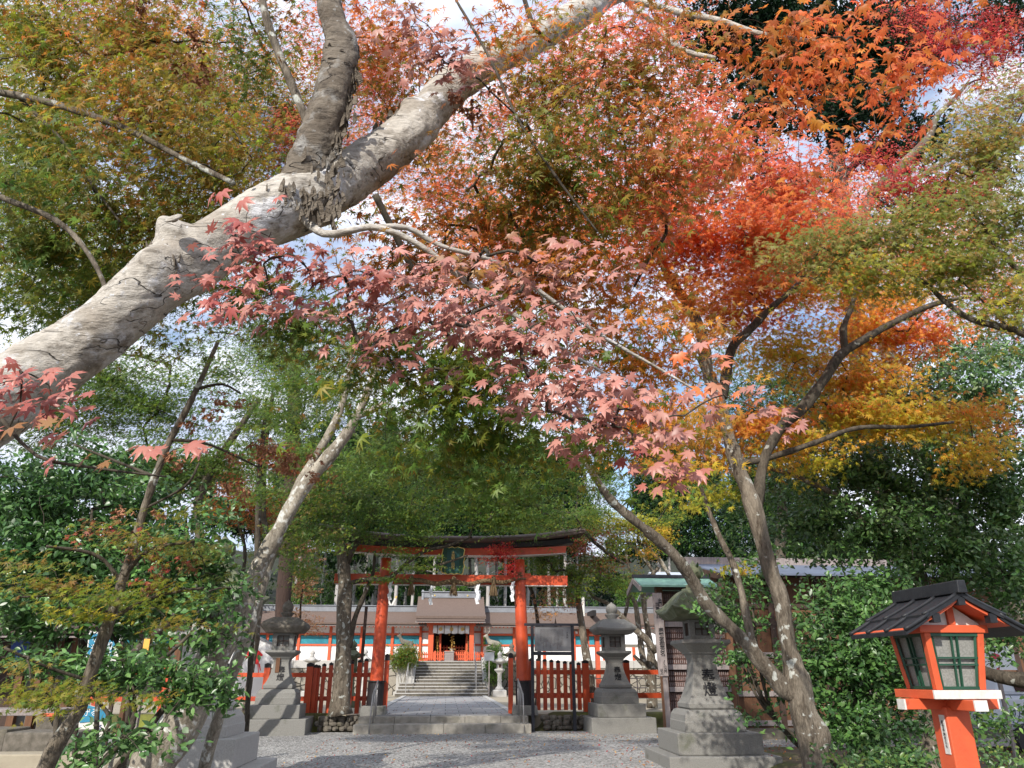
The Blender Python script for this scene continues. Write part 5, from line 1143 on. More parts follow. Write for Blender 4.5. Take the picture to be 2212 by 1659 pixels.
p = c1(897, 775, 14.4); q0 = c1(905, 822, 14.4); t = thing('yellow_notice', 'small yellow-orange notice strip hanging in the shade at left', 'notice', (p.x, 14.4, p.z))
MB().box(p.x-.05, p.x+.05, 14.4, 14.42, q0.z, c1(897, 730, 14.4).z).build('strip', mat('yellow_paper', (.75, .42, .08), (.7, .38, .06), .6), t, rel=True)

# ================================================================== RIGHT EDGE: VAN AND LEAFLET BOARD
VY = 15.0
def v6(x, y, Y=VY): return at((2400+x/4.483)/1.1573, (1550+y/4.483)/1.1573, Y)
a = v6(330, 1170); t = thing('parked_van', 'white delivery van with navy stripes half hidden behind bushes at the right edge', 'van', (a.x+.3, VY, 0))
x0 = v6(300, 1000).x; zt0 = v6(300, 880).z; zb0 = v6(300, 1170).z
zr0 = v6(300, 680).z+.1
bdv = MB().box(x0, x0+4.4, VY, VY+1.9, zb0-.12, zt0+.05).build('body', M['grey_car'], t, rel=True, bevel=.08)
cab = MB().box(x0+.35, x0+4.3, VY+.08, VY+1.82, zt0+.052, zr0, tx=.18, ty=.1).build('cabin', M['grey_car'], t, rel=True, bevel=.08)
mb = MB()
for k in range(3): mb.box(x0+.75+1.15*k, x0+1.7+1.15*k, VY+.09, VY+.13, zt0+.12, zr0-.12)
mb.build('side_window', M['dark_in'], t, rel=True)
for k, xx in enumerate((540, 590, 640)):
    p = v6(xx, 1000); MB().bar((p.x-.06, VY-.004, zb0+.02), (p.x+.03, VY-.004, zb0+.18), .022, .006).build('stripe', M['navy'], t, rel=True)
    MB().bar((p.x+.03, VY-.004, zb0+.18), (p.x+.05, VY-.004, zb0+.34), .022, .006).build('stripe', M['navy'], t, rel=True)
MB().box(x0+.02, x0+4.3, VY-.01, VY-.003, zb0-.02, zb0+.0).build('sill_trim', M['iron'], t, rel=True)
for xx in (x0+.75, x0+3.5):
    wh = MB().lathe([(.31, 0), (.33, .03), (.33, .17), (.31, .2)], 24).build('wheel', M['black'], t); wh.data.transform(Matrix.Translation((xx-a.x-.3, .1, .33)) @ Matrix.Rotation(PI/2, 4, 'X'))
    h_ = MB().lathe([(.19, .2), (.17, .21)], 16).build('hub', M['steel'], wh); h_.data.transform(Matrix.Translation((xx-a.x-.3, .1, .33)) @ Matrix.Rotation(PI/2, 4, 'X'))
a = v6(390, 350, 13.5); t = thing('leaflet_board', 'small board with white and crimson leaflets behind the orange lantern', 'notice board', (a.x, 13.5, 0))
MB().box(a.x-.25, a.x+.35, 13.5, 13.53, v6(0, 560, 13.5).z, v6(0, 290, 13.5).z).build('board', M['paper'], t, rel=True)
flat('crimson_print', [[(330, 400), (380, 370), (440, 390), (455, 430), (400, 440), (340, 430)], [(400, 480), (440, 480), (440, 500), (410, 500)], [(410, 540), (445, 530), (440, 570), (415, 570)]], mat('crimson_print', (.6, .05, .09), (.55, .05, .08), .6), t, 13.498, v6, (a.x, 13.5, 0))
MB().box(a.x-.03, a.x+.03, 13.53, 13.58, 0, v6(0, 500, 13.5).z).build('post', M['wood_grey'], t, rel=True)

# ================================================================== FOLIAGE
def mesh_fast(name, V, faces_list, colors, m, parent):
    """faces_list: list of (k, idx array N*k)"""
    me = bpy.data.meshes.new(name); me.vertices.add(len(V)); me.vertices.foreach_set('co', V.astype(np.float32).ravel())
    tot = np.concatenate([f.ravel() for f in faces_list]); cnt = np.concatenate([np.full(len(f), f.shape[1]) for f in faces_list])
    me.loops.add(len(tot)); me.loops.foreach_set('vertex_index', tot.astype(np.int32))
    st = np.concatenate([[0], np.cumsum(cnt)[:-1]]); me.polygons.add(len(cnt)); me.polygons.foreach_set('loop_start', st.astype(np.int32)); me.polygons.foreach_set('loop_total', cnt.astype(np.int32))
    me.update(calc_edges=True)
    a = me.color_attributes.new('Col', 'BYTE_COLOR', 'POINT')
    c = np.ones((len(V), 4), np.float32); c[:, :3] = np.clip(colors, 0, 1)
    a.data.foreach_set('color', c.ravel())
    me.materials.append(m); o = link(bpy.data.objects.new(name, me))
    if parent is not None:
        o.parent = parent; me.transform(Matrix.Translation(-Vector(root_loc(parent))))
    return o
def maple_template(lod):
    """leaf in the xy plane, size 1, stalk at the origin"""
    ang = np.radians([-118, -80, -40, 0, 40, 80, 118]); ln = [.26, .43, .55, .60, .55, .43, .26]
    if lod == 2: ang = np.radians([-95, -48, 0, 48, 95]); ln = [.42, .54, .58, .54, .42]
    V = [(0, 0, 0)]; Fq = []; tips = [0]
    n = len(ang); notch = []
    for i in range(n+1):
        if i == 0: a = ang[0]-.35
        elif i == n: a = ang[-1]+.35
        else: a = .5*(ang[i-1]+ang[i])
        r = (.165 if lod == 1 else .20) if 0 < i < n else .05
        notch.append(len(V)); V.append((math.sin(a)*r, math.cos(a)*r, 0)); tips.append(.3)
    for i in range(n):
        a = ang[i]; t = len(V); V.append((math.sin(a)*ln[i], math.cos(a)*ln[i], -.10*ln[i]-.10*(ln[i]**2))); tips.append(1)
        if lod == 0:
            w_ = .19*ln[i]; rr = ln[i]*.50
            l_ = len(V); V.append((math.sin(a)*rr-math.cos(a)*w_*.85, math.cos(a)*rr+math.sin(a)*w_*.85, -.02)); tips.append(.6)
            V.append((math.sin(a)*rr+math.cos(a)*w_*.85, math.cos(a)*rr-math.sin(a)*w_*.85, -.02)); tips.append(.6)
            mid = len(V); V.append((math.sin(a)*rr, math.cos(a)*rr, .012)); tips.append(.5)
            Fq += [(0, notch[i], l_, mid), (l_, t, mid, mid), (0, mid, l_+1, notch[i+1]), (mid, t, l_+1, l_+1)]
        else: Fq.append((0, notch[i], t, notch[i+1]))
    V = np.array(V, float); V[:, 1] -= 0
    q = np.array([f for f in Fq if f[2] != f[3]]); tr = np.array([f[:3] for f in Fq if f[2] == f[3]])
    return V, q, (tr if len(tr) else None), np.array(tips)
def oval_template():
    V = np.array([(0, 0, 0), (-.17, .28, .035), (-.19, .55, .04), (0, 1, -.05), (.19, .55, .04), (.17, .28, .035), (0, .3, -.01), (0, .6, -.01)], float); V[:, 1] -= .0
    q = np.array([(0, 6, 1, 1), (1, 6, 7, 2), (5, 4, 7, 6)]); q = np.array([(1, 6, 7, 2), (6, 5, 4, 7)]); tr = np.array([(0, 6, 1), (0, 5, 6), (2, 7, 3), (7, 4, 3)])
    return V, q, tr, np.array([0, .3, .6, 1, .6, .3, .2, .5])
def needle_template():
    V = []; q = []; 
    for k in range(4):
        a = (k-1.5)*.5; b = a+.0
        i = len(V); V += [(0, 0, 0), (math.sin(a)*.5-math.cos(a)*.05, math.cos(a)*.5, 0), (math.sin(a)*1.0, math.cos(a)*1.0, -.15), (math.sin(a)*.5+math.cos(a)*.05, math.cos(a)*.5, 0)]; q.append((i, i+1, i+2, i+3))
    return np.array(V, float), np.array(q), None, np.ones(16)*.5
def clump_template():
    r = np.random.default_rng(3); V = []; q = []
    for k in range(3):
        a = r.uniform(0, 6.28); c = r.uniform(-.25, .25, 3); u = np.array([math.cos(a), math.sin(a), r.uniform(-.4, .4)])*.34; v = np.array([-math.sin(a), math.cos(a), r.uniform(-.4, .4)])*.17
        i = len(V); V += [c-u, c+v*.9, c+u, c-v]; q.append((i, i+1, i+2, i+3))
    return np.array(V, float), np.array(q), None, np.ones(12)*.5
TPL = {'near': maple_template(0), 'mid': maple_template(1), 'far': maple_template(2), 'oval': oval_template(), 'needle': needle_template(), 'clump': clump_template()}
AREA = {'near': .30, 'mid': .28, 'far': .31, 'oval': .25, 'needle': .2, 'clump': .3}
def leaves(name, P_, size, base, tipc, tpl, m, parent, tilt=.5, down=0.0, bias=(-.25, -.47, .85)):
    """P_ N*3 stalk points; base/tip colours N*3"""
    V0, q, tr, tips = TPL[tpl]; N = len(P_)
    az = rng.uniform(0, 2*PI, N)
    nrm = np.stack([rng.normal(bias[0], tilt, N), rng.normal(bias[1], tilt, N), np.full(N, bias[2])+rng.normal(0, tilt*.4, N)], 1)     # leaves lean towards the sunny side; nrm /= np.linalg.norm(nrm, axis=1)[:, None]
    f = np.stack([np.cos(az), np.sin(az), np.full(N, -down)], 1)
    f -= nrm*(f*nrm).sum(1)[:, None]; f /= np.linalg.norm(f, axis=1)[:, None]
    s = np.cross(f, nrm); sz = size*rng.uniform(.72, 1.18, N)
    W = P_[:, None, :]+sz[:, None, None]*(V0[None, :, 0, None]*s[:, None, :]+V0[None, :, 1, None]*f[:, None, :]+V0[None, :, 2, None]*nrm[:, None, :]*rng.uniform(.2, 2.2, N)[:, None, None])
    K = len(V0); W = W.reshape(-1, 3)
    off = (np.arange(N)*K)[:, None, None]; fl = [(q[None]+off).reshape(-1, 4)]
    if tr is not None: fl.append((tr[None]+off).reshape(-1, 3))
    C = base[:, None, :]*(1-tips[None, :, None])+tipc[:, None, :]*tips[None, :, None]
    return mesh_fast(name, W, fl, C.reshape(-1, 3), m, parent)
PAL = dict(
    pink=('ba8074', 'c28a7e', 'b0766a', 'c29688'), pinkred=('b2645c', 'ba7468', 'a85852', 'be8070'),
    olive=('8a8634', '768232', '948436', '6a7a30', '987a34'), olivebrown=('94702e', 'a4702e', '86742e', 'b06c36', '72782e'),
    dkgreen=('527634', '5c7c36', '4a6e30', '687c34', '787c32'), ygreen=('7c8c24', '8a9428', '6c8422', '94902c', '5c7c22'),
    orange=('d4823c', 'dc7a3c', 'c87438', 'dc9044', 'c86a3c'), orangered=('d4704a', 'd8784c', 'c86446', 'd48050', 'cc8a50'),
    redpink=('d46e60', 'd87862', 'c86058', 'dc8466', 'd48662'), crimson=('b81c2c', 'a81828', 'c42a34', '8c1826'),
    yorange=('dc9c40', 'd8a440', 'd08c3c', 'e0ac44', 'bc9c3c'), yellowg=('c4b83c', 'b4b438', 'a8b038', 'd4c040', '9ca838'),
    palegreen=('90964c', '7c9044', '86984a', 'a09c58', '6c8840', 'a88c60'), green=('5c8038', '688a3c', '527636', '749040', '4c7034'),
    greygreen=('6c8450', '647c4c', '788c58', '5c7448'), camellia=('3a5e2e', '446a34', '325228', '50763e', '3c6034'), camlite=('5c863e', '6a924a', '52793a', '7a9e58', '4a7038'),
    cedar=('16301c', '1c3820', '122818', '20402a'), forest=('203818', '2c4820', '182e18', '38542a', '1c3420'), forestlite=('5c8434', '6c9038', '507830', '486c30'),
    rust=('8c4a28', '9c5830', '7c4026', 'a86438'), dead=('8c4c2c', '9a5c38', 'a06a48', '74402a'), tan=('a48868', '94785c', 'b0906c', 'a07850'), reddish=('a84c3c', 'b45c44', '9c403c', 'a06848'))
def pal(names, N, vary=.22, k=.78):
    """names: dict name->weight or a single name"""
    if isinstance(names, str): names = {names: 1}
    P_ = []; W_ = []
    for nm, wt in names.items():
        for h in PAL[nm]: P_.append(lin(h)); W_.append(wt/len(PAL[nm]))
    P_ = np.array(P_); W_ = np.array(W_); W_ /= W_.sum()
    c = P_[rng.choice(len(P_), N, p=W_)]*k
    return c*np.exp(rng.normal(0, vary, N))[:, None]
class Crown:
    def __init__(s): s.P = {}; s.sp = []
    def clump(s, cx, cy, rx, ry, Y, dY, size, cov, p, tpl='far', per=14, flat=.18, sprad=3.0, vary=.22, coh=.5):
        """an ellipsoid of leafy sprays; cov = how many leaves deep it is"""
        c = np.array(at(cx, cy, Y)); m_ = mpp(cx, cy, Y); spx = size/m_
        if tpl in ('far', 'mid'): cov = cov*2.1; size = size*1.12; spx = size/m_
        elif tpl == 'near': cov = cov*1.5
        elif tpl == 'oval': cov = cov*1.4; size = size*1.1; spx = size/m_
        N = max(4, int(cov*PI*rx*ry/(AREA[tpl]*spx*spx*.62))); ns = max(1, N//per)
        d = rng.normal(0, 1, (ns, 3)); d /= np.linalg.norm(d, axis=1)[:, None]; d *= np.where(rng.uniform(0, 1, ns) < .55, rng.uniform(0, 1, ns)**(1/2.4), np.minimum(np.abs(rng.normal(0, .85, ns)), 1.7))[:, None]
        A = c+d[:, 0, None]*np.array(RV)*rx*m_+d[:, 1, None]*np.array(UV)*ry*m_+d[:, 2, None]*np.array([.05, 1, .0])*dY
        k = np.repeat(np.arange(ns), per); N = len(k)
        rad = sprad*size*np.sqrt(rng.uniform(.02, 1, N)); a = rng.uniform(0, 2*PI, N)
        # each spray is a thin tilted plate of leaves
        tl = rng.normal(0, .22, (ns, 2))
        off = np.stack([np.cos(a)*rad, np.sin(a)*rad, np.zeros(N)], 1); off[:, 2] = off[:, 0]*tl[k, 0]+off[:, 1]*tl[k, 1]-rad*.12+rng.normal(0, flat*size, N)
        X = A[k]+off
        X = X[X[:, 2] > .03]; k = k[:len(X)]
        base = pal(p, len(X), vary*.6); sc = pal(p, ns, vary*1.5)[k[:len(X)]]; base = base*(1-coh)+sc*coh
        s.P.setdefault((tpl, size), []).append((X, base)); s.sp += [(A[i], m_) for i in range(ns)]
        return s
    def build(s, parent, name='crown', m=None, tilt=.42, down=.15, tipk=(1.12, .92, .8), bias=(-.25, -.47, .85)):
        o = None
        groups = {}
        for (tpl, size), L_ in s.P.items():
            X = np.concatenate([a for a, b in L_]); B = np.concatenate([b for a, b in L_])
            mm = m or M['leaf']
            q = leaves(name, X, size, B, B*np.array(tipk), tpl, mm, parent, tilt, down, bias)
        return s
def twigs(sprays, anchors, parent, m, r0=.006, every=1, name='twigs', maxn=400, sag=.1, n=4):
    """twigs grown outwards: every spray joins the nearest wood already there"""
    idx = list(range(0, len(sprays), every)); random.Random(5).shuffle(idx); idx = idx[:min(maxn, 450)]
    if not idx: return
    T = np.array([sprays[i][0] for i in idx]); nodes = [np.array(list(a)) for a in anchors[::2]]; par = [-1]*len(nodes)
    A = np.array(nodes); D = np.linalg.norm(T[:, None]-A[None], axis=2); near = D.argmin(1); dist = D.min(1); done = np.zeros(len(T), bool); q = random.Random(3); segs = []
    for _ in range(len(T)):
        dd = np.where(done, 1e9, dist); i = int(dd.argmin()); done[i] = True
        if dd[i] > 5: break
        j = int(near[i]); a = nodes[j]; p = T[i]; L_ = np.linalg.norm(p-a)
        if L_ < .02: continue
        chain = [j]; new = []
        for k in (1/3, 2/3, 1.0):
            c = a+(p-a)*k+(np.array([q.uniform(-.07, .07), q.uniform(-.07, .07), .07])*L_ if k < 1 else 0)
            nodes.append(c); par.append(chain[-1]); chain.append(len(nodes)-1); new.append(c)
        segs.append(chain)
        for c, ci in zip(new, chain[1:]):
            d = np.linalg.norm(T-c, axis=1); u = d < dist; dist[u] = d[u]; near[u] = ci
    cnt = np.zeros(len(nodes))
    for ch in segs: cnt[ch[-1]] += 1
    for k in range(len(nodes)-1, -1, -1):
        if par[k] >= 0: cnt[par[k]] += cnt[k]
    mb = MB()
    for ch in segs:
        rs = [r0*.75*min(max(cnt[c], 1), 60)**.42 for c in ch]; rs[0] = rs[1]
        mb.tube([nodes[c] for c in ch], rs, n, cap=False)
    if mb.v:
        o = mb.build(name, m, parent, rel=True, smooth=True); o['kind'] = 'stuff'; return o
from mathutils import noise as mn
def limb(spec, parent, m, name='limb', step=.12, n=12, rough=.05, seed=0, knots=(), rel=True, rag=0):
    """spec: [(px, py, Y, radius in px)] ; returns object and centre points"""
    P_ = []
    for s_ in spec:
        if len(s_) == 4: p = at(s_[0], s_[1], s_[2]); P_.append((p, s_[3]*mpp(s_[0], s_[1], s_[2])))
        else: P_.append((Vector(s_[0]), s_[1]))
    S = spline(P_, step); q = random.Random(seed); pts = [a for a, b in S]; rs = []
    ph = [q.uniform(0, 6.28) for _ in range(8)]; L_ = 0
    for i, (a, b) in enumerate(S):
        if i: L_ += (a-S[i-1][0]).length
        rs.append(b*(1+rough*math.sin(L_*3.1/max(b*6, .1)+ph[0])+rough*.6*math.sin(L_*7.7/max(b*6, .1)+ph[1])))
    vs, fs = tube_arrays(pts, rs, n)
    V = np.array([list(v) for v in vs]).reshape(len(pts), n, 3); C = np.array([list(p) for p in pts])[:, None, :]; R = V-C
    ang = np.linspace(0, 2*PI, n, endpoint=False)[None, :]; t_ = np.arange(len(pts))[:, None]*step/np.maximum(np.array(rs)[:, None], .02)
    k = 1+rough*1.1*np.sin(2*ang+t_*.35+ph[2])+rough*.8*np.sin(3*ang-t_*.6+ph[3])+rough*.5*np.sin(5*ang+t_*1.1+ph[4])+rough*.35*np.sin(9*ang+t_*.8+ph[5])*np.sin(t_*1.9)
    V = C+R*k[:, :, None]
    for (kp, kr, kh) in knots:            # bulges
        kp = np.array(list(kp)); d = np.linalg.norm(V-kp, axis=2); g_ = np.exp(-(d/kr)**2)*kh
        dirv = (V-C); dirv /= np.linalg.norm(dirv, axis=2)[:, :, None]; V = V+dirv*g_[:, :, None]
    if rag:
        for i in range(V.shape[0]):
            for j in range(n):
                p = V[i, j]; d = p-C[i, 0]; d /= max(np.linalg.norm(d), 1e-6); v = Vector(p)
                ridg = 1-abs(mn.fractal(v*7, .9, 2, 4)); g1 = mn.noise(v*3.1); g2 = mn.fractal(v*16, .8, 2, 4)
                V[i, j] = p+d*rag*(1.1*g1-.9*max(0, ridg-.75)*2+.35*g2)
    mb = MB(); mb.v = [tuple(v) for v in V.reshape(-1, 3)]; mb.f = fs+[tuple(range(n-1, -1, -1)), tuple((len(pts)-1)*n+i for i in range(n))]; mb.mi = [0]*len(mb.f)
    return mb.build(name, m, parent, rel=rel, smooth=True), pts
def tree(name, label, base, cat='tree', group=None): return thing(name, label, cat, base, 0, group)

# ---------------------------------------------------------------- A: the near maple whose limb crosses the view
A = tree('maple_tree', 'big old maple with thick pale limb slanting across the view, pink sprays hanging below', (-4.1, 2.3, 0))
kn = [(at(375, 505, 2.98), .065, .085), (at(330, 560, 2.9), .07, .04), (at(690, 455, 3.0), .10, .05), (at(890, 235, 3.4), .06, .055), (at(1040, 105, 3.6), .06, .03), (at(870, 330, 3.2), .05, -.02), (at(20, 900, 2.95), .08, .02)]
_, pa1 = limb([((-4.1, 2.3, -.2), .34), ((-3.9, 2.4, .5), .27), ((-3.3, 2.7, 1.1), .22), (-230, 1010, 3.0, 79), (0, 862, 3.0, 78), (110, 790, 3.0, 72), (230, 705, 3.0, 63), (330, 615, 3.0, 63), (400, 570, 3.05, 68), (480, 520, 3.1, 61), (560, 475, 3.15, 66), (640, 440, 3.2, 68), (720, 405, 3.25, 57), (820, 335, 3.35, 48), (900, 275, 3.42, 46), (960, 205, 3.5, 39), (1030, 150, 3.6, 37), (1120, 100, 3.75, 34), (1200, 60, 3.9, 31), (1290, 5, 4.1, 28), (1420, -80, 4.4, 22), (1550, -200, 4.8, 13)], A, M['bark_near'], 'trunk', .012, 96, .03, 3, kn, rag=.010)
_, pa2 = limb([(620, 470, 3.2, 56), (650, 410, 3.18, 52), (672, 350, 3.15, 48), (700, 270, 3.12, 43), (722, 190, 3.1, 39), (738, 110, 3.1, 37), (722, 50, 3.1, 28), (708, -10, 3.1, 25), (700, -120, 3.15, 22)], A, M['bark_near_brown'], 'limb', .012, 64, .035, 9, rag=.014)
mb = MB()           # the hollow knot and broken bark at the fork
kc = at(372, 492, 2.86); 
cutp = at(395, 470, 2.80)
mb.lathe([(.035, 0), (.04, .006), (.03, .012), (.016, .004), (.012, -.01)], 16)
o = mb.build('knot_ring', M['bark_near'], A, smooth=True); o.data.transform(Matrix.Translation(at(376, 474, 2.83)-Vector(A.location)) @ Matrix.Rotation(.9, 4, 'X') @ Matrix.Rotation(-.3, 4, 'Y'))
mb = MB(); q = random.Random(17)
for (x0_, y0_, Y0_), (x1_, y1_, Y1_), n_, w_ in (((700, 480, 2.98), (716, 340, 3.0), 60, 24), ((716, 350, 3.02), (752, 230, 3.02), 46, 8), ((752, 230, 3.02), (770, 110, 3.05), 40, 6), ((620, 400, 2.96), (700, 470, 2.98), 60, 42), ((820, 290, 3.3), (880, 240, 3.35), 40, 16), ((360, 540, 2.88), (330, 600, 2.86), 50, 22)):
    for i in range(n_):
        k = q.random(); c = at(x0_+(x1_-x0_)*k+q.gauss(0, w_), y0_+(y1_-y0_)*k+q.gauss(0, 10), Y0_+(Y1_-Y0_)*k+.03+q.uniform(0, .04)); s_ = q.uniform(.012, .034)
        a = Vector((q.uniform(-.3, .3), q.uniform(-.5, .1), 1))*s_; b = Vector((q.uniform(.3, .7), -.3, q.uniform(-.3, .3)))*s_
        e = Vector((0, -.25*s_, 0)); P8 = [c-a-b*.6, c-a*.7+b, c+a*.3+b*.8+e, c+a+b*.1+e, c+a*.4-b*.7]
        mb.add(P8+[p+Vector((0, .006, 0)) for p in P8], [(0, 1, 2, 3, 4), (9, 8, 7, 6, 5)]+[(j, j+5, (j+1) % 5+5, (j+1) % 5) for j in range(5)])
mb.build('ragged_bark', M['bark_near_brown'], A, rel=True)['kind'] = 'stuff'
br = []
def B_(spec, r=.04, n=8, m='bark_grey', step=.05, par=A, nm='branch', seed=0):
    o, p = limb(spec, par, M[m], nm, step, n, r, seed); br.extend(p); return p
B_([(-120, 190, 3.9, 9), (0, 200, 3.8, 8), (130, 228, 3.7, 8), (270, 278, 3.6, 7), (400, 345, 3.5, 6), (505, 396, 3.35, 6)], seed=1)
B_([(-60, 395, 3.4, 7), (0, 425, 3.4, 7), (110, 470, 3.4, 6), (170, 520, 3.4, 6), (215, 590, 3.35, 5), (240, 665, 3.2, 5)], seed=2)
B_([(45, 215, 3.8, 4), (130, 300, 3.8, 4), (200, 400, 3.8, 3), (260, 480, 3.7, 2)], seed=3, m='bark_dark')
B_([(562, -30, 3.3, 8), (575, 40, 3.3, 9), (600, 110, 3.28, 9), (635, 195, 3.25, 9), (668, 275, 3.2, 10)], seed=4)
B_([(650, 470, 3.15, 9), (700, 505, 3.02, 9), (750, 500, 2.96, 8), (800, 490, 2.95, 7), (860, 505, 2.95, 7), (930, 545, 2.98, 6), (1010, 610, 3.05, 6), (1110, 680, 3.15, 5), (1200, 745, 3.25, 4), (1330, 820, 3.3, 3)], seed=5, m='bark_near')
B_([(800, 492, 2.95, 7), (880, 492, 3.0, 6), (950, 530, 3.05, 5), (1080, 570, 3.15, 5), (1180, 640, 3.3, 5), (1300, 725, 3.4, 4), (1430, 800, 3.5, 3), (1530, 860, 3.55, 2)], seed=6, m='bark_near')
B_([(810, 420, 3.2, 8), (850, 500, 3.3, 7), (885, 570, 3.4, 6), (910, 620, 3.5, 4)], seed=7, m='bark_dark')
B_([(1320, -10, 3.8, 8), (1400, 8, 3.7, 7), (1480, 30, 3.6, 7), (1560, 45, 3.5, 6), (1640, 72, 3.4, 5), (1760, 90, 3.3, 4)], seed=8, m='bark_near')
B_([(1300, -40, 3.9, 7), (1400, 40, 3.8, 6), (1470, 105, 3.7, 6), (1545, 125, 3.6, 4)], seed=9, m='bark_near')
B_([(985, 0, 3.2, 3), (1060, 130, 3.15, 3), (1120, 260, 3.1, 3), (1200, 380, 3.1, 3), (1290, 500, 3.1, 2)], seed=10, m='bark_dark')
B_([(1130, -10, 3.4, 5), (1155, 60, 3.4, 5), (1190, 90, 3.5, 4)], seed=11, m='bark_dark')
B_([(1350, 350, 3.6, 3), (1440, 480, 3.7, 4), (1400, 560, 3.8, 4), (1370, 620, 3.9, 3)], seed=12, m='bark_dark')
B_([(0, 900, 2.2, 5), (80, 985, 2.2, 4), (200, 1010, 2.2, 3), (360, 1030, 2.25, 2)], seed=13, m='bark_dark')
cr = Crown()
K = 'mid'
for a_ in ((90, 110, 190, 170, 4.4, 1.0, .070, 1.72, {'ygreen': 2, 'olive': 2, 'orange': .4}), (120, 330, 200, 150, 4.6, 1.0, .070, 1.58, {'ygreen': 1.5, 'dkgreen': 1, 'olive': 1}),
           (330, 90, 210, 150, 4.4, .9, .070, 1.58, {'olivebrown': 1.3, 'orange': .5, 'olive': 1.2, 'ygreen': .8}), (330, 260, 230, 150, 4.2, .9, .070, 1.78, {'olivebrown': 1.2, 'orange': .3, 'olive': 1.6, 'ygreen': 1}),
           (90, 530, 210, 160, 4.0, .8, .070, 1.85, {'dkgreen': 2.5, 'olive': 1}), (270, 470, 200, 150, 4.1, .8, .070, 1.85, {'dkgreen': 1.5, 'olive': 1.5, 'olivebrown': 1}),
           (460, 380, 190, 120, 4.0, .7, .066, 1.72, {'olivebrown': 1, 'olive': 2, 'ygreen': .5}), (540, 110, 100, 110, 4.0, .6, .066, 1.06, {'dkgreen': 2, 'olive': .5}), (620, 60, 120, 70, 4.0, .6, .066, 1.06, {'olivebrown': 1, 'orange': .6, 'dkgreen': .6}),
           (840, 90, 130, 110, 3.9, .6, .070, 1.45, {'orange': 1.4, 'olivebrown': 1.2}), (880, 230, 170, 100, 4.0, .6, .066, 1.32, {'olivebrown': 1.2, 'olive': 1, 'orange': .5}),
           (1180, 200, 150, 120, 3.6, .6, .070, 1.61, {'olivebrown': 1.3, 'olive': 1.4, 'orange': .8, 'ygreen': .5}), (1190, 390, 190, 150, 3.5, .6, .068, 2.23, {'olive': 2, 'dkgreen': 1, 'olivebrown': .7}),
           (1060, 470, 170, 80, 3.7, .5, .066, 1.43, {'olive': 1, 'orange': .8, 'olivebrown': .8}), (1360, 180, 160, 140, 3.4, .5, .070, 2.05, {'olive': 1.3, 'olivebrown': 1, 'orangered': .8}),
           (1420, 370, 140, 120, 3.4, .5, .068, 1.97, {'orangered': 1.2, 'olivebrown': 1, 'olive': .7}), (1300, 480, 120, 60, 3.4, .4, .068, 0.79, {'olive': 1, 'olivebrown': 1}),
           (1090, 60, 90, 60, 3.2, .3, .070, 0.79, {'orange': 2, 'olivebrown': 1}), (1330, 60, 90, 60, 3.2, .3, .072, 0.53, {'orangered': 2, 'orange': 1}),
           (1150, 620, 330, 75, 3.9, .5, .066, 2.38, {'orange': 1.2, 'yorange': .6, 'olive': 1}), (1380, 770, 200, 80, 4.0, .5, .066, 1.98, {'yorange': 1, 'olive': 1, 'orange': 1}), (900, 560, 200, 60, 3.9, .5, .064, 1.78, {'orange': .8, 'olive': 1.2, 'olivebrown': 1}),
           (1000, 810, 260, 110, 4.0, .6, .078, 2.11, {'dkgreen': 1, 'green': 1.4, 'olive': .8, 'ygreen': 1.2}), (850, 770, 190, 90, 4.0, .6, .066, 1.06, {'dkgreen': 1.5, 'olive': 1, 'olivebrown': .6}), (1050, 950, 280, 90, 4.2, .6, .078, 1.85, {'green': 1.6, 'dkgreen': 1, 'ygreen': .8, 'olive': .6}), (1300, 960, 150, 70, 4.6, .5, .062, 1.19, {'olive': 1, 'ygreen': 1}), (1100, 1060, 200, 50, 4.4, .5, .064, 0.79, {'green': 1, 'dkgreen': 1}),
           (500, 640, 200, 60, 4.3, .6, .066, 1.43, {'dkgreen': 2, 'olive': 1}), (650, 700, 150, 80, 4.4, .6, .066, 1.43, {'dkgreen': 2, 'olive': .6}), (330, 740, 100, 50, 4.4, .5, .064, 0.79, {'dkgreen': 1, 'olive': 1}),
           (1480, 910, 110, 50, 3.6, .3, .062, 1.06, {'yorange': 1.4, 'olive': 1}), (1480, 1010, 80, 30, 3.6, .3, .062, 0.79, {'yorange': 1, 'yellowg': 1}),
           (60, 680, 110, 80, 4.2, .6, .066, 1.06, {'dkgreen': 1.4, 'ygreen': 1})):
    cr.clump(*a_, K, per=9, sprad=2.2)
cr.build(A, 'foliage', tilt=.5, down=.35, bias=(-.2, -.7, .6))
twigs(cr.sp, pa1[80:]+pa2+br, A, M['bark_dark'], .0022, 2, 'twigs', 420)
cr = Crown()         # the leaves nearest the viewer
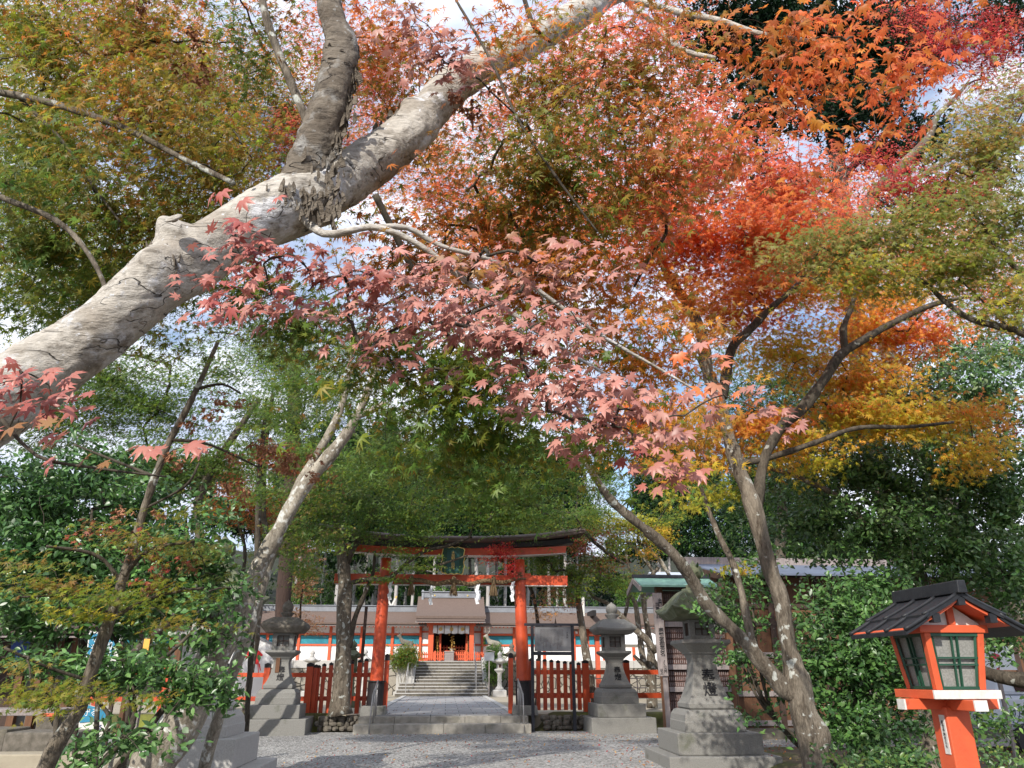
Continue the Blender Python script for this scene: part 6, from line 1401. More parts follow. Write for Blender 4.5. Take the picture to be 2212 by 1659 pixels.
for a_ in ((560, 545, 140, 55, 2.45, .18, .083, 1.20, 'pinkred'), (540, 640, 120, 50, 2.4, .15, .084, 1.20, {'pinkred': 2, 'pink': 1}), (470, 700, 90, 30, 2.35, .1, .084, 0.84, 'pinkred'), (700, 600, 130, 45, 2.5, .15, .083, 1.20, {'pinkred': 1, 'pink': 1.4}),
           (840, 610, 140, 50, 2.55, .2, .083, 1.44, 'pink'), (900, 690, 170, 45, 2.55, .2, .083, 1.44, 'pink'), (850, 745, 90, 22, 2.5, .1, .083, 1.20, 'pink'), (1050, 660, 170, 60, 2.7, .2, .083, 1.08, 'pink'), (1120, 740, 190, 55, 2.65, .2, .083, 1.44, 'pink'),
           (1180, 830, 170, 40, 2.6, .2, .084, 1.32, 'pink'), (1290, 870, 130, 50, 2.6, .15, .084, 1.32, 'pink'), (1360, 940, 100, 45, 2.6, .15, .084, 1.32, 'pink'), (1440, 1020, 55, 50, 2.6, .1, .084, 1.32, {'pinkred': 1, 'pink': 1}), (1200, 600, 190, 60, 2.9, .2, .081, 0.72, {'pink': 2, 'olivebrown': .6}),
           (1060, 540, 130, 50, 2.9, .2, .081, 0.60, {'pink': 1.5, 'olivebrown': .6}), (70, 850, 105, 60, 2.1, .15, .083, 1.32, 'pinkred'), (120, 940, 100, 35, 2.1, .1, .083, 0.84, {'pinkred': 2, 'olivebrown': .5}), (385, 970, 45, 16, 2.1, .05, .084, 0.84, 'pinkred'),
           (960, 95, 100, 60, 2.7, .2, .084, 1.32, {'pink': 1, 'tan': .3}), (1010, 150, 80, 30, 2.7, .1, .084, 0.96, 'pink'), (880, 60, 70, 40, 2.8, .1, .083, 0.72, {'pink': 1, 'orange': .5}), (1300, 140, 60, 50, 2.8, .1, .078, .5, 'orangered'),
           (1640, 880, 70, 25, 2.7, .1, .083, 1.08, 'pink'), (1570, 840, 60, 40, 2.7, .1, .083, 0.84, {'orange': 1.4, 'pink': 1}), (1520, 770, 60, 40, 2.8, .1, .083, 0.60, {'pink': 1, 'orange': .6}), (1420, 850, 60, 30, 2.6, .1, .083, 0.72, 'pink')):
    cr.clump(*a_, 'near', per=7, sprad=1.7, flat=.12, coh=.65, vary=.12)
cr.build(A, 'pink_foliage', M['leaf_pink'], tilt=.30, down=.55, tipk=(1.0, .9, .9), bias=(-.3, -.62, .62))
twigs(cr.sp, br, A, M['bark_dark'], .0018, 1, 'twigs', 300)
cr = Crown()
for a_ in ((1700, 110, 190, 70, 3.4, .3, .094, 0.65, {'orange': 2, 'olivebrown': .8, 'yorange': .5}), (1850, 60, 180, 60, 3.5, .3, .094, 0.65, {'orange': 2, 'orangered': 1}), (1780, 190, 180, 70, 3.4, .3, .094, 0.68, {'orange': 2.4, 'olivebrown': .8, 'orangered': .6}), (1960, 160, 150, 90, 3.5, .3, .094, 0.65, {'orange': 2, 'orangered': 1.2}),
           (1640, 280, 120, 70, 3.5, .3, .094, 0.50, {'orange': 1, 'orangered': 1, 'olivebrown': .8, 'yorange': .5}), (1850, 270, 110, 50, 3.4, .3, .094, 0.43, {'orange': 1, 'olivebrown': .8, 'yorange': .5}), (1600, 160, 80, 60, 3.5, .3, .094, 0.36, {'orange': 1, 'olivebrown': .8}), (1560, 380, 90, 90, 3.7, .3, .094, 0.43, {'orangered': 1, 'olivebrown': 1}), (2030, 60, 60, 50, 3.5, .2, .094, 0.36, 'orange')):
    cr.clump(*a_, 'near', per=8, sprad=2.0, flat=.25, vary=.15)
cr.build(A, 'orange_foliage', tilt=.6, bias=(-.2, -.8, .5), down=.7, tipk=(1.1, .85, .7))
twigs(cr.sp, br, A, M['bark_dark'], .0018, 1, 'twigs', 200)
# curled dead leaves hanging in bunches
mb = MB(); q = random.Random(4)
def deadbunch(cx, cy, Y, n, r):
    for i in range(n):
        c = at(cx+q.gauss(0, r), cy+q.gauss(0, r*1.2), Y+q.uniform(-.1, .1)); s_ = q.uniform(.018, .034)
        for k in range(5):
            a = q.uniform(0, 6.28); d = Vector((math.cos(a), math.sin(a), q.uniform(-1.2, .3)))*s_; u = Vector((q.uniform(-1, 1), q.uniform(-1, 1), q.uniform(-1, 1)))*s_*.35
            mb.add([c, c+d*.5+u, c+d, c+d*.5-u+Vector((0, 0, -.3*s_))], [(0, 1, 2, 3)])
for a_ in ((420, 80, 3.6, 26, 16), (440, 160, 3.6, 26, 16), (395, 150, 3.6, 14, 14), (300, 20, 3.6, 16, 14), (505, 235, 3.6, 5, 5), (260, 250, 3.6, 8, 12), (985, 215, 3.0, 18, 12), (1030, 240, 3.0, 16, 10), (1070, 205, 3.0, 9, 8), (1590, 90, 3.3, 9, 10), (2060, 90, 3.3, 6, 6)): deadbunch(*a_)
mb.build('withered_leaves', mat('withered_leaf', (.26, .10, .045), (.17, .065, .03), .8, 12), A, rel=True)

# ---------------------------------------------------------------- B: forked maple at the right
Bt = tree('maple_tree', 'forked maple with brown lichened trunk right of the large lantern, leaves turning orange and red', (5.6, 9.3, 0))
YB = 9.3
g0 = at(1766, 1659, YB)
_, b1 = limb([((g0.x+.02, YB, -.15), .24), ((g0.x, YB, g0.z*.5), .20), (1762, 1650, YB, 30), (1749, 1597, YB, 28), (1733, 1535, YB, 27), (1724, 1478, YB, 27), (1712, 1434, YB, 20), (1699, 1374, YB, 17), (1690, 1300, YB, 17), (1667, 1241, YB, 16), (1647, 1167, YB, 16), (1626, 1090, YB, 17), (1602, 1029, YB, 16), (1581, 967, YB, 14), (1553, 865, YB, 14), (1528, 802, YB-.1, 13), (1518, 737, YB-.2, 12), (1496, 675, YB-.3, 11), (1445, 599, YB-.4, 10), (1420, 540, YB-.5, 7), (1380, 470, YB-.8, 5)], Bt, M['bark_grey'], 'trunk', .04, 24, .06, 21, [(at(1790, 1592, YB-.1), .13, .13), (at(1765, 1570, YB), .12, .05)])
_, b2 = limb([(1632, 1110, YB, 12), (1645, 1020, YB, 11), (1655, 981, YB, 11), (1688, 923, YB, 11), (1735, 880, YB, 12), (1780, 820, YB, 10), (1818, 765, YB, 10), (1880, 725, YB, 8), (1940, 692, YB, 7), (2010, 660, YB, 6), (2090, 640, YB, 3)], Bt, M['bark_dark'], 'limb', .06, 14, .06, 22)
_, b3 = limb([(1560, 860, YB, 11), (1572, 790, YB, 10), (1585, 745, YB, 10), (1620, 712, YB, 9), (1660, 670, YB, 7), (1695, 640, YB, 6), (1760, 580, YB, 4)], Bt, M['bark_dark'], 'limb', .06, 12, .06, 23)
_, b4 = limb([(1722, 1500, YB, 22), (1692, 1487, YB, 19), (1668, 1458, YB, 16), (1640, 1425, YB, 15), (1612, 1388, YB, 15), (1578, 1356, YB, 14), (1545, 1325, YB-.1, 13), (1519, 1294, YB-.2, 13), (1490, 1245, YB-.3, 12), (1462, 1205, YB-.4, 12), (1420, 1165, YB-.5, 11), (1365, 1120, YB-.6, 10), (1320, 1080, YB-.7, 9), (1285, 1030, YB-.9, 7), (1240, 960, YB-1.1, 4)], Bt, M['bark_grey'], 'limb', .05, 16, .07, 24)
_, b5 = limb([(1632, 1408, YB, 10), (1622, 1375, YB+.05, 9), (1605, 1294, YB+.1, 8), (1583, 1217, YB+.15, 7), (1557, 1165, YB+.2, 6), (1528, 1095, YB+.3, 5), (1505, 1020, YB+.4, 3)], Bt, M['bark_grey'], 'limb', .06, 10, .06, 25)
_, b6 = limb([(1590, 1000, YB, 7), (1650, 992, YB, 7), (1750, 960, YB-.1, 6), (1850, 925, YB-.2, 5), (1960, 922, YB-.3, 4), (2060, 912, YB-.4, 3)], Bt, M['bark_dark'], 'branch', .06, 8, .06, 26)
_, b7 = limb([(1826, 762, YB, 8), (1822, 710, YB, 7), (1840, 660, YB, 5), (1850, 610, YB, 3)], Bt, M['bark_dark'], 'branch', .06, 8, .06, 27)
cr = Crown(); S1 = .098
for a_ in ((1390, 440, 200, 90, 8.2, 1.0, S1, 1.86, {'orangered': 1.4, 'redpink': .8, 'orange': 1}), (1540, 360, 190, 100, 8.0, .9, S1, 1.69, {'redpink': 2, 'orangered': 1.4, 'orange': .4}), (1480, 240, 130, 80, 8.2, .8, S1, 1.01, {'redpink': 2, 'orangered': 1.4, 'orange': .4}), (1700, 420, 120, 80, 8.0, .8, S1, 1.69, {'redpink': 1.2, 'orangered': 1.2, 'orange': .8}),
           (1500, 520, 220, 80, 8.2, .9, S1, 2.54, {'orange': 1.6, 'orangered': 1.2}), (1680, 520, 150, 70, 8.0, .8, S1, 2.70, {'orangered': 1.4, 'orange': 1.2}), (1300, 560, 150, 70, 8.4, .8, S1, 0.65, {'yorange': 1.3, 'orange': 1}), (1130, 520, 200, 90, 8.8, .8, S1, 2.03, {'orangered': 1, 'orange': 1, 'yorange': .6}), (960, 420, 180, 80, 9.2, .8, S1, 1.18, {'orangered': 1, 'orange': 1, 'ygreen': .4}),
           (1560, 680, 170, 60, 10.3, .6, S1, 1.17, {'yorange': 1.2, 'orange': 1}), (1620, 620, 150, 60, 9.9, .6, S1, 1.95, {'orange': 1.4, 'yorange': 1}), (1750, 610, 170, 60, 9.9, .6, S1, 1.95, {'yorange': 2, 'orange': .8, 'yellowg': .5}), (1880, 720, 150, 70, 10.1, .6, S1, 1.95, {'orange': 1, 'yorange': 1.6, 'yellowg': .5}), (1990, 720, 90, 50, 10.0, .5, S1, 1.69, {'orange': 1.6, 'orangered': .7}), (1940, 640, 110, 50, 10.0, .5, S1, 1.43, {'yorange': 1, 'yellowg': 1}),
           (1690, 760, 150, 50, 10.1, .6, S1, 1.43, {'yellowg': 1.2, 'yorange': .8}), (1850, 830, 130, 60, 10.1, .6, S1, 1.82, {'orange': .6, 'yorange': 1.4, 'yellowg': 1}), (1760, 800, 90, 40, 10.1, .5, S1, 1.04, {'yellowg': 1, 'yorange': .7}),
           (1640, 920, 110, 45, 9.9, .5, S1, 1.82, {'yorange': 1.6, 'orange': .8}), (1700, 970, 120, 40, 9.9, .5, S1, 1.30, {'yorange': 1, 'yellowg': 1}), (1850, 900, 140, 40, 9.8, .5, S1, 1.82, {'yellowg': 1.6, 'yorange': .6}), (1970, 905, 130, 45, 9.7, .5, S1, 1.95, {'yellowg': 1.6, 'yorange': .7}), (2090, 900, 80, 40, 9.6, .4, S1, 1.95, {'yorange': 1.4, 'orange': .6, 'yellowg': .8}), (2110, 980, 60, 55, 9.6, .4, S1, 1.95, {'yellowg': 1.2, 'yorange': 1}), (1830, 880, 60, 25, 9.7, .3, S1, 1.56, {'orange': 1, 'yorange': .6}),
           (1760, 1010, 50, 30, 9.9, .3, S1, 1.17, 'yellowg'), (1500, 960, 110, 70, 10.3, .6, S1, 1.43, {'yorange': 1.2, 'yellowg': .8, 'orange': .5}), (1400, 900, 140, 60, 8.9, .6, S1, 1.56, {'yorange': 1, 'orange': .7}), (1540, 1060, 80, 30, 10.3, .4, S1, 1.17, {'yellowg': 1, 'ygreen': 1}), (1480, 1080, 60, 30, 8.8, .4, S1, 0.78, {'green': 1, 'yellowg': 1}),
           (1610, 1225, 45, 10, 10.3, .2, S1, 1.56, {'yellowg': 1, 'orange': .2}), (1660, 700, 40, 25, 10.1, .3, S1, 1.04, 'redpink'), (1250, 300, 150, 100, 9.0, .8, S1, 0.94, {'redpink': 1, 'orangered': 1}), (1250, 60, 120, 80, 9.0, .8, S1, 0.68, {'redpink': 1, 'crimson': .5}), (1420, 70, 130, 80, 9.0, .8, S1, 1.01, {'redpink': 1.4, 'orangered': .6}), (1480, 640, 110, 50, 8.6, .5, S1, 0.78, {'yorange': 1, 'orange': 1})):
    cr.clump(*a_, 'mid', per=14, sprad=3.0, vary=.2)
cr.build(Bt, 'foliage', tilt=.42, down=.4, bias=(-.2, -.75, .6))
twigs(cr.sp, b1[15:]+b2+b3+b4[20:]+b5+b6+b7, Bt, M['bark_dark'], .005, 3, 'twigs', 420)

# ---------------------------------------------------------------- C: pale green maple reaching in from the right
Ct = tree('maple_tree', 'maple with soft pale green leaves reaching in over the upper right from outside the view', (6.2, 5.8, 0))
_, ca = limb([((6.2, 5.8, -.1), .16), ((5.9, 5.8, 1.2), .13), ((5.7, 5.9, 2.4), .11), (2330, 800, 6.2, 12), (2215, 722, 6.4, 8), (2100, 690, 6.5, 6), (2040, 650, 6.6, 5), (1980, 600, 6.6, 4), (1850, 560, 6.6, 3)], Ct, M['bark_dark'], 'trunk', .08, 10, .05, 31)
_, cb = limb([(2330, 800, 6.2, 9), (2280, 640, 6.4, 7), (2210, 592, 6.4, 6), (2150, 530, 6.5, 5), (2080, 420, 6.5, 3)], Ct, M['bark_dark'], 'branch', .08, 8, .05, 32)
cr = Crown()
for a_ in ((2120, 330, 130, 120, 6.6, .5, .084, 1.49, {'palegreen': 1, 'yorange': .12}), (2160, 480, 120, 100, 6.5, .5, .084, 1.89, 'palegreen'), (2000, 480, 150, 60, 6.6, .5, .084, 1.62, {'palegreen': 1, 'ygreen': .4}), (1850, 520, 160, 60, 6.7, .4, .084, 1.49, 'palegreen'), (1750, 560, 130, 60, 6.8, .4, .084, 1.08, {'palegreen': 1, 'reddish': .12}), (2080, 580, 170, 60, 6.5, .4, .084, 1.89, {'palegreen': 1, 'ygreen': .5}), (1900, 600, 180, 45, 6.6, .4, .084, 1.35, {'palegreen': 1, 'yellowg': .4}), (2170, 660, 90, 60, 6.4, .4, .084, 1.49, {'palegreen': 1, 'yellowg': .5}), (2190, 230, 70, 90, 6.6, .4, .084, 1.22, {'palegreen': 1, 'reddish': .5}), (2100, 250, 60, 60, 6.6, .4, .084, 0.68, {'palegreen': 1, 'reddish': .3})):
    cr.clump(*a_, 'mid', per=12, sprad=3.0, vary=.14)
cr.build(Ct, 'foliage', tilt=.42, down=.4, bias=(-.2, -.7, .65))
twigs(cr.sp, ca[12:]+cb, Ct, M['bark_dark'], .004, 3, 'twigs', 200)

# ---------------------------------------------------------------- D: crimson maple behind, bare pale twigs
Dt = tree('maple_tree', 'crimson maple with bare pale branch tips high behind the orange maple at upper right', (12.4, 15, 0))
_, da = limb([((12.4, 15, -.1), .3), ((12.0, 15, 2.0), .24), (2000, 1000, 15, 17), (1900, 700, 15, 15), (1855, 520, 15, 13), (1880, 430, 15, 12), (1925, 380, 15, 11), (1975, 330, 15, 9), (2010, 290, 15, 7), (2025, 250, 15, 6), (2060, 215, 15, 4), (2090, 180, 15, 3)], Dt, M['bark_grey'], 'trunk', .15, 12, .04, 41)
_, db = limb([(1900, 410, 15, 5), (1960, 395, 15, 5), (2050, 340, 15, 4), (2100, 300, 15, 2)], Dt, M['bark_white'], 'branch', .1, 8, .04, 42)
_, dc = limb([(1870, 480, 15, 5), (1780, 440, 14.8, 5), (1700, 450, 14.5, 4), (1650, 470, 14.5, 2)], Dt, M['bark_white'], 'branch', .1, 8, .04, 43)
mb = MB(); q = random.Random(12)
for i in range(60):
    a = q.choice([(1800, 370), (1780, 390), (2080, 220), (1830, 420), (1760, 400)]); p = at(a[0]+q.uniform(-30, 30), a[1]+q.uniform(-20, 20), 14.9)
    d = Vector((q.uniform(-.5, .5), q.uniform(-.2, .2), q.uniform(.1, .6))); mb.tube([p, p+d*.5+Vector((0, 0, .05)), p+d], [.012, .008, .003], 4, cap=False)
mb.build('bare_twigs', M['bark_white'], Dt, rel=True)
cr = Crown()
for a_ in ((1950, 400, 140, 40, 14.6, .9, .075, 1.2, {'crimson': 2, 'redpink': 1}), (1900, 340, 80, 40, 14.8, .8, .075, .7, {'crimson': 1, 'redpink': 1}), (2060, 440, 90, 30, 14.6, .8, .075, 1.0, {'crimson': 2, 'redpink': .6}), (2060, 100, 120, 80, 14.6, .9, .075, .7, {'crimson': 2, 'redpink': .6}), (2150, 110, 80, 90, 14.4, .9, .075, .9, {'crimson': 1.5, 'redpink': 1}), (1980, 30, 90, 50, 14.8, .8, .075, .6, {'crimson': 1, 'redpink': 1}), (2110, 400, 30, 50, 14.6, .6, .075, 1.1, 'crimson'), (1800, 460, 120, 50, 14.5, .8, .075, .8, {'orangered': 1, 'redpink': 1}), (2000, 560, 220, 90, 14.5, .9, .085, 1.5, {'orange': 1, 'orangered': 1, 'yorange': .6}), (2150, 640, 90, 60, 14.5, .9, .085, .8, {'orange': 1, 'yorange': 1}), (1800, 560, 120, 60, 14.5, .9, .085, 1.0, {'orange': 1, 'orangered': 1}), (2170, 940, 40, 60, 12, .5, .07, .7, {'rust': 1, 'crimson': .5})):
    cr.clump(*a_, 'far', per=14, sprad=3.0)
cr.build(Dt, 'foliage', tilt=.45, down=.4, bias=(-.2, -.75, .6)); twigs(cr.sp, da+db+dc, Dt, M['bark_dark'], .008, 3, 'twigs', 120)

# ---------------------------------------------------------------- E: tall dark cedar
Et = tree('cedar_tree', 'tall dark cedar with a black trunk standing behind the red maples at upper right', (18, 27, 0))
_, ea = limb([((18.2, 27, -.1), .8), (1890, 1000, 27, 22), (1850, 700, 27, 20), (1825, 520, 27, 19), (1812, 380, 27, 17), (1800, 270, 27, 16), (1790, 180, 27, 14), (1775, 0, 27, 11), (1760, -250, 27, 8)], Et, M['bark_cedar'], 'trunk', .5, 12, .04, 51)
eb = []
for i, s_ in enumerate(([(1812, 400, 27, 9), (1860, 340, 26.5, 8), (1950, 270, 26, 5)], [(1800, 290, 27, 9), (1760, 255, 26.6, 7), (1690, 240, 26, 4)], [(1795, 220, 27, 8), (1860, 160, 26.5, 6), (1960, 120, 26, 4)], [(1790, 180, 27, 8), (1700, 120, 26.5, 6), (1590, 90, 26, 4)], [(1815, 420, 27, 7), (1740, 400, 26.6, 5), (1650, 400, 26, 3)], [(1825, 520, 27, 7), (1900, 470, 26.6, 5), (2060, 470, 26, 3)], [(1780, 60, 27, 8), (1880, 20, 26.5, 6), (2000, -10, 26, 4)])):
    _, p_ = limb(s_, Et, M['bark_cedar'], 'branch', .3, 7, .05, 52+i); eb += p_
cr = Crown()
for a_ in ((1600, 80, 170, 130, 26, 1.6, .42, 2.4), (1750, 90, 170, 150, 26, 1.6, .42, 2.6), (1900, 110, 150, 130, 26, 1.6, .42, 2.4), (1640, 240, 90, 70, 26, 1.2, .42, 1.6), (1860, 250, 130, 60, 26, 1.4, .42, 1.8), (1690, 410, 90, 55, 26, 1.2, .42, 2.2), (1900, 330, 110, 50, 26, 1.2, .42, 1.5), (2000, 300, 80, 60, 26, 1.2, .42, 1.2), (2010, 430, 130, 45, 26, 1.2, .42, 2.2), (1770, 500, 130, 50, 26, 1.2, .42, 1.5), (2170, 30, 70, 80, 26, 1.2, .42, 1.8), (1620, 550, 90, 60, 26, 1, .42, .8), (1300, 480, 70, 50, 27, 1, .42, .6), (1980, 60, 120, 90, 26, 1.2, .42, 1.4), (2150, 340, 70, 60, 26, 1, .42, 1.0)):
    cr.clump(*a_[:6], .34, a_[7]*1.7, 'cedar', 'clump', per=30, sprad=2.4, flat=.5, vary=.3)
cr.build(Et, 'foliage', M['needle'], tilt=.7, down=.5)

# ---------------------------------------------------------------- F: evergreen trees at the right
Ft = tree('evergreen_tree', 'tall rounded glossy evergreen tree with grey trunk behind the orange garden lantern', (7.9, 11.4, 0))
g0 = at(2025, 1659, 11.4)
_, fa = limb([((g0.x, 11.4, -.1), .30), (2022, 1650, 11.4, 30), (2008, 1500, 11.4, 26), (1995, 1380, 11.4, 24), (1985, 1280, 11.4, 24), (1965, 1200, 11.4, 22), (1950, 1120, 11.4, 16), (1920, 1050, 11.4, 12), (1900, 950, 11.4, 7)], Ft, M['bark_grey'], 'trunk', .1, 16, .05, 61)
_, fb = limb([(2012, 1540, 11.5, 22), (2040, 1350, 11.6, 20), (2050, 1230, 11.6, 18), (2080, 1100, 11.6, 12), (2110, 980, 11.6, 8)], Ft, M['bark_dark'], 'limb', .1, 12, .05, 62)
_, fc = limb([(1960, 1240, 11.4, 10), (1930, 1190, 11.2, 9), (1880, 1150, 11, 8), (1820, 1080, 10.9, 7), (1720, 1030, 10.8, 5), (1650, 1010, 10.8, 4)], Ft, M['bark_grey'], 'branch', .1, 9, .05, 63)
_, fd = limb([(2212, 1470, 9.6, 17), (2150, 1460, 9.8, 15), (2080, 1440, 10.4, 14), (2020, 1470, 11.3, 14)], Ft, M['bark_dark'], 'branch', .1, 9, .05, 64)
cr = Crown(); G_ = {'camellia': 1.2, 'camlite': 1.2, 'greygreen': .6}
for a_ in ((1940, 880, 200, 110, 11.8, .9, .085, 1.8), (2120, 860, 130, 120, 11.8, .9, .085, 1.8), (2060, 760, 110, 60, 12.2, .7, .08, .8), (2170, 760, 70, 60, 12.2, .7, .08, .6), (1850, 1020, 190, 110, 11.4, .9, .085, 1.9), (2060, 1030, 190, 120, 11.2, .9, .085, 2.2), (2170, 1100, 90, 150, 10.8, .8, .085, 2.0), (1900, 1150, 190, 80, 11.0, .8, .085, 1.9), (2080, 1200, 160, 80, 10.6, .8, .085, 1.9), (1750, 1130, 120, 90, 11.4, .8, .085, 1.5), (1720, 930, 110, 90, 12.4, .8, .08, 1.2), (2190, 1280, 60, 110, 10.2, .6, .085, 1.6), (2160, 1380, 70, 60, 10.0, .5, .085, .9)):
    cr.clump(*a_, G_, 'oval', per=12, sprad=1.6, flat=.5, vary=.25)
cr.build(Ft, 'foliage', M['gloss'], tilt=.65, down=.25, tipk=(1, 1, 1)); twigs(cr.sp, fa[8:]+fb+fc+fd, Ft, M['bark_dark'], .006, 4, 'twigs', 300)
Gt = tree('camellia_bush', 'dense glossy camellia bush filling the space between the forked maple and the orange lantern', (7.0, 9.9, 0), 'bush')
cr = Crown(); G2 = {'camellia': 1.6, 'camlite': 1.2}
for a_ in ((1830, 1330, 130, 90, 9.9, .5, .082, 1.8), (1790, 1440, 130, 90, 9.9, .5, .082, 1.6), (1880, 1430, 110, 110, 9.7, .5, .082, 1.8), (1800, 1560, 120, 70, 9.8, .5, .082, 1.2), (1880, 1590, 80, 80, 9.6, .5, .08, 1.2), (1900, 1260, 90, 50, 10, .4, .082, 1.4), (1950, 1500, 60, 120, 9.6, .4, .08, 1.3)):
    cr.clump(*a_, G2, 'oval', per=10, sprad=1.5, flat=.5, vary=.25)
cr.build(Gt, 'foliage', M['gloss'], tilt=.6, down=.4, tipk=(1, 1, 1))
gs = []
for i, (x_, y_) in enumerate(((1830, 1300), (1880, 1350), (1780, 1420), (1920, 1300), (1850, 1450))):
    _, p_ = limb([((6.9+.08*i, 9.9, -.05), .035), (1850+12*i, 1600, 9.9, 6), (x_, y_, 9.9, 3)], Gt, M['bark_dark'], 'stem', .1, 7, .04, 70+i); gs += p_
twigs(cr.sp, gs, Gt, M['bark_dark'], .004, 3, 'twigs', 120)
G3 = tree('camellia_bush', 'small glossy camellia sprays growing between the large lantern and the forked maple', (5.7, 10.4, 0), 'bush')
cr = Crown()
for a_ in ((1590, 1330, 70, 40, 10.4, .3, .078, 1.2), (1620, 1250, 60, 45, 10.5, .3, .078, 1.0), (1570, 1270, 50, 25, 10.3, .3, .078, .8), (1590, 1420, 60, 30, 10.4, .3, .078, .9), (1640, 1470, 60, 25, 10.5, .3, .078, .9), (1520, 1310, 40, 22, 10.3, .2, .078, .9), (1620, 1540, 60, 20, 10.5, .3, .078, .5)):
    cr.clump(*a_, G2, 'oval', per=9, sprad=1.5, flat=.4, vary=.25)
cr.build(G3, 'foliage', M['gloss'], tilt=.6, down=.4, tipk=(1, 1, 1))
gs = []
for i, (x_, y_) in enumerate(((1590, 1340), (1620, 1260), (1560, 1300), (1600, 1430))):
    _, p_ = limb([((5.7+.05*i, 10.4, -.05), .025), (1680, 1560, 10.4, 4), (x_, y_, 10.4, 2)], G3, M['bark_dark'], 'stem', .1, 6, .04, 80+i); gs += p_
twigs(cr.sp, gs, G3, M['bark_dark'], .004, 2, 'twigs', 90)
G4 = tree('low_undergrowth', 'low dark undergrowth leaves at the foot of the orange lantern post', (5.6, 7.6, 0), 'bush')
cr = Crown()
for a_ in ((2150, 1560, 90, 60, 8.2, .5, .06, .8), (1960, 1640, 120, 40, 8.0, .6, .06, .9), (2150, 1640, 90, 30, 7.4, .5, .05, .6), (1850, 1650, 90, 25, 8.4, .5, .06, .8)):
    cr.clump(*a_, {'camellia': 1.5, 'dkgreen': 1, 'green': .5}, 'oval', per=9, sprad=1.8, flat=.4, vary=.3)
cr.build(G4, 'foliage', M['gloss'], tilt=.6, down=.2, tipk=(1, 1, 1))

# ---------------------------------------------------------------- H: maple beside the gate
Ht = tree('maple_tree', 'slim dark maple with lichen-spotted trunk in front of the gate, left end, green leaves', (-2.95, 23.9, .45))
YH = 23.85
_, ha = limb([(736, 1545, YH, 27), (735, 1530, YH, 23), (738, 1490, YH, 19), (741, 1420, YH, 17), (743, 1350, YH, 15), (745, 1280, YH, 15), (743, 1240, YH, 15), (741, 1200, YH, 13), (732, 1160, YH, 9), (726, 1120, YH, 7), (724, 1060, YH, 5)], Ht, M['bark_grey'], 'trunk', .15, 16, .05, 91)
_, hb_ = limb([(744, 1225, YH, 10), (758, 1190, YH, 9), (778, 1160, YH, 8), (795, 1130, YH, 6), (830, 1080, YH, 4)], Ht, M['bark_dark'], 'limb', .15, 10, .05, 92)
_, hc = limb([(745, 1262, YH, 5), (790, 1252, YH-.1, 5), (840, 1248, YH-.2, 4), (880, 1215, YH-.2, 4), (920, 1190, YH-.3, 4), (965, 1180, YH-.3, 3), (1020, 1160, YH-.3, 2)], Ht, M['bark_dark'], 'branch', .15, 8, .05, 93)
_, hd = limb([(900, 1237, YH-.3, 3), (950, 1220, YH-.3, 3), (1010, 1200, YH-.3, 2)], Ht, M['bark_dark'], 'branch', .15, 7, .05, 94)
_, he = limb([(755, 1400, YH, 6), (765, 1340, YH, 6), (785, 1290, YH+.1, 5), (805, 1240, YH+.1, 4), (810, 1190, YH+.1, 3)], Ht, M['bark_dark'], 'limb', .15, 8, .05, 95)
cr = Crown(); S2 = .085
for a_ in ((760, 1080, 110, 45, 23, 1, S2, 1.3), (880, 1110, 120, 40, 23, 1, S2, 1.5), (1000, 1080, 150, 40, 23, 1, S2, 1.4), (1080, 1125, 90, 28, 23, 1, S2, 1.2), (900, 1158, 80, 20, 23.2, .7, S2, 1.1), (1080, 1100, 100, 50, 23, 1, S2, 1.2), (840, 1190, 60, 14, 23.3, .4, S2, .8), (900, 1225, 70, 10, 23.3, .4, S2, 1.2), (830, 1250, 50, 8, 23.4, .3, S2, 1.0), (920, 1203, 50, 8, 23.3, .4, S2, .8), (680, 1160, 50, 30, 23.3, .6, S2, 1.0), (660, 1230, 50, 30, 23.3, .6, S2, .8), (700, 1110, 60, 40, 23.3, .7, S2, 1.2), (850, 1030, 150, 40, 22.5, 1, S2, .7), (1060, 1030, 150, 45, 22.5, 1, S2, .7), (780, 1150, 60, 25, 23.1, .6, S2, .9), (1180, 1120, 70, 30, 23.4, .6, S2, 1.1), (1120, 1080, 80, 40, 23, .6, S2, 1.0), (1300, 1060, 60, 50, 24, .7, S2, 1.2), (1260, 1120, 50, 40, 24, .6, S2, .9)):
    cr.clump(*a_, {'green': 2, 'dkgreen': .8, 'ygreen': .5}, 'far', per=16, sprad=3.2, flat=.15, vary=.2)
cr.build(Ht, 'foliage', tilt=.4, down=.3, bias=(-.2, -.6, .7)); twigs(cr.sp, ha[20:]+hb_+hc+hd, Ht, M['bark_dark'], .008, 5, 'twigs', 160)
Rt = tree('young_maple', 'small crimson maple spray in front of the right end of the gate lintel', (2.6, 26, .4))
_, ra = limb([((2.9, 26, .3), .06), (1165, 1400, 26, 4), (1150, 1280, 26, 4), (1110, 1220, 25.5, 3), (1085, 1190, 24.0, 2)], Rt, M['bark_dark'], 'trunk', .3, 8, .05, 101)
cr = Crown(); cr.clump(1085, 1190, 28, 20, 23.6, .3, .07, 1.6, {'crimson': 1.5, 'reddish': 1}, 'far', per=12).clump(1105, 1225, 20, 25, 23.6, .3, .07, .9, {'crimson': 1, 'reddish': 1}, 'far', per=12).clump(1060, 1210, 25, 15, 23.7, .3, .07, .4, {'crimson': 1, 'rust': 1}, 'far', per=10)
cr.build(Rt, 'foliage')

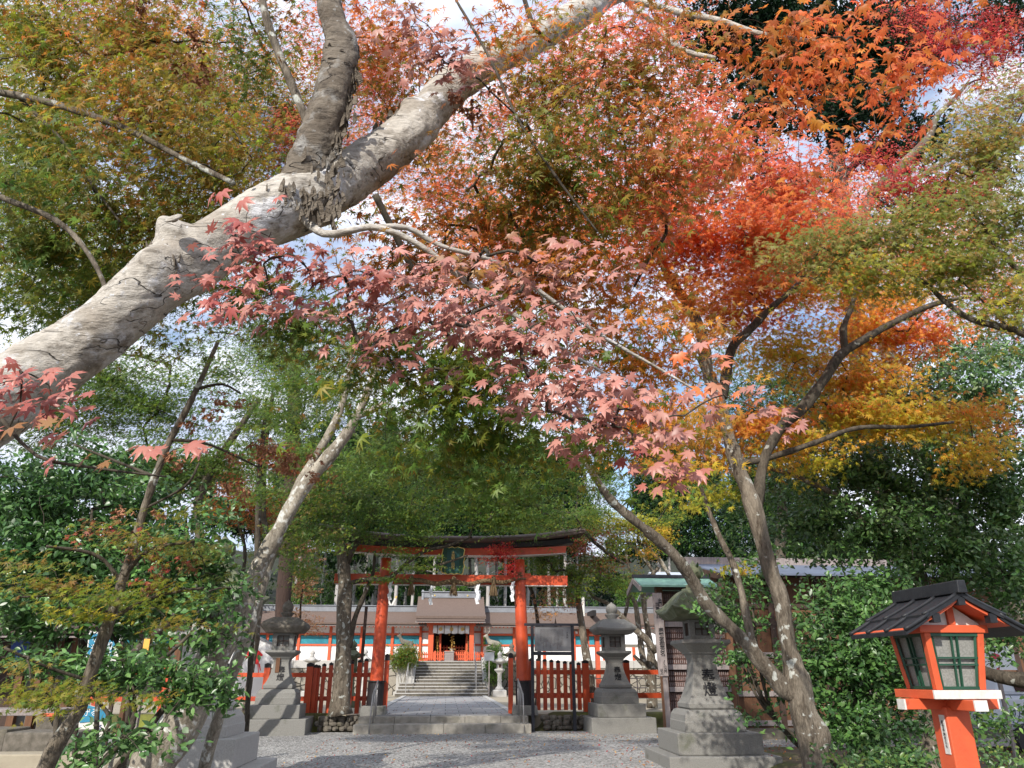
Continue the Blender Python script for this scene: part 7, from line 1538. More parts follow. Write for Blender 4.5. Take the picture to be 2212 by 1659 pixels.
# ---------------------------------------------------------------- I: thick pale leaning tree at left
It = tree('leaning_tree', 'thick pale-barked tree leaning right across the left granite lantern, dividing high up', (-4.7, 10.4, 0))
YI = 10.4
_, ia = limb([((-5.05, YI, -.1), .38), (285, 1672, YI, 56), (335, 1625, YI, 50), (385, 1570, YI, 45), (425, 1500, YI, 40), (455, 1430, YI, 36), (492, 1370, YI, 30), (530, 1290, YI, 21), (562, 1220, YI, 19), (600, 1150, YI, 16), (632, 1090, YI, 16), (672, 1030, YI, 15), (712, 985, YI, 14), (750, 935, YI, 12), (775, 890, YI, 9), (800, 830, YI, 8), (830, 740, YI, 5)], It, M['bark_white'], 'trunk', .08, 22, .05, 111)
_, ib = limb([(620, 1110, YI, 12), (645, 1050, YI, 10), (680, 990, YI+.1, 9), (715, 930, YI+.2, 9), (740, 870, YI+.3, 7), (755, 800, YI+.4, 5), (760, 700, YI+.5, 4)], It, M['bark_white'], 'limb', .08, 14, .05, 112)
_, ic = limb([(770, 900, YI, 7), (800, 888, YI, 7), (835, 868, YI, 6)], It, M['bark_white'], 'branch', .08, 8, .05, 113)
cr = Crown(); GI = {'green': 1.5, 'ygreen': .5, 'greygreen': .6}
for a_ in ((770, 760, 150, 80, 11.5, 1, .062, .8), (640, 830, 120, 70, 11.5, 1, .062, .9), (850, 900, 110, 70, 11.5, .8, .062, 1.1), (640, 980, 70, 50, 11, .6, .062, .8), (580, 1060, 90, 50, 11.2, .7, .062, .9), (900, 1000, 90, 60, 12, .7, .062, 1.1), (560, 720, 120, 60, 12, .8, .062, .8), (590, 890, 60, 60, 11.5, .6, .062, .6), (760, 1030, 90, 40, 11.5, .6, .062, .9), (640, 1180, 60, 60, 11, .5, .062, .8), (790, 980, 60, 50, 11.5, .5, .06, .7)):
    cr.clump(*a_, GI, 'far', per=14, vary=.22)
for a_ in ((720, 120, 120, 90, 11, 1, .07, .9, {'orange': 1, 'reddish': 1}), (950, 330, 120, 90, 11, 1, .07, .9, {'orange': 1, 'ygreen': 1, 'redpink': .6}), (1080, 250, 120, 100, 11, 1, .07, .8, {'orange': 1, 'redpink': 1, 'ygreen': .5}), (1250, 150, 150, 110, 11, 1, .07, .7, {'orangered': 1, 'redpink': 1}), (1180, 420, 180, 90, 11, 1, .07, .9, {'orange': 1, 'ygreen': 1}), (150, 200, 200, 120, 11, 1, .07, 1.0, {'ygreen': 1, 'orange': .4}), (430, 170, 180, 110, 11, 1, .07, 1.68, {'palegreen': 1, 'orange': .4, 'reddish': .3}), (620, 250, 150, 110, 11, 1, .07, 1.68, {'palegreen': 1, 'reddish': .7, 'ygreen': .5}), (660, 340, 110, 70, 11, 1, .07, 2.16, {'redpink': .5, 'reddish': 1, 'green': .6}), (500, 330, 150, 60, 11, 1, .07, 2.16, {'ygreen': 1, 'yorange': .4}), (200, 620, 220, 110, 11.5, 1, .07, 2.64, {'green': 1.2, 'ygreen': 1}), (60, 400, 140, 170, 11.5, 1, .07, 2.40, {'ygreen': 1, 'green': .6}), (830, 330, 90, 80, 11, 1, .07, 1.44, {'redpink': 1, 'ygreen': .5}), (250, 60, 200, 70, 11, 1, .07, 1.68, {'reddish': 1, 'orange': .5, 'ygreen': .6}), (820, 180, 90, 110, 11, 1, .07, 1.20, {'redpink': 1, 'reddish': 1}), (40, 60, 80, 80, 11, 1, .07, 2.40, {'green': 1, 'ygreen': 1}), (380, 500, 150, 80, 11.3, 1, .07, 1.68, {'ygreen': 1, 'green': 1})):
    cr.clump(*a_, 'far', per=14, vary=.2)
cr.build(It, 'foliage'); twigs(cr.sp, ia[60:]+ib+ic, It, M['bark_dark'], .006, 5, 'twigs', 200)
I2 = tree('slender_tree', 'slender pale lichened tree between the thick leaning trunk and the left lantern', (-3.0, 10.9, 0))
YJ = 10.9; g0 = at(440, 1659, YJ)
_, ja = limb([((g0.x-.05, YJ, -.1), .12), (442, 1655, YJ, 14), (460, 1590, YJ, 12), (478, 1530, YJ, 11), (492, 1490, YJ, 11), (508, 1440, YJ, 14), (528, 1390, YJ, 14), (545, 1330, YJ, 14), (560, 1280, YJ, 13), (580, 1220, YJ, 11), (610, 1150, YJ, 10), (640, 1090, YJ+.2, 8), (670, 1040, YJ+.3, 8), (700, 960, YJ+.4, 7)], I2, M['bark_white'], 'trunk', .08, 14, .05, 121)
cr = Crown()
for a_ in ((690, 1080, 70, 40, 11, .5, .06, 1.0), (620, 1150, 60, 40, 11, .5, .06, .7), (720, 1160, 40, 40, 11.2, .4, .06, .9), (660, 1230, 30, 40, 11.2, .4, .06, .6)):
    cr.clump(*a_, {'green': 1.2, 'ygreen': .6, 'tan': .2}, 'far', per=12)
cr.build(I2, 'foliage')
I3 = tree('slender_tree', 'thin dark tree rising just left of the left lantern, crossing the white votive board', (-5.6, 25.2, .4))
YK = 25.2; _, _k = limb([(531, 1545, YK, 8), (535, 1500, YK, 7), (542, 1450, YK, 7), (551, 1400, YK, 7), (557, 1350, YK, 6), (565, 1300, YK, 5), (572, 1240, YK, 4), (600, 1150, YK, 3)], I3, M['bark_grey'], 'trunk', .2, 9, .05, 131)
cr = Crown(); cr.clump(600, 1130, 60, 40, 25, .6, .07, .8, {'green': 1, 'reddish': .6}, 'far').clump(560, 1200, 40, 30, 25, .6, .07, .5, {'green': 1, 'ygreen': .6}, 'far'); cr.build(I3, 'foliage')

# ---------------------------------------------------------------- J: thin near tree at left with layered sprays
Jt = tree('thin_maple', 'thin leaning maple at the far left with layered olive sprays', (-2.9, 6.0, 0))
YJ = 6.0; g0 = at(95, 1659, YJ)
_, ja = limb([((g0.x-.2, YJ, -.05), .075), (100, 1655, YJ, 18), (135, 1590, YJ, 16), (172, 1530, YJ, 14), (190, 1470, YJ, 13), (215, 1400, YJ, 13), (240, 1330, YJ, 12), (262, 1260, YJ, 10), (285, 1190, YJ, 9), (305, 1120, YJ, 8), (335, 1030, YJ, 8), (368, 950, YJ, 7), (400, 890, YJ, 7), (425, 840, YJ, 6), (450, 785, YJ, 5), (470, 740, YJ, 4)], Jt, M['bark_grey'], 'trunk', .05, 14, .05, 141)
jb = []
for i, s_ in enumerate(([(262, 1255, YJ, 5), (320, 1190, YJ-.1, 4), (420, 1170, YJ-.2, 3)], [(262, 1260, YJ, 5), (210, 1200, YJ-.1, 4), (100, 1180, YJ-.3, 3)], [(240, 1330, YJ, 5), (160, 1290, YJ-.2, 3), (40, 1290, YJ-.3, 2)], [(235, 1340, YJ, 5), (330, 1290, YJ-.1, 4), (440, 1270, YJ-.2, 3)], [(335, 1030, YJ, 4), (260, 1000, YJ+.1, 3), (160, 960, YJ+.2, 2)], [(190, 1470, YJ, 4), (100, 1440, YJ-.2, 3), (10, 1400, YJ-.4, 3)], [(370, 950, YJ, 4), (450, 960, YJ, 3), (560, 1010, YJ, 2)], [(425, 840, YJ, 4), (480, 830, YJ, 3), (520, 850, YJ, 2)], [(310, 1100, YJ, 3), (400, 1050, YJ, 3), (430, 1000, YJ, 2)])):
    _, p_ = limb(s_, Jt, M['bark_dark'], 'branch', .05, 7, .05, 142+i); jb += p_
cr = Crown(); JJ = {'ygreen': 1, 'olive': 1, 'palegreen': .7}
for a_ in ((300, 1165, 150, 14, 5.8, .5, .060, 1.58, JJ), (420, 1195, 130, 12, 5.8, .4, .060, 1.30, JJ), (230, 1150, 60, 16, 5.7, .3, .060, 0.86, {'reddish': 1, 'palegreen': 1}), (110, 1265, 130, 18, 5.6, .5, .060, 1.73, {'olive': 1, 'ygreen': 1, 'reddish': .2}), (230, 1290, 130, 20, 5.7, .5, .060, 1.73, {'ygreen': 1.6, 'palegreen': .8}), (380, 1270, 110, 14, 5.8, .4, .060, 1.01, {'olive': 1, 'ygreen': .8}), (200, 1325, 90, 16, 5.6, .4, .060, 1.58, {'ygreen': 2, 'yellowg': .6}), (400, 1340, 80, 20, 5.8, .4, .060, 0.86, {'olive': 1}), (320, 1228, 50, 8, 5.6, .2, .064, .7, {'reddish': 1}), (100, 1490, 150, 20, 5.4, .5, .060, 2.16, {'olive': 1, 'ygreen': 1}), (60, 1520, 90, 14, 5.3, .4, .060, 1.44, {'olive': 1, 'green': .6}), (250, 1505, 100, 12, 5.5, .4, .060, 1.01, {'olive': 1, 'ygreen': 1}), (60, 1220, 90, 16, 5.7, .4, .060, 1.01, JJ), (480, 1240, 90, 12, 5.9, .3, .060, 0.72, {'green': 1, 'olive': 1}), (30, 1430, 70, 20, 5.4, .4, .060, 0.72, JJ), (430, 1110, 110, 20, 6, .4, .060, 0.50, {'ygreen': 1, 'palegreen': .5})):
    cr.clump(*a_, 'mid', per=12, sprad=2.6, flat=.08, vary=.16)
cr.build(Jt, 'foliage', tilt=.28, down=.1); twigs(cr.sp, ja+jb, Jt, M['bark_dark'], .003, 3, 'twigs', 200)
mb = MB(); q = random.Random(8)
for (x_, y_, n_) in ((490, 860, 8), (470, 900, 9), (535, 870, 6), (425, 915, 8), (375, 985, 12), (400, 1000, 6), (270, 1120, 10), (360, 1130, 5), (320, 1175, 5), (290, 1210, 8), (345, 1220, 10), (355, 1260, 14), (330, 1290, 10), (610, 970, 16), (650, 985, 18), (580, 960, 14), (640, 1010, 16), (520, 985, 10), (700, 985, 8), (700, 1030, 12), (425, 1240, 8), (360, 1190, 5), (505, 1050, 8), (550, 1060, 8)):
    x_ = x_*.965; y_ = y_*.985 if y_ > 1080 else y_
    for i in range(n_*2):
        c = at(x_+q.gauss(0, 9), y_+q.gauss(0, 9), YJ+q.uniform(-.1, .1)); s_ = q.uniform(.02, .04)
        for k in range(4):
            a = q.uniform(0, 6.28); d = Vector((math.cos(a), math.sin(a), q.uniform(-1.4, .2)))*s_; u = Vector((q.uniform(-1, 1), q.uniform(-1, 1), q.uniform(-1, 1)))*s_*.35
            mb.add([c, c+d*.5+u, c+d, c+d*.5-u+Vector((0, 0, -.3*s_))], [(0, 1, 2, 3)])
mb.build('withered_leaves', mat('withered_leaf_tan', (.34, .16, .085), (.24, .10, .05), .8, 12), Jt, rel=True)

I4 = tree('thin_maple', 'thin dark upright stem with withered brown leaf clusters left of the pale leaning tree', (at(548, 1480, 14).x, 14, 0))
limb([((at(548, 1480, 14).x, 14, -.1), .05), (550, 1300, 14, 5), (556, 1160, 14, 6), (558, 1060, 14, 5), (566, 960, 14, 5), (576, 860, 14, 3)], I4, M['bark_dark'], 'trunk', .1, 9, .05, 151)
cr = Crown(); cr.clump(600, 985, 70, 30, 13.8, .4, .10, 1.0, {'rust': 1, 'dead': 1}, 'far', per=8).clump(690, 1020, 40, 25, 13.8, .4, .10, .7, {'rust': 1, 'dead': 1}, 'far', per=8).clump(560, 900, 60, 40, 14, .4, .07, .8, {'green': 1, 'ygreen': .5}, 'far'); cr.build(I4, 'foliage', tilt=1.0, down=.6)
# ---------------------------------------------------------------- K: camellias at left
Kt = tree('camellia_bush', 'tall dark camellia mass at the left edge behind the thin leaning maple', (-6.6, 9.4, 0), 'bush')
cr = Crown(); GK = {'camellia': 2, 'camlite': .7}
for a_ in ((80, 1080, 160, 110, 9.6, .7, .085, 2.0), (220, 1010, 120, 70, 9.8, .6, .085, 1.5), (300, 1090, 110, 70, 9.6, .6, .085, 1.5), (60, 1200, 140, 90, 9.4, .6, .085, 2.0), (180, 1190, 130, 80, 9.4, .6, .085, 1.8), (380, 1180, 90, 60, 9.4, .5, .085, 1.5), (60, 1340, 130, 60, 9.2, .5, .085, 2.0), (240, 1330, 110, 45, 9.2, .5, .085, 1.8), (360, 1290, 110, 50, 9.3, .5, .085, 1.8), (450, 1240, 70, 60, 9.5, .4, .085, 1.6), (470, 1120, 60, 50, 9.6, .4, .085, 1.1), (300, 1250, 110, 60, 9.3, .5, .085, 1.6)):
    cr.clump(*a_, GK, 'oval', per=10, sprad=1.6, flat=.5, vary=.3)
cr.build(Kt, 'foliage', M['gloss'], tilt=.65, down=.35, tipk=(1, 1, 1))
ks = []
for i, (x_, y_) in enumerate(((60, 1150), (200, 1100), (300, 1150), (120, 1250))):
    _, p_ = limb([((at(150+45*i, 1600, 9.4).x, 9.4, -.05), .03), (120+50*i, 1430, 9.4, 5), (x_, y_, 9.4, 3)], Kt, M['bark_dark'], 'stem', .15, 8, .05, 160+i); ks += p_
twigs(cr.sp, ks, Kt, M['bark_dark'], .006, 4, 'twigs', 120)
K2 = tree('camellia_bush', 'bright glossy camellia with hanging leaf clusters in front of the left granite lantern', (-3.6, 8.4, 0), 'bush')
cr = Crown()
for a_ in ((440, 1320, 80, 40, 8.8, .3, .088, 1.2), (490, 1370, 60, 30, 8.8, .25, .088, 1.1), (430, 1390, 60, 30, 8.8, .25, .088, .8), (60, 1430, 100, 22, 8.2, .4, .085, 2.2), (200, 1450, 130, 40, 8.2, .4, .085, 2.2), (320, 1445, 120, 35, 8.3, .4, .085, 1.8), (420, 1470, 90, 45, 8.3, .35, .088, 1.8), (470, 1500, 60, 35, 8.3, .3, .088, 1.5), (380, 1510, 80, 35, 8.2, .3, .088, 1.3), (210, 1600, 60, 35, 7.6, .3, .088, 1.2), (310, 1590, 80, 35, 7.8, .3, .088, 1.5), (170, 1640, 60, 25, 7.4, .25, .088, 1.2), (450, 1200, 70, 40, 9.2, .3, .085, 1.2), (500, 1270, 50, 30, 9.2, .3, .085, .9)):
    cr.clump(*a_, {'camellia': 1.2, 'camlite': 1.5}, 'oval', per=9, sprad=1.5, flat=.4, vary=.22)
cr.build(K2, 'foliage', M['gloss'], tilt=.55, down=.6, tipk=(1, 1, 1))
ks = []
for i, s_ in enumerate((((-4.2, 8.4, -.05), (265, 1600, 8.2, 7), (290, 1480, 8.3, 6), (380, 1400, 8.6, 4), (450, 1330, 8.8, 3)), ((-4.3, 8.3, -.05), (220, 1600, 8.1, 5), (200, 1500, 8.2, 4), (120, 1420, 8.2, 3)), ((-3.7, 8.5, -.05), (330, 1560, 8.2, 7), (400, 1480, 8.3, 5), (470, 1490, 8.3, 3)))):
    _, p_ = limb([(s_[0], .04)]+list(s_[1:]), K2, M['bark_dark'], 'stem', .1, 9, .05, 170+i); ks += p_
twigs(cr.sp, ks, K2, M['bark_dark'], .005, 3, 'twigs', 120)

# ---------------------------------------------------------------- L: trees in the middle distance at left
def bgtree(name, label, base, trunk, clumps, m='bark_dark', tpl='far', lm=None, group=None, per=16, tilt=.5, seed=0, more=()):
    t = tree(name, label, base, group=group); _, p_ = limb([((base[0], base[1], base[2]-.1), trunk[0][3]*1.2*mpp(*trunk[0][:3]))]+list(trunk), t, M[m], 'trunk', .25, 10, .05, seed)
    for s_ in more: _, q_ = limb(s_, t, M[m], 'limb', .2, 8, .05, seed+1); p_ = p_+q_
    c = Crown()
    for a_ in clumps: c.clump(*a_, tpl, per=per)
    c.build(t, 'foliage', lm, tilt=tilt); twigs(c.sp, p_[len(p_)//3:], t, M['bark_dark'], .01, 6, 'twigs', 90); return t
GL = {'green': 1.6, 'greygreen': .8, 'ygreen': .4}
bgtree('broadleaf_tree', 'green broadleaf tree with a dark leaning trunk in the middle distance at left', (-9.5, 19, 0), [(400, 1300, 19, 9), (430, 1080, 19, 9), (480, 980, 19, 8), (520, 920, 19, 7), (560, 860, 19, 5)],
       [(330, 880, 170, 90, 19, 1.5, .10, 1.4, GL), (230, 820, 160, 100, 19, 1.5, .10, 1.4, GL), (480, 800, 130, 60, 19, 1.2, .10, .8, GL), (470, 1000, 120, 60, 19, 1.2, .10, 1.3, GL), (350, 1010, 130, 70, 19, 1.4, .10, 1.4, GL), (100, 900, 150, 100, 19, 1.5, .10, 1.7, GL)], seed=201)
bgtree('broadleaf_tree', 'light green tree behind the pale leaning trunk, its crown letting the sky through', (-7, 21, .4), [(570, 1250, 21, 7), (568, 1100, 21, 6), (575, 950, 21, 5), (590, 850, 21, 4)],
       [(600, 780, 120, 60, 21, 1.4, .10, .8, GL), (700, 840, 110, 60, 21, 1.4, .10, 1.1, GL), (540, 880, 90, 50, 21, 1.2, .10, .7, GL), (650, 920, 90, 50, 21, 1.2, .10, 1.0, GL), (560, 980, 100, 50, 21, 1.2, .10, 1.2, GL), (700, 1010, 110, 50, 21, 1.2, .10, 1.4, GL), (850, 960, 120, 60, 22, 1.2, .12, .8, GL), (980, 960, 130, 70, 22, 1.4, .12, .7, {'green': 1, 'ygreen': .6})], seed=211)
bgtree('red_maple', 'small rusty red maple behind the pale leaning trunk at left', (-8, 24, .4), [(520, 1250, 24, 4), (515, 1120, 24, 4), (520, 1050, 24, 3)],
       [(510, 1020, 60, 35, 24, 1, .09, 1.3, {'reddish': 1, 'rust': .5}), (540, 1080, 90, 40, 24, 1, .09, 1.5, {'rust': 1, 'yorange': .4, 'reddish': .6}), (480, 1100, 70, 30, 24, 1, .09, 1.2, {'rust': 1, 'yorange': .6}), (560, 1130, 60, 25, 24, 1, .09, 1.0, {'rust': 1, 'green': .6})], seed=221)
bgtree('russet_bush', 'russet twiggy bush beside the dark cedar trunk left of the gate', (-6.6, 30, .4), [(640, 1380, 30, 3), (650, 1300, 30, 2), (660, 1230, 30, 2)],
       [(655, 1260, 35, 45, 30, .8, .08, .8, {'tan': 1, 'rust': .5}), (675, 1350, 35, 25, 30, .8, .08, .5, {'tan': 1, 'rust': .4}), (640, 1330, 25, 30, 30, .8, .08, .6, 'tan'), (655, 1190, 40, 30, 30, .8, .08, .6, {'reddish': 1, 'tan': 1})], seed=231)
Nt = tree('cedar_tree', 'reddish brown cedar trunk standing directly behind the left stone lantern', (-7.0, 29, .4))
limb([(605, 1400, 29, 17), (612, 1300, 29, 16), (622, 1150, 29, 15), (632, 950, 29, 14), (640, 700, 29, 12)], Nt, M['bark_cedar'], 'trunk', .4, 16, .03, 241)
c = Crown()
for a_ in ((600, 940, 120, 60, 29, 1.5, .42, .8), (690, 900, 110, 60, 29, 1.5, .42, .8), (640, 760, 130, 90, 29, 1.5, .42, .9)): c.clump(*a_, {'cedar': 1, 'forest': 1}, 'needle', per=24, sprad=1.5, flat=.4)
c.build(Nt, 'foliage', M['needle'], tilt=.7, down=.4)

# ---------------------------------------------------------------- O: maples right of the gate
def C3(x, y): return ((1150+x/3.017)/1.1573, (1300+y/3.017)/1.1573)
YO = 26.0; f3 = lambda L_, Y: [(*C3(x, y), Y, r/3.49) for x, y, r in L_]
Ot = tree('maple_tree', 'mossy dark maple between signboard and right lantern, crown half green half red', (*[c3(1020, 1440, YO).x, YO], .4))
_, oa = limb(f3([(1025, 1440, 30), (1000, 1300, 30), (975, 1150, 30), (950, 1000, 30), (925, 850, 28), (905, 700, 25), (890, 600, 20), (895, 500, 15), (930, 400, 11)], YO), Ot, M['bark_grey'], 'trunk', .2, 14, .05, 251)
_, ob = limb(f3([(1480, 1000, 26), (1400, 890, 26), (1320, 830, 22), (1250, 760, 20), (1170, 680, 18), (1100, 620, 14), (1020, 590, 13), (960, 520, 10)], YO), Ot, M['bark_grey'], 'limb', .2, 12, .05, 252)
_, oc = limb(f3([(1240, 330, 10), (1130, 260, 12), (1030, 180, 14), (960, 110, 15), (900, 20, 14), (860, -60, 10)], YO-1), Ot, M['bark_dark'], 'limb', .2, 8, .05, 253)
cr = Crown()
def o3(x, y, rx, ry, cov, p, Y=25.5): cx_1, cy_1 = C3(x, y); cr.clump(cx_1, cy_1, rx/3.49, ry/3.49, Y, .9, .075, cov, p, 'far', per=14, vary=.2)
GO = {'green': 1.6, 'ygreen': .6}
for a_ in ((620, 300, 200, 120, 1.5, GO), (850, 420, 220, 120, 1.5, GO), (1050, 330, 180, 120, 1.4, {'green': 1, 'reddish': .5}), (700, 170, 220, 80, 1.4, {'reddish': 1, 'green': 1}), (900, 200, 150, 60, 1.2, {'crimson': .7, 'reddish': 1, 'green': .5}), (860, 560, 140, 60, 1.1, GO), (1150, 480, 180, 80, 1.2, GO), (560, 60, 200, 90, 1.4, {'green': 1, 'ygreen': 1}), (1050, 100, 180, 60, 1.2, {'crimson': .7, 'green': .7, 'ygreen': .6}), (680, 560, 170, 90, .45, {'tan': 1, 'rust': .4}), (620, 700, 120, 60, .4, {'tan': 1, 'yorange': .4}), (840, 640, 60, 50, .7, {'rust': 1}), (1280, 540, 120, 60, .8, GO), (600, 430, 90, 60, .7, GO), (1180, 200, 120, 100, 1.1, {'ygreen': 1, 'green': .6})): o3(*a_)
cr.build(Ot, 'foliage'); twigs(cr.sp, oa[8:]+ob+oc, Ot, M['bark_dark'], .009, 5, 'twigs', 150)
O2 = tree('maple_tree', 'cluster of dark mossy maple stems right of the right-hand stone lantern, yellow green leaves above', (*[c3(1440, 1400, 27.5).x, 27.5], .4))
oo = []
for i, L_ in enumerate(([(1450, 1420, 40), (1445, 1200, 38), (1440, 1000, 30), (1420, 850, 22), (1395, 700, 20), (1385, 560, 18), (1420, 450, 14), (1500, 360, 12)], [(1430, 1250, 25), (1380, 1050, 24), (1360, 900, 22), (1340, 750, 20), (1320, 620, 18), (1280, 560, 14)], [(1240, 740, 14), (1265, 620, 14), (1275, 500, 14), (1280, 400, 12), (1260, 300, 10), (1250, 180, 10)], [(1580, 420, 14), (1520, 320, 16), (1440, 230, 14), (1380, 150, 10)], [(1470, 420, 12), (1400, 300, 14), (1330, 220, 12), (1250, 160, 8)], [(1440, 1150, 18), (1380, 1090, 16), (1310, 1020, 10)], [(1580, 1200, 14), (1500, 1120, 18), (1430, 1000, 16)])):
    _, p_ = limb(f3(L_, 27.5), O2, M['bark_grey' if i < 3 else 'bark_white' if i in (3, 4) else 'bark_dark'], 'trunk' if i == 0 else 'limb', .2, 9, .05, 261+i); oo += p_
cr = Crown()
def o4(x, y, rx, ry, cov, p, Y=27): cx_1, cy_1 = C3(x, y); cr.clump(cx_1, cy_1, rx/3.49, ry/3.49, Y, .9, .08, cov, p, 'far', per=14, vary=.2)
for a_ in ((1330, 60, 230, 110, 1.6, {'yellowg': 1.3, 'ygreen': 1}), (1150, 30, 200, 90, 1.4, {'yellowg': 1, 'ygreen': 1}), (1500, 120, 120, 80, 1.4, {'yellowg': 1, 'yorange': .5}), (1400, 260, 100, 60, .8, {'yorange': .7, 'ygreen': 1}), (1560, 560, 60, 80, .4, {'rust': 1, 'yorange': .6}), (1330, 420, 120, 60, .5, {'yorange': .5, 'green': 1}), (1000, -40, 180, 70, 1.2, {'ygreen': 1, 'green': 1}), (1600, 0, 120, 60, 1.0, {'green': 1, 'ygreen': .6})): o4(*a_)
cr.build(O2, 'foliage'); twigs(cr.sp, oo, O2, M['bark_dark'], .009, 5, 'twigs', 100)
# shrubs by the stairs
def shrub(name, label, px, py0, Y, z0, clumps, p, size=.09, pale=True):
    b = c2(px, py0, Y); t = tree(name, label, (b.x, Y, z0), 'bush'); q = random.Random(px)
    for k in range(4):
        cx_1 = clumps[k % len(clumps)]; e = c2(cx_1[0], cx_1[1], Y); limb([((b.x+.03*k, Y, z0-.05), .022), ((b.x*.5+e.x*.5, Y, z0*.5+e.z*.5), .018), (tuple(e), .008)], t, M['bark_white' if pale else 'bark_dark'], 'stem', .2, 6, .05, px+k)
    c = Crown()
    for (x, y, rx, ry, cov) in clumps: X, Yp = (700+x/3.017)/1.1573, (1300+y/3.017)/1.1573; c.clump(X, Yp, rx/3.49, ry/3.49, Y, .45, size, cov, p, 'far', per=12, flat=.5, sprad=2)
    c.build(t, 'foliage', tilt=.7)
shrub('azalea_bush', 'round green azalea bush with pale stems left of the shrine stairs', 915, 1205, 45.2, .42, ((930, 1020, 95, 70, 2.6), (985, 985, 60, 55, 2.4), (875, 1070, 55, 60, 2.2), (990, 1050, 60, 50, 2.0), (930, 1090, 70, 40, 1.4)), {'green': 1.4, 'ygreen': .5, 'rust': .25}, .10)
shrub('azalea_bush', 'tall green bush covering the deer pedestal right of the stairs', 1620, 1200, 45.0, .42, ((1620, 990, 60, 60, 2.4), (1590, 1090, 50, 90, 2.2), (1650, 1100, 50, 90, 2.2), (1610, 1180, 60, 60, 1.6)), {'forestlite': .5, 'green': 1.4, 'camellia': .6}, .10, False)
bgtree('evergreen_tree', 'deep green tree between the two maples, in front of the blue patch of sky', (16.5, 30, 0), [(1700, 1250, 30, 12), (1690, 1100, 30, 11), (1660, 950, 30, 8)],
       [(1620, 900, 130, 80, 30, 2, .16, 1.6, {'forest': 1, 'green': .8, 'greygreen': .6}), (1700, 830, 130, 70, 30, 2, .16, 1.3, {'forest': 1, 'green': 1, 'greygreen': .6}), (1640, 1040, 150, 90, 30, 2, .16, 1.8, {'forest': 1.4, 'green': .8}), (1800, 900, 120, 80, 30, 2, .16, 1.4, {'forest': 1, 'green': 1}), (1580, 780, 50, 60, 30, 1.5, .16, .7, {'green': 1, 'greygreen': 1})], seed=281)
bgtree('bare_twigged_tree', 'thin twiggy tree with sparse small reddish leaves against the sky at far right', (16.8, 17, 0), [(2300, 1100, 17, 9), (2290, 850, 17, 7), (2200, 700, 17, 4)],
       [(2170, 730, 90, 60, 16, 1.2, .06, .35, {'greygreen': 1, 'reddish': .6}), (2100, 790, 80, 40, 16, 1.2, .06, .3, {'greygreen': 1, 'reddish': .5}), (2180, 620, 60, 50, 16, 1.2, .06, .3, {'ygreen': 1, 'reddish': 1})], seed=291)

# ---------------------------------------------------------------- cypress wood behind the shrine
q = random.Random(21)
xs = [(i*22+610+q.uniform(-7, 7)) for i in range(30)]+[1430, 1452, 1500, 1560, 1620, 1700, 1780]
proto = None
for i, px_1 in enumerate(xs):
    Y = 62+q.uniform(0, 10); b = at(px_1, 1300, Y); z0 = 2.2+hillf(b.x, Y); h_ = 17+q.uniform(-2, 2)
    if proto is None:
        proto = thing('cypress_tree', 'straight pale cypress trunk in the dark wood behind the shrine roof', 'tree', (b.x, Y, z0-.2), 0, 'cypress trunks in the wood behind the shrine')
        S = [(Vector((.05*math.sin(k), .04*math.cos(k*1.3), k*1.0)), .17*(1-k/26)) for k in range(18)]
        v_, f_ = tube_arrays([a for a, b_ in S], [b_ for a, b_ in S], 9); MB().add(v_, f_).build('trunk', M['bark_cypress'], proto, smooth=True)
        mb = MB()
        for k in range(26): a = q.uniform(0, 6.28); z = q.uniform(5, 15); mb.tube([(0, 0, z), (math.cos(a)*.9, math.sin(a)*.9, z+.15)], [.025, .008], 4, cap=False)
        mb.build('dead_branches', M['bark_cypress'], proto)['kind'] = 'stuff'
        N = 5200; z = rng.uniform(8.5, 18, N); r_ = 2.0*np.sqrt(rng.uniform(0, 1, N))*np.clip((18.6-z)/6, .15, 1); a = rng.uniform(0, 6.28, N)
        X = np.stack([np.cos(a)*r_, np.sin(a)*r_, z], 1); B = pal({'forest': 1, 'cedar': .6, 'forestlite': .3}, N, .25)
        V0 = leaves('crown', X, .34, B, B, 'clump', M['needle'], None, .9, .3); V0.parent = proto
    else:
        o = copy_tree(proto); o.location = (b.x, Y, z0-.2); o.rotation_euler = (0, q.uniform(-.03, .03), q.uniform(0, 6.28)); s_ = q.uniform(.85, 1.2); o.scale = (s_*q.uniform(.8, 1.25),)*2+(s_,)
        if i >= 30: o['label'] = 'straight pale cypress trunk in the wood above the grey-roofed building at right'; o['group'] = 'cypress trunks above the grey-roofed building'
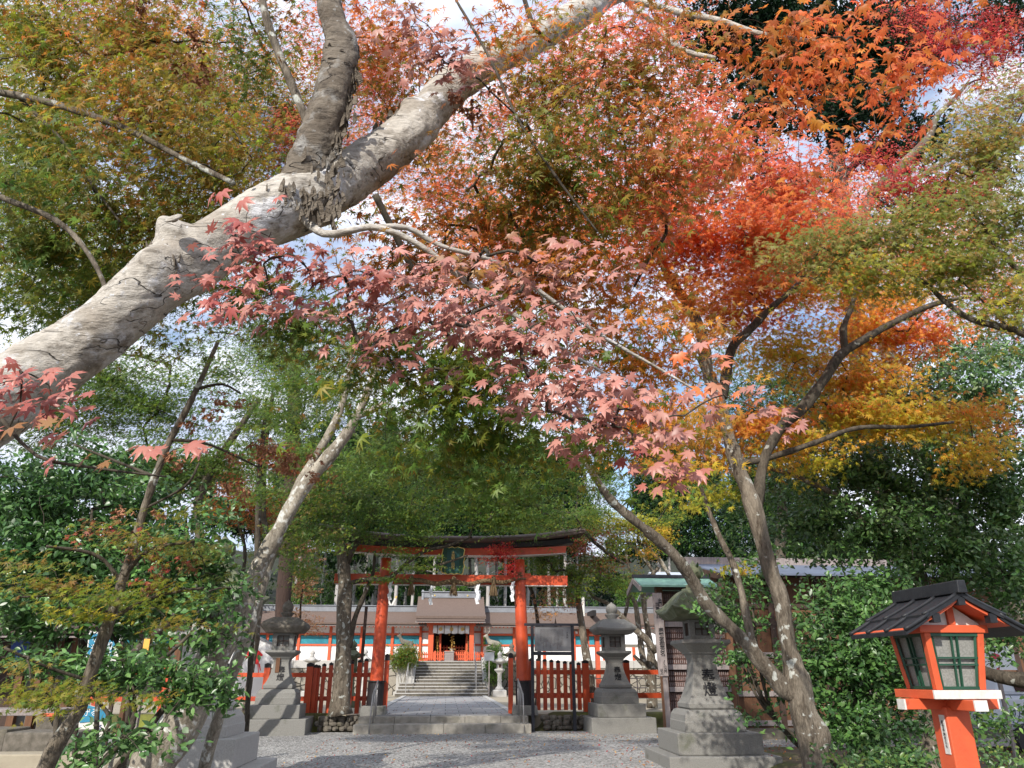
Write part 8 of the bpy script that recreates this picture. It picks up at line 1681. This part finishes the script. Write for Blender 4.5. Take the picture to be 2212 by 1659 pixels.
# dark undergrowth and far wood
def mass(name, lb, N, fx, fy, fz, size, p, tpl='clump', tilt=1.0):
    X = np.stack([fx(N), fy(N), np.zeros(N)], 1); X[:, 2] = fz(X[:, 0], X[:, 1]); B = pal(p, N, .3)
    o = leaves(name, X, size, B, B, tpl, M['needle'], None, tilt, .3); o['kind'] = 'stuff'; o['label'] = lb; o['category'] = 'woodland'; return o
hv = np.vectorize(lambda x, y: 2.2+hillf(x, y))
def mound(n_m, x0, x1, y0, y1, h0, h1, seed):
    r = np.random.default_rng(seed); C = np.stack([r.uniform(x0, x1, n_m), r.uniform(y0, y1, n_m), r.uniform(h0, h1, n_m), r.uniform(1.2, 2.6, n_m)], 1); return C
def moundmass(name, lb, C, per, size, p):
    k = np.repeat(np.arange(len(C)), per); d = rng.normal(0, 1, (len(k), 3)); d /= np.linalg.norm(d, axis=1)[:, None]; d *= (rng.uniform(.55, 1, len(k)))[:, None]
    X = np.stack([C[k, 0]+d[:, 0]*C[k, 3], C[k, 1]+d[:, 1]*C[k, 3], C[k, 2]+d[:, 2]*C[k, 3]*.8], 1); X[:, 2] += hv(C[k, 0], C[k, 1])*1.0-2.2
    B = pal(p, len(C), .25)[k]*.6+pal(p, len(k), .25)*.4
    o = leaves(name, X, size, B, B, 'clump', M['needle'], None, .9, .3); o['kind'] = 'stuff'; o['label'] = lb; o['category'] = 'woodland'; return o
moundmass('woodland_undergrowth', 'light and dark green undergrowth between the cypress trunks behind the shrine', mound(70, -22, 26, 61, 74, 3.0, 7.5, 5), 260, .34, {'forestlite': 1, 'forest': 1.4, 'green': .5})
moundmass('distant_woodland', 'dark evergreen wood closing the view behind the shrine', mound(150, -55, 60, 78, 96, 2, 19, 6), 300, .75, {'forest': 1, 'cedar': 1.6})
moundmass('side_woodland', 'shaded green wood behind the trees left and right of the shrine', np.concatenate([mound(45, -34, -14, 34, 60, 1, 10, 7), mound(40, 15, 38, 34, 60, 1, 8, 8)]), 300, .5, {'forest': 1.3, 'green': .8, 'greygreen': .5})
# fallen leaves on the ground
N = 1500; X = np.concatenate([np.stack([rng.uniform(-2.1, 2, 160), rng.uniform(23.5, 42, 160), np.full(160, .432)], 1), np.stack([rng.uniform(-3, 12, N), rng.uniform(12, 23, N), np.full(N, .012)], 1), np.stack([rng.uniform(5.6, 14, N), rng.uniform(4, 16, N), np.full(N, .22)], 1)])
B = pal({'rust': 1, 'crimson': .5, 'yorange': .6, 'dead': 1}, len(X)); o = leaves('fallen_leaves', X, .06, B, B, 'far', M['leaf'], None, .2, 0); tag(o, 'scattered fallen maple leaves on the paving and gravel', 'leaf litter', kind='stuff')
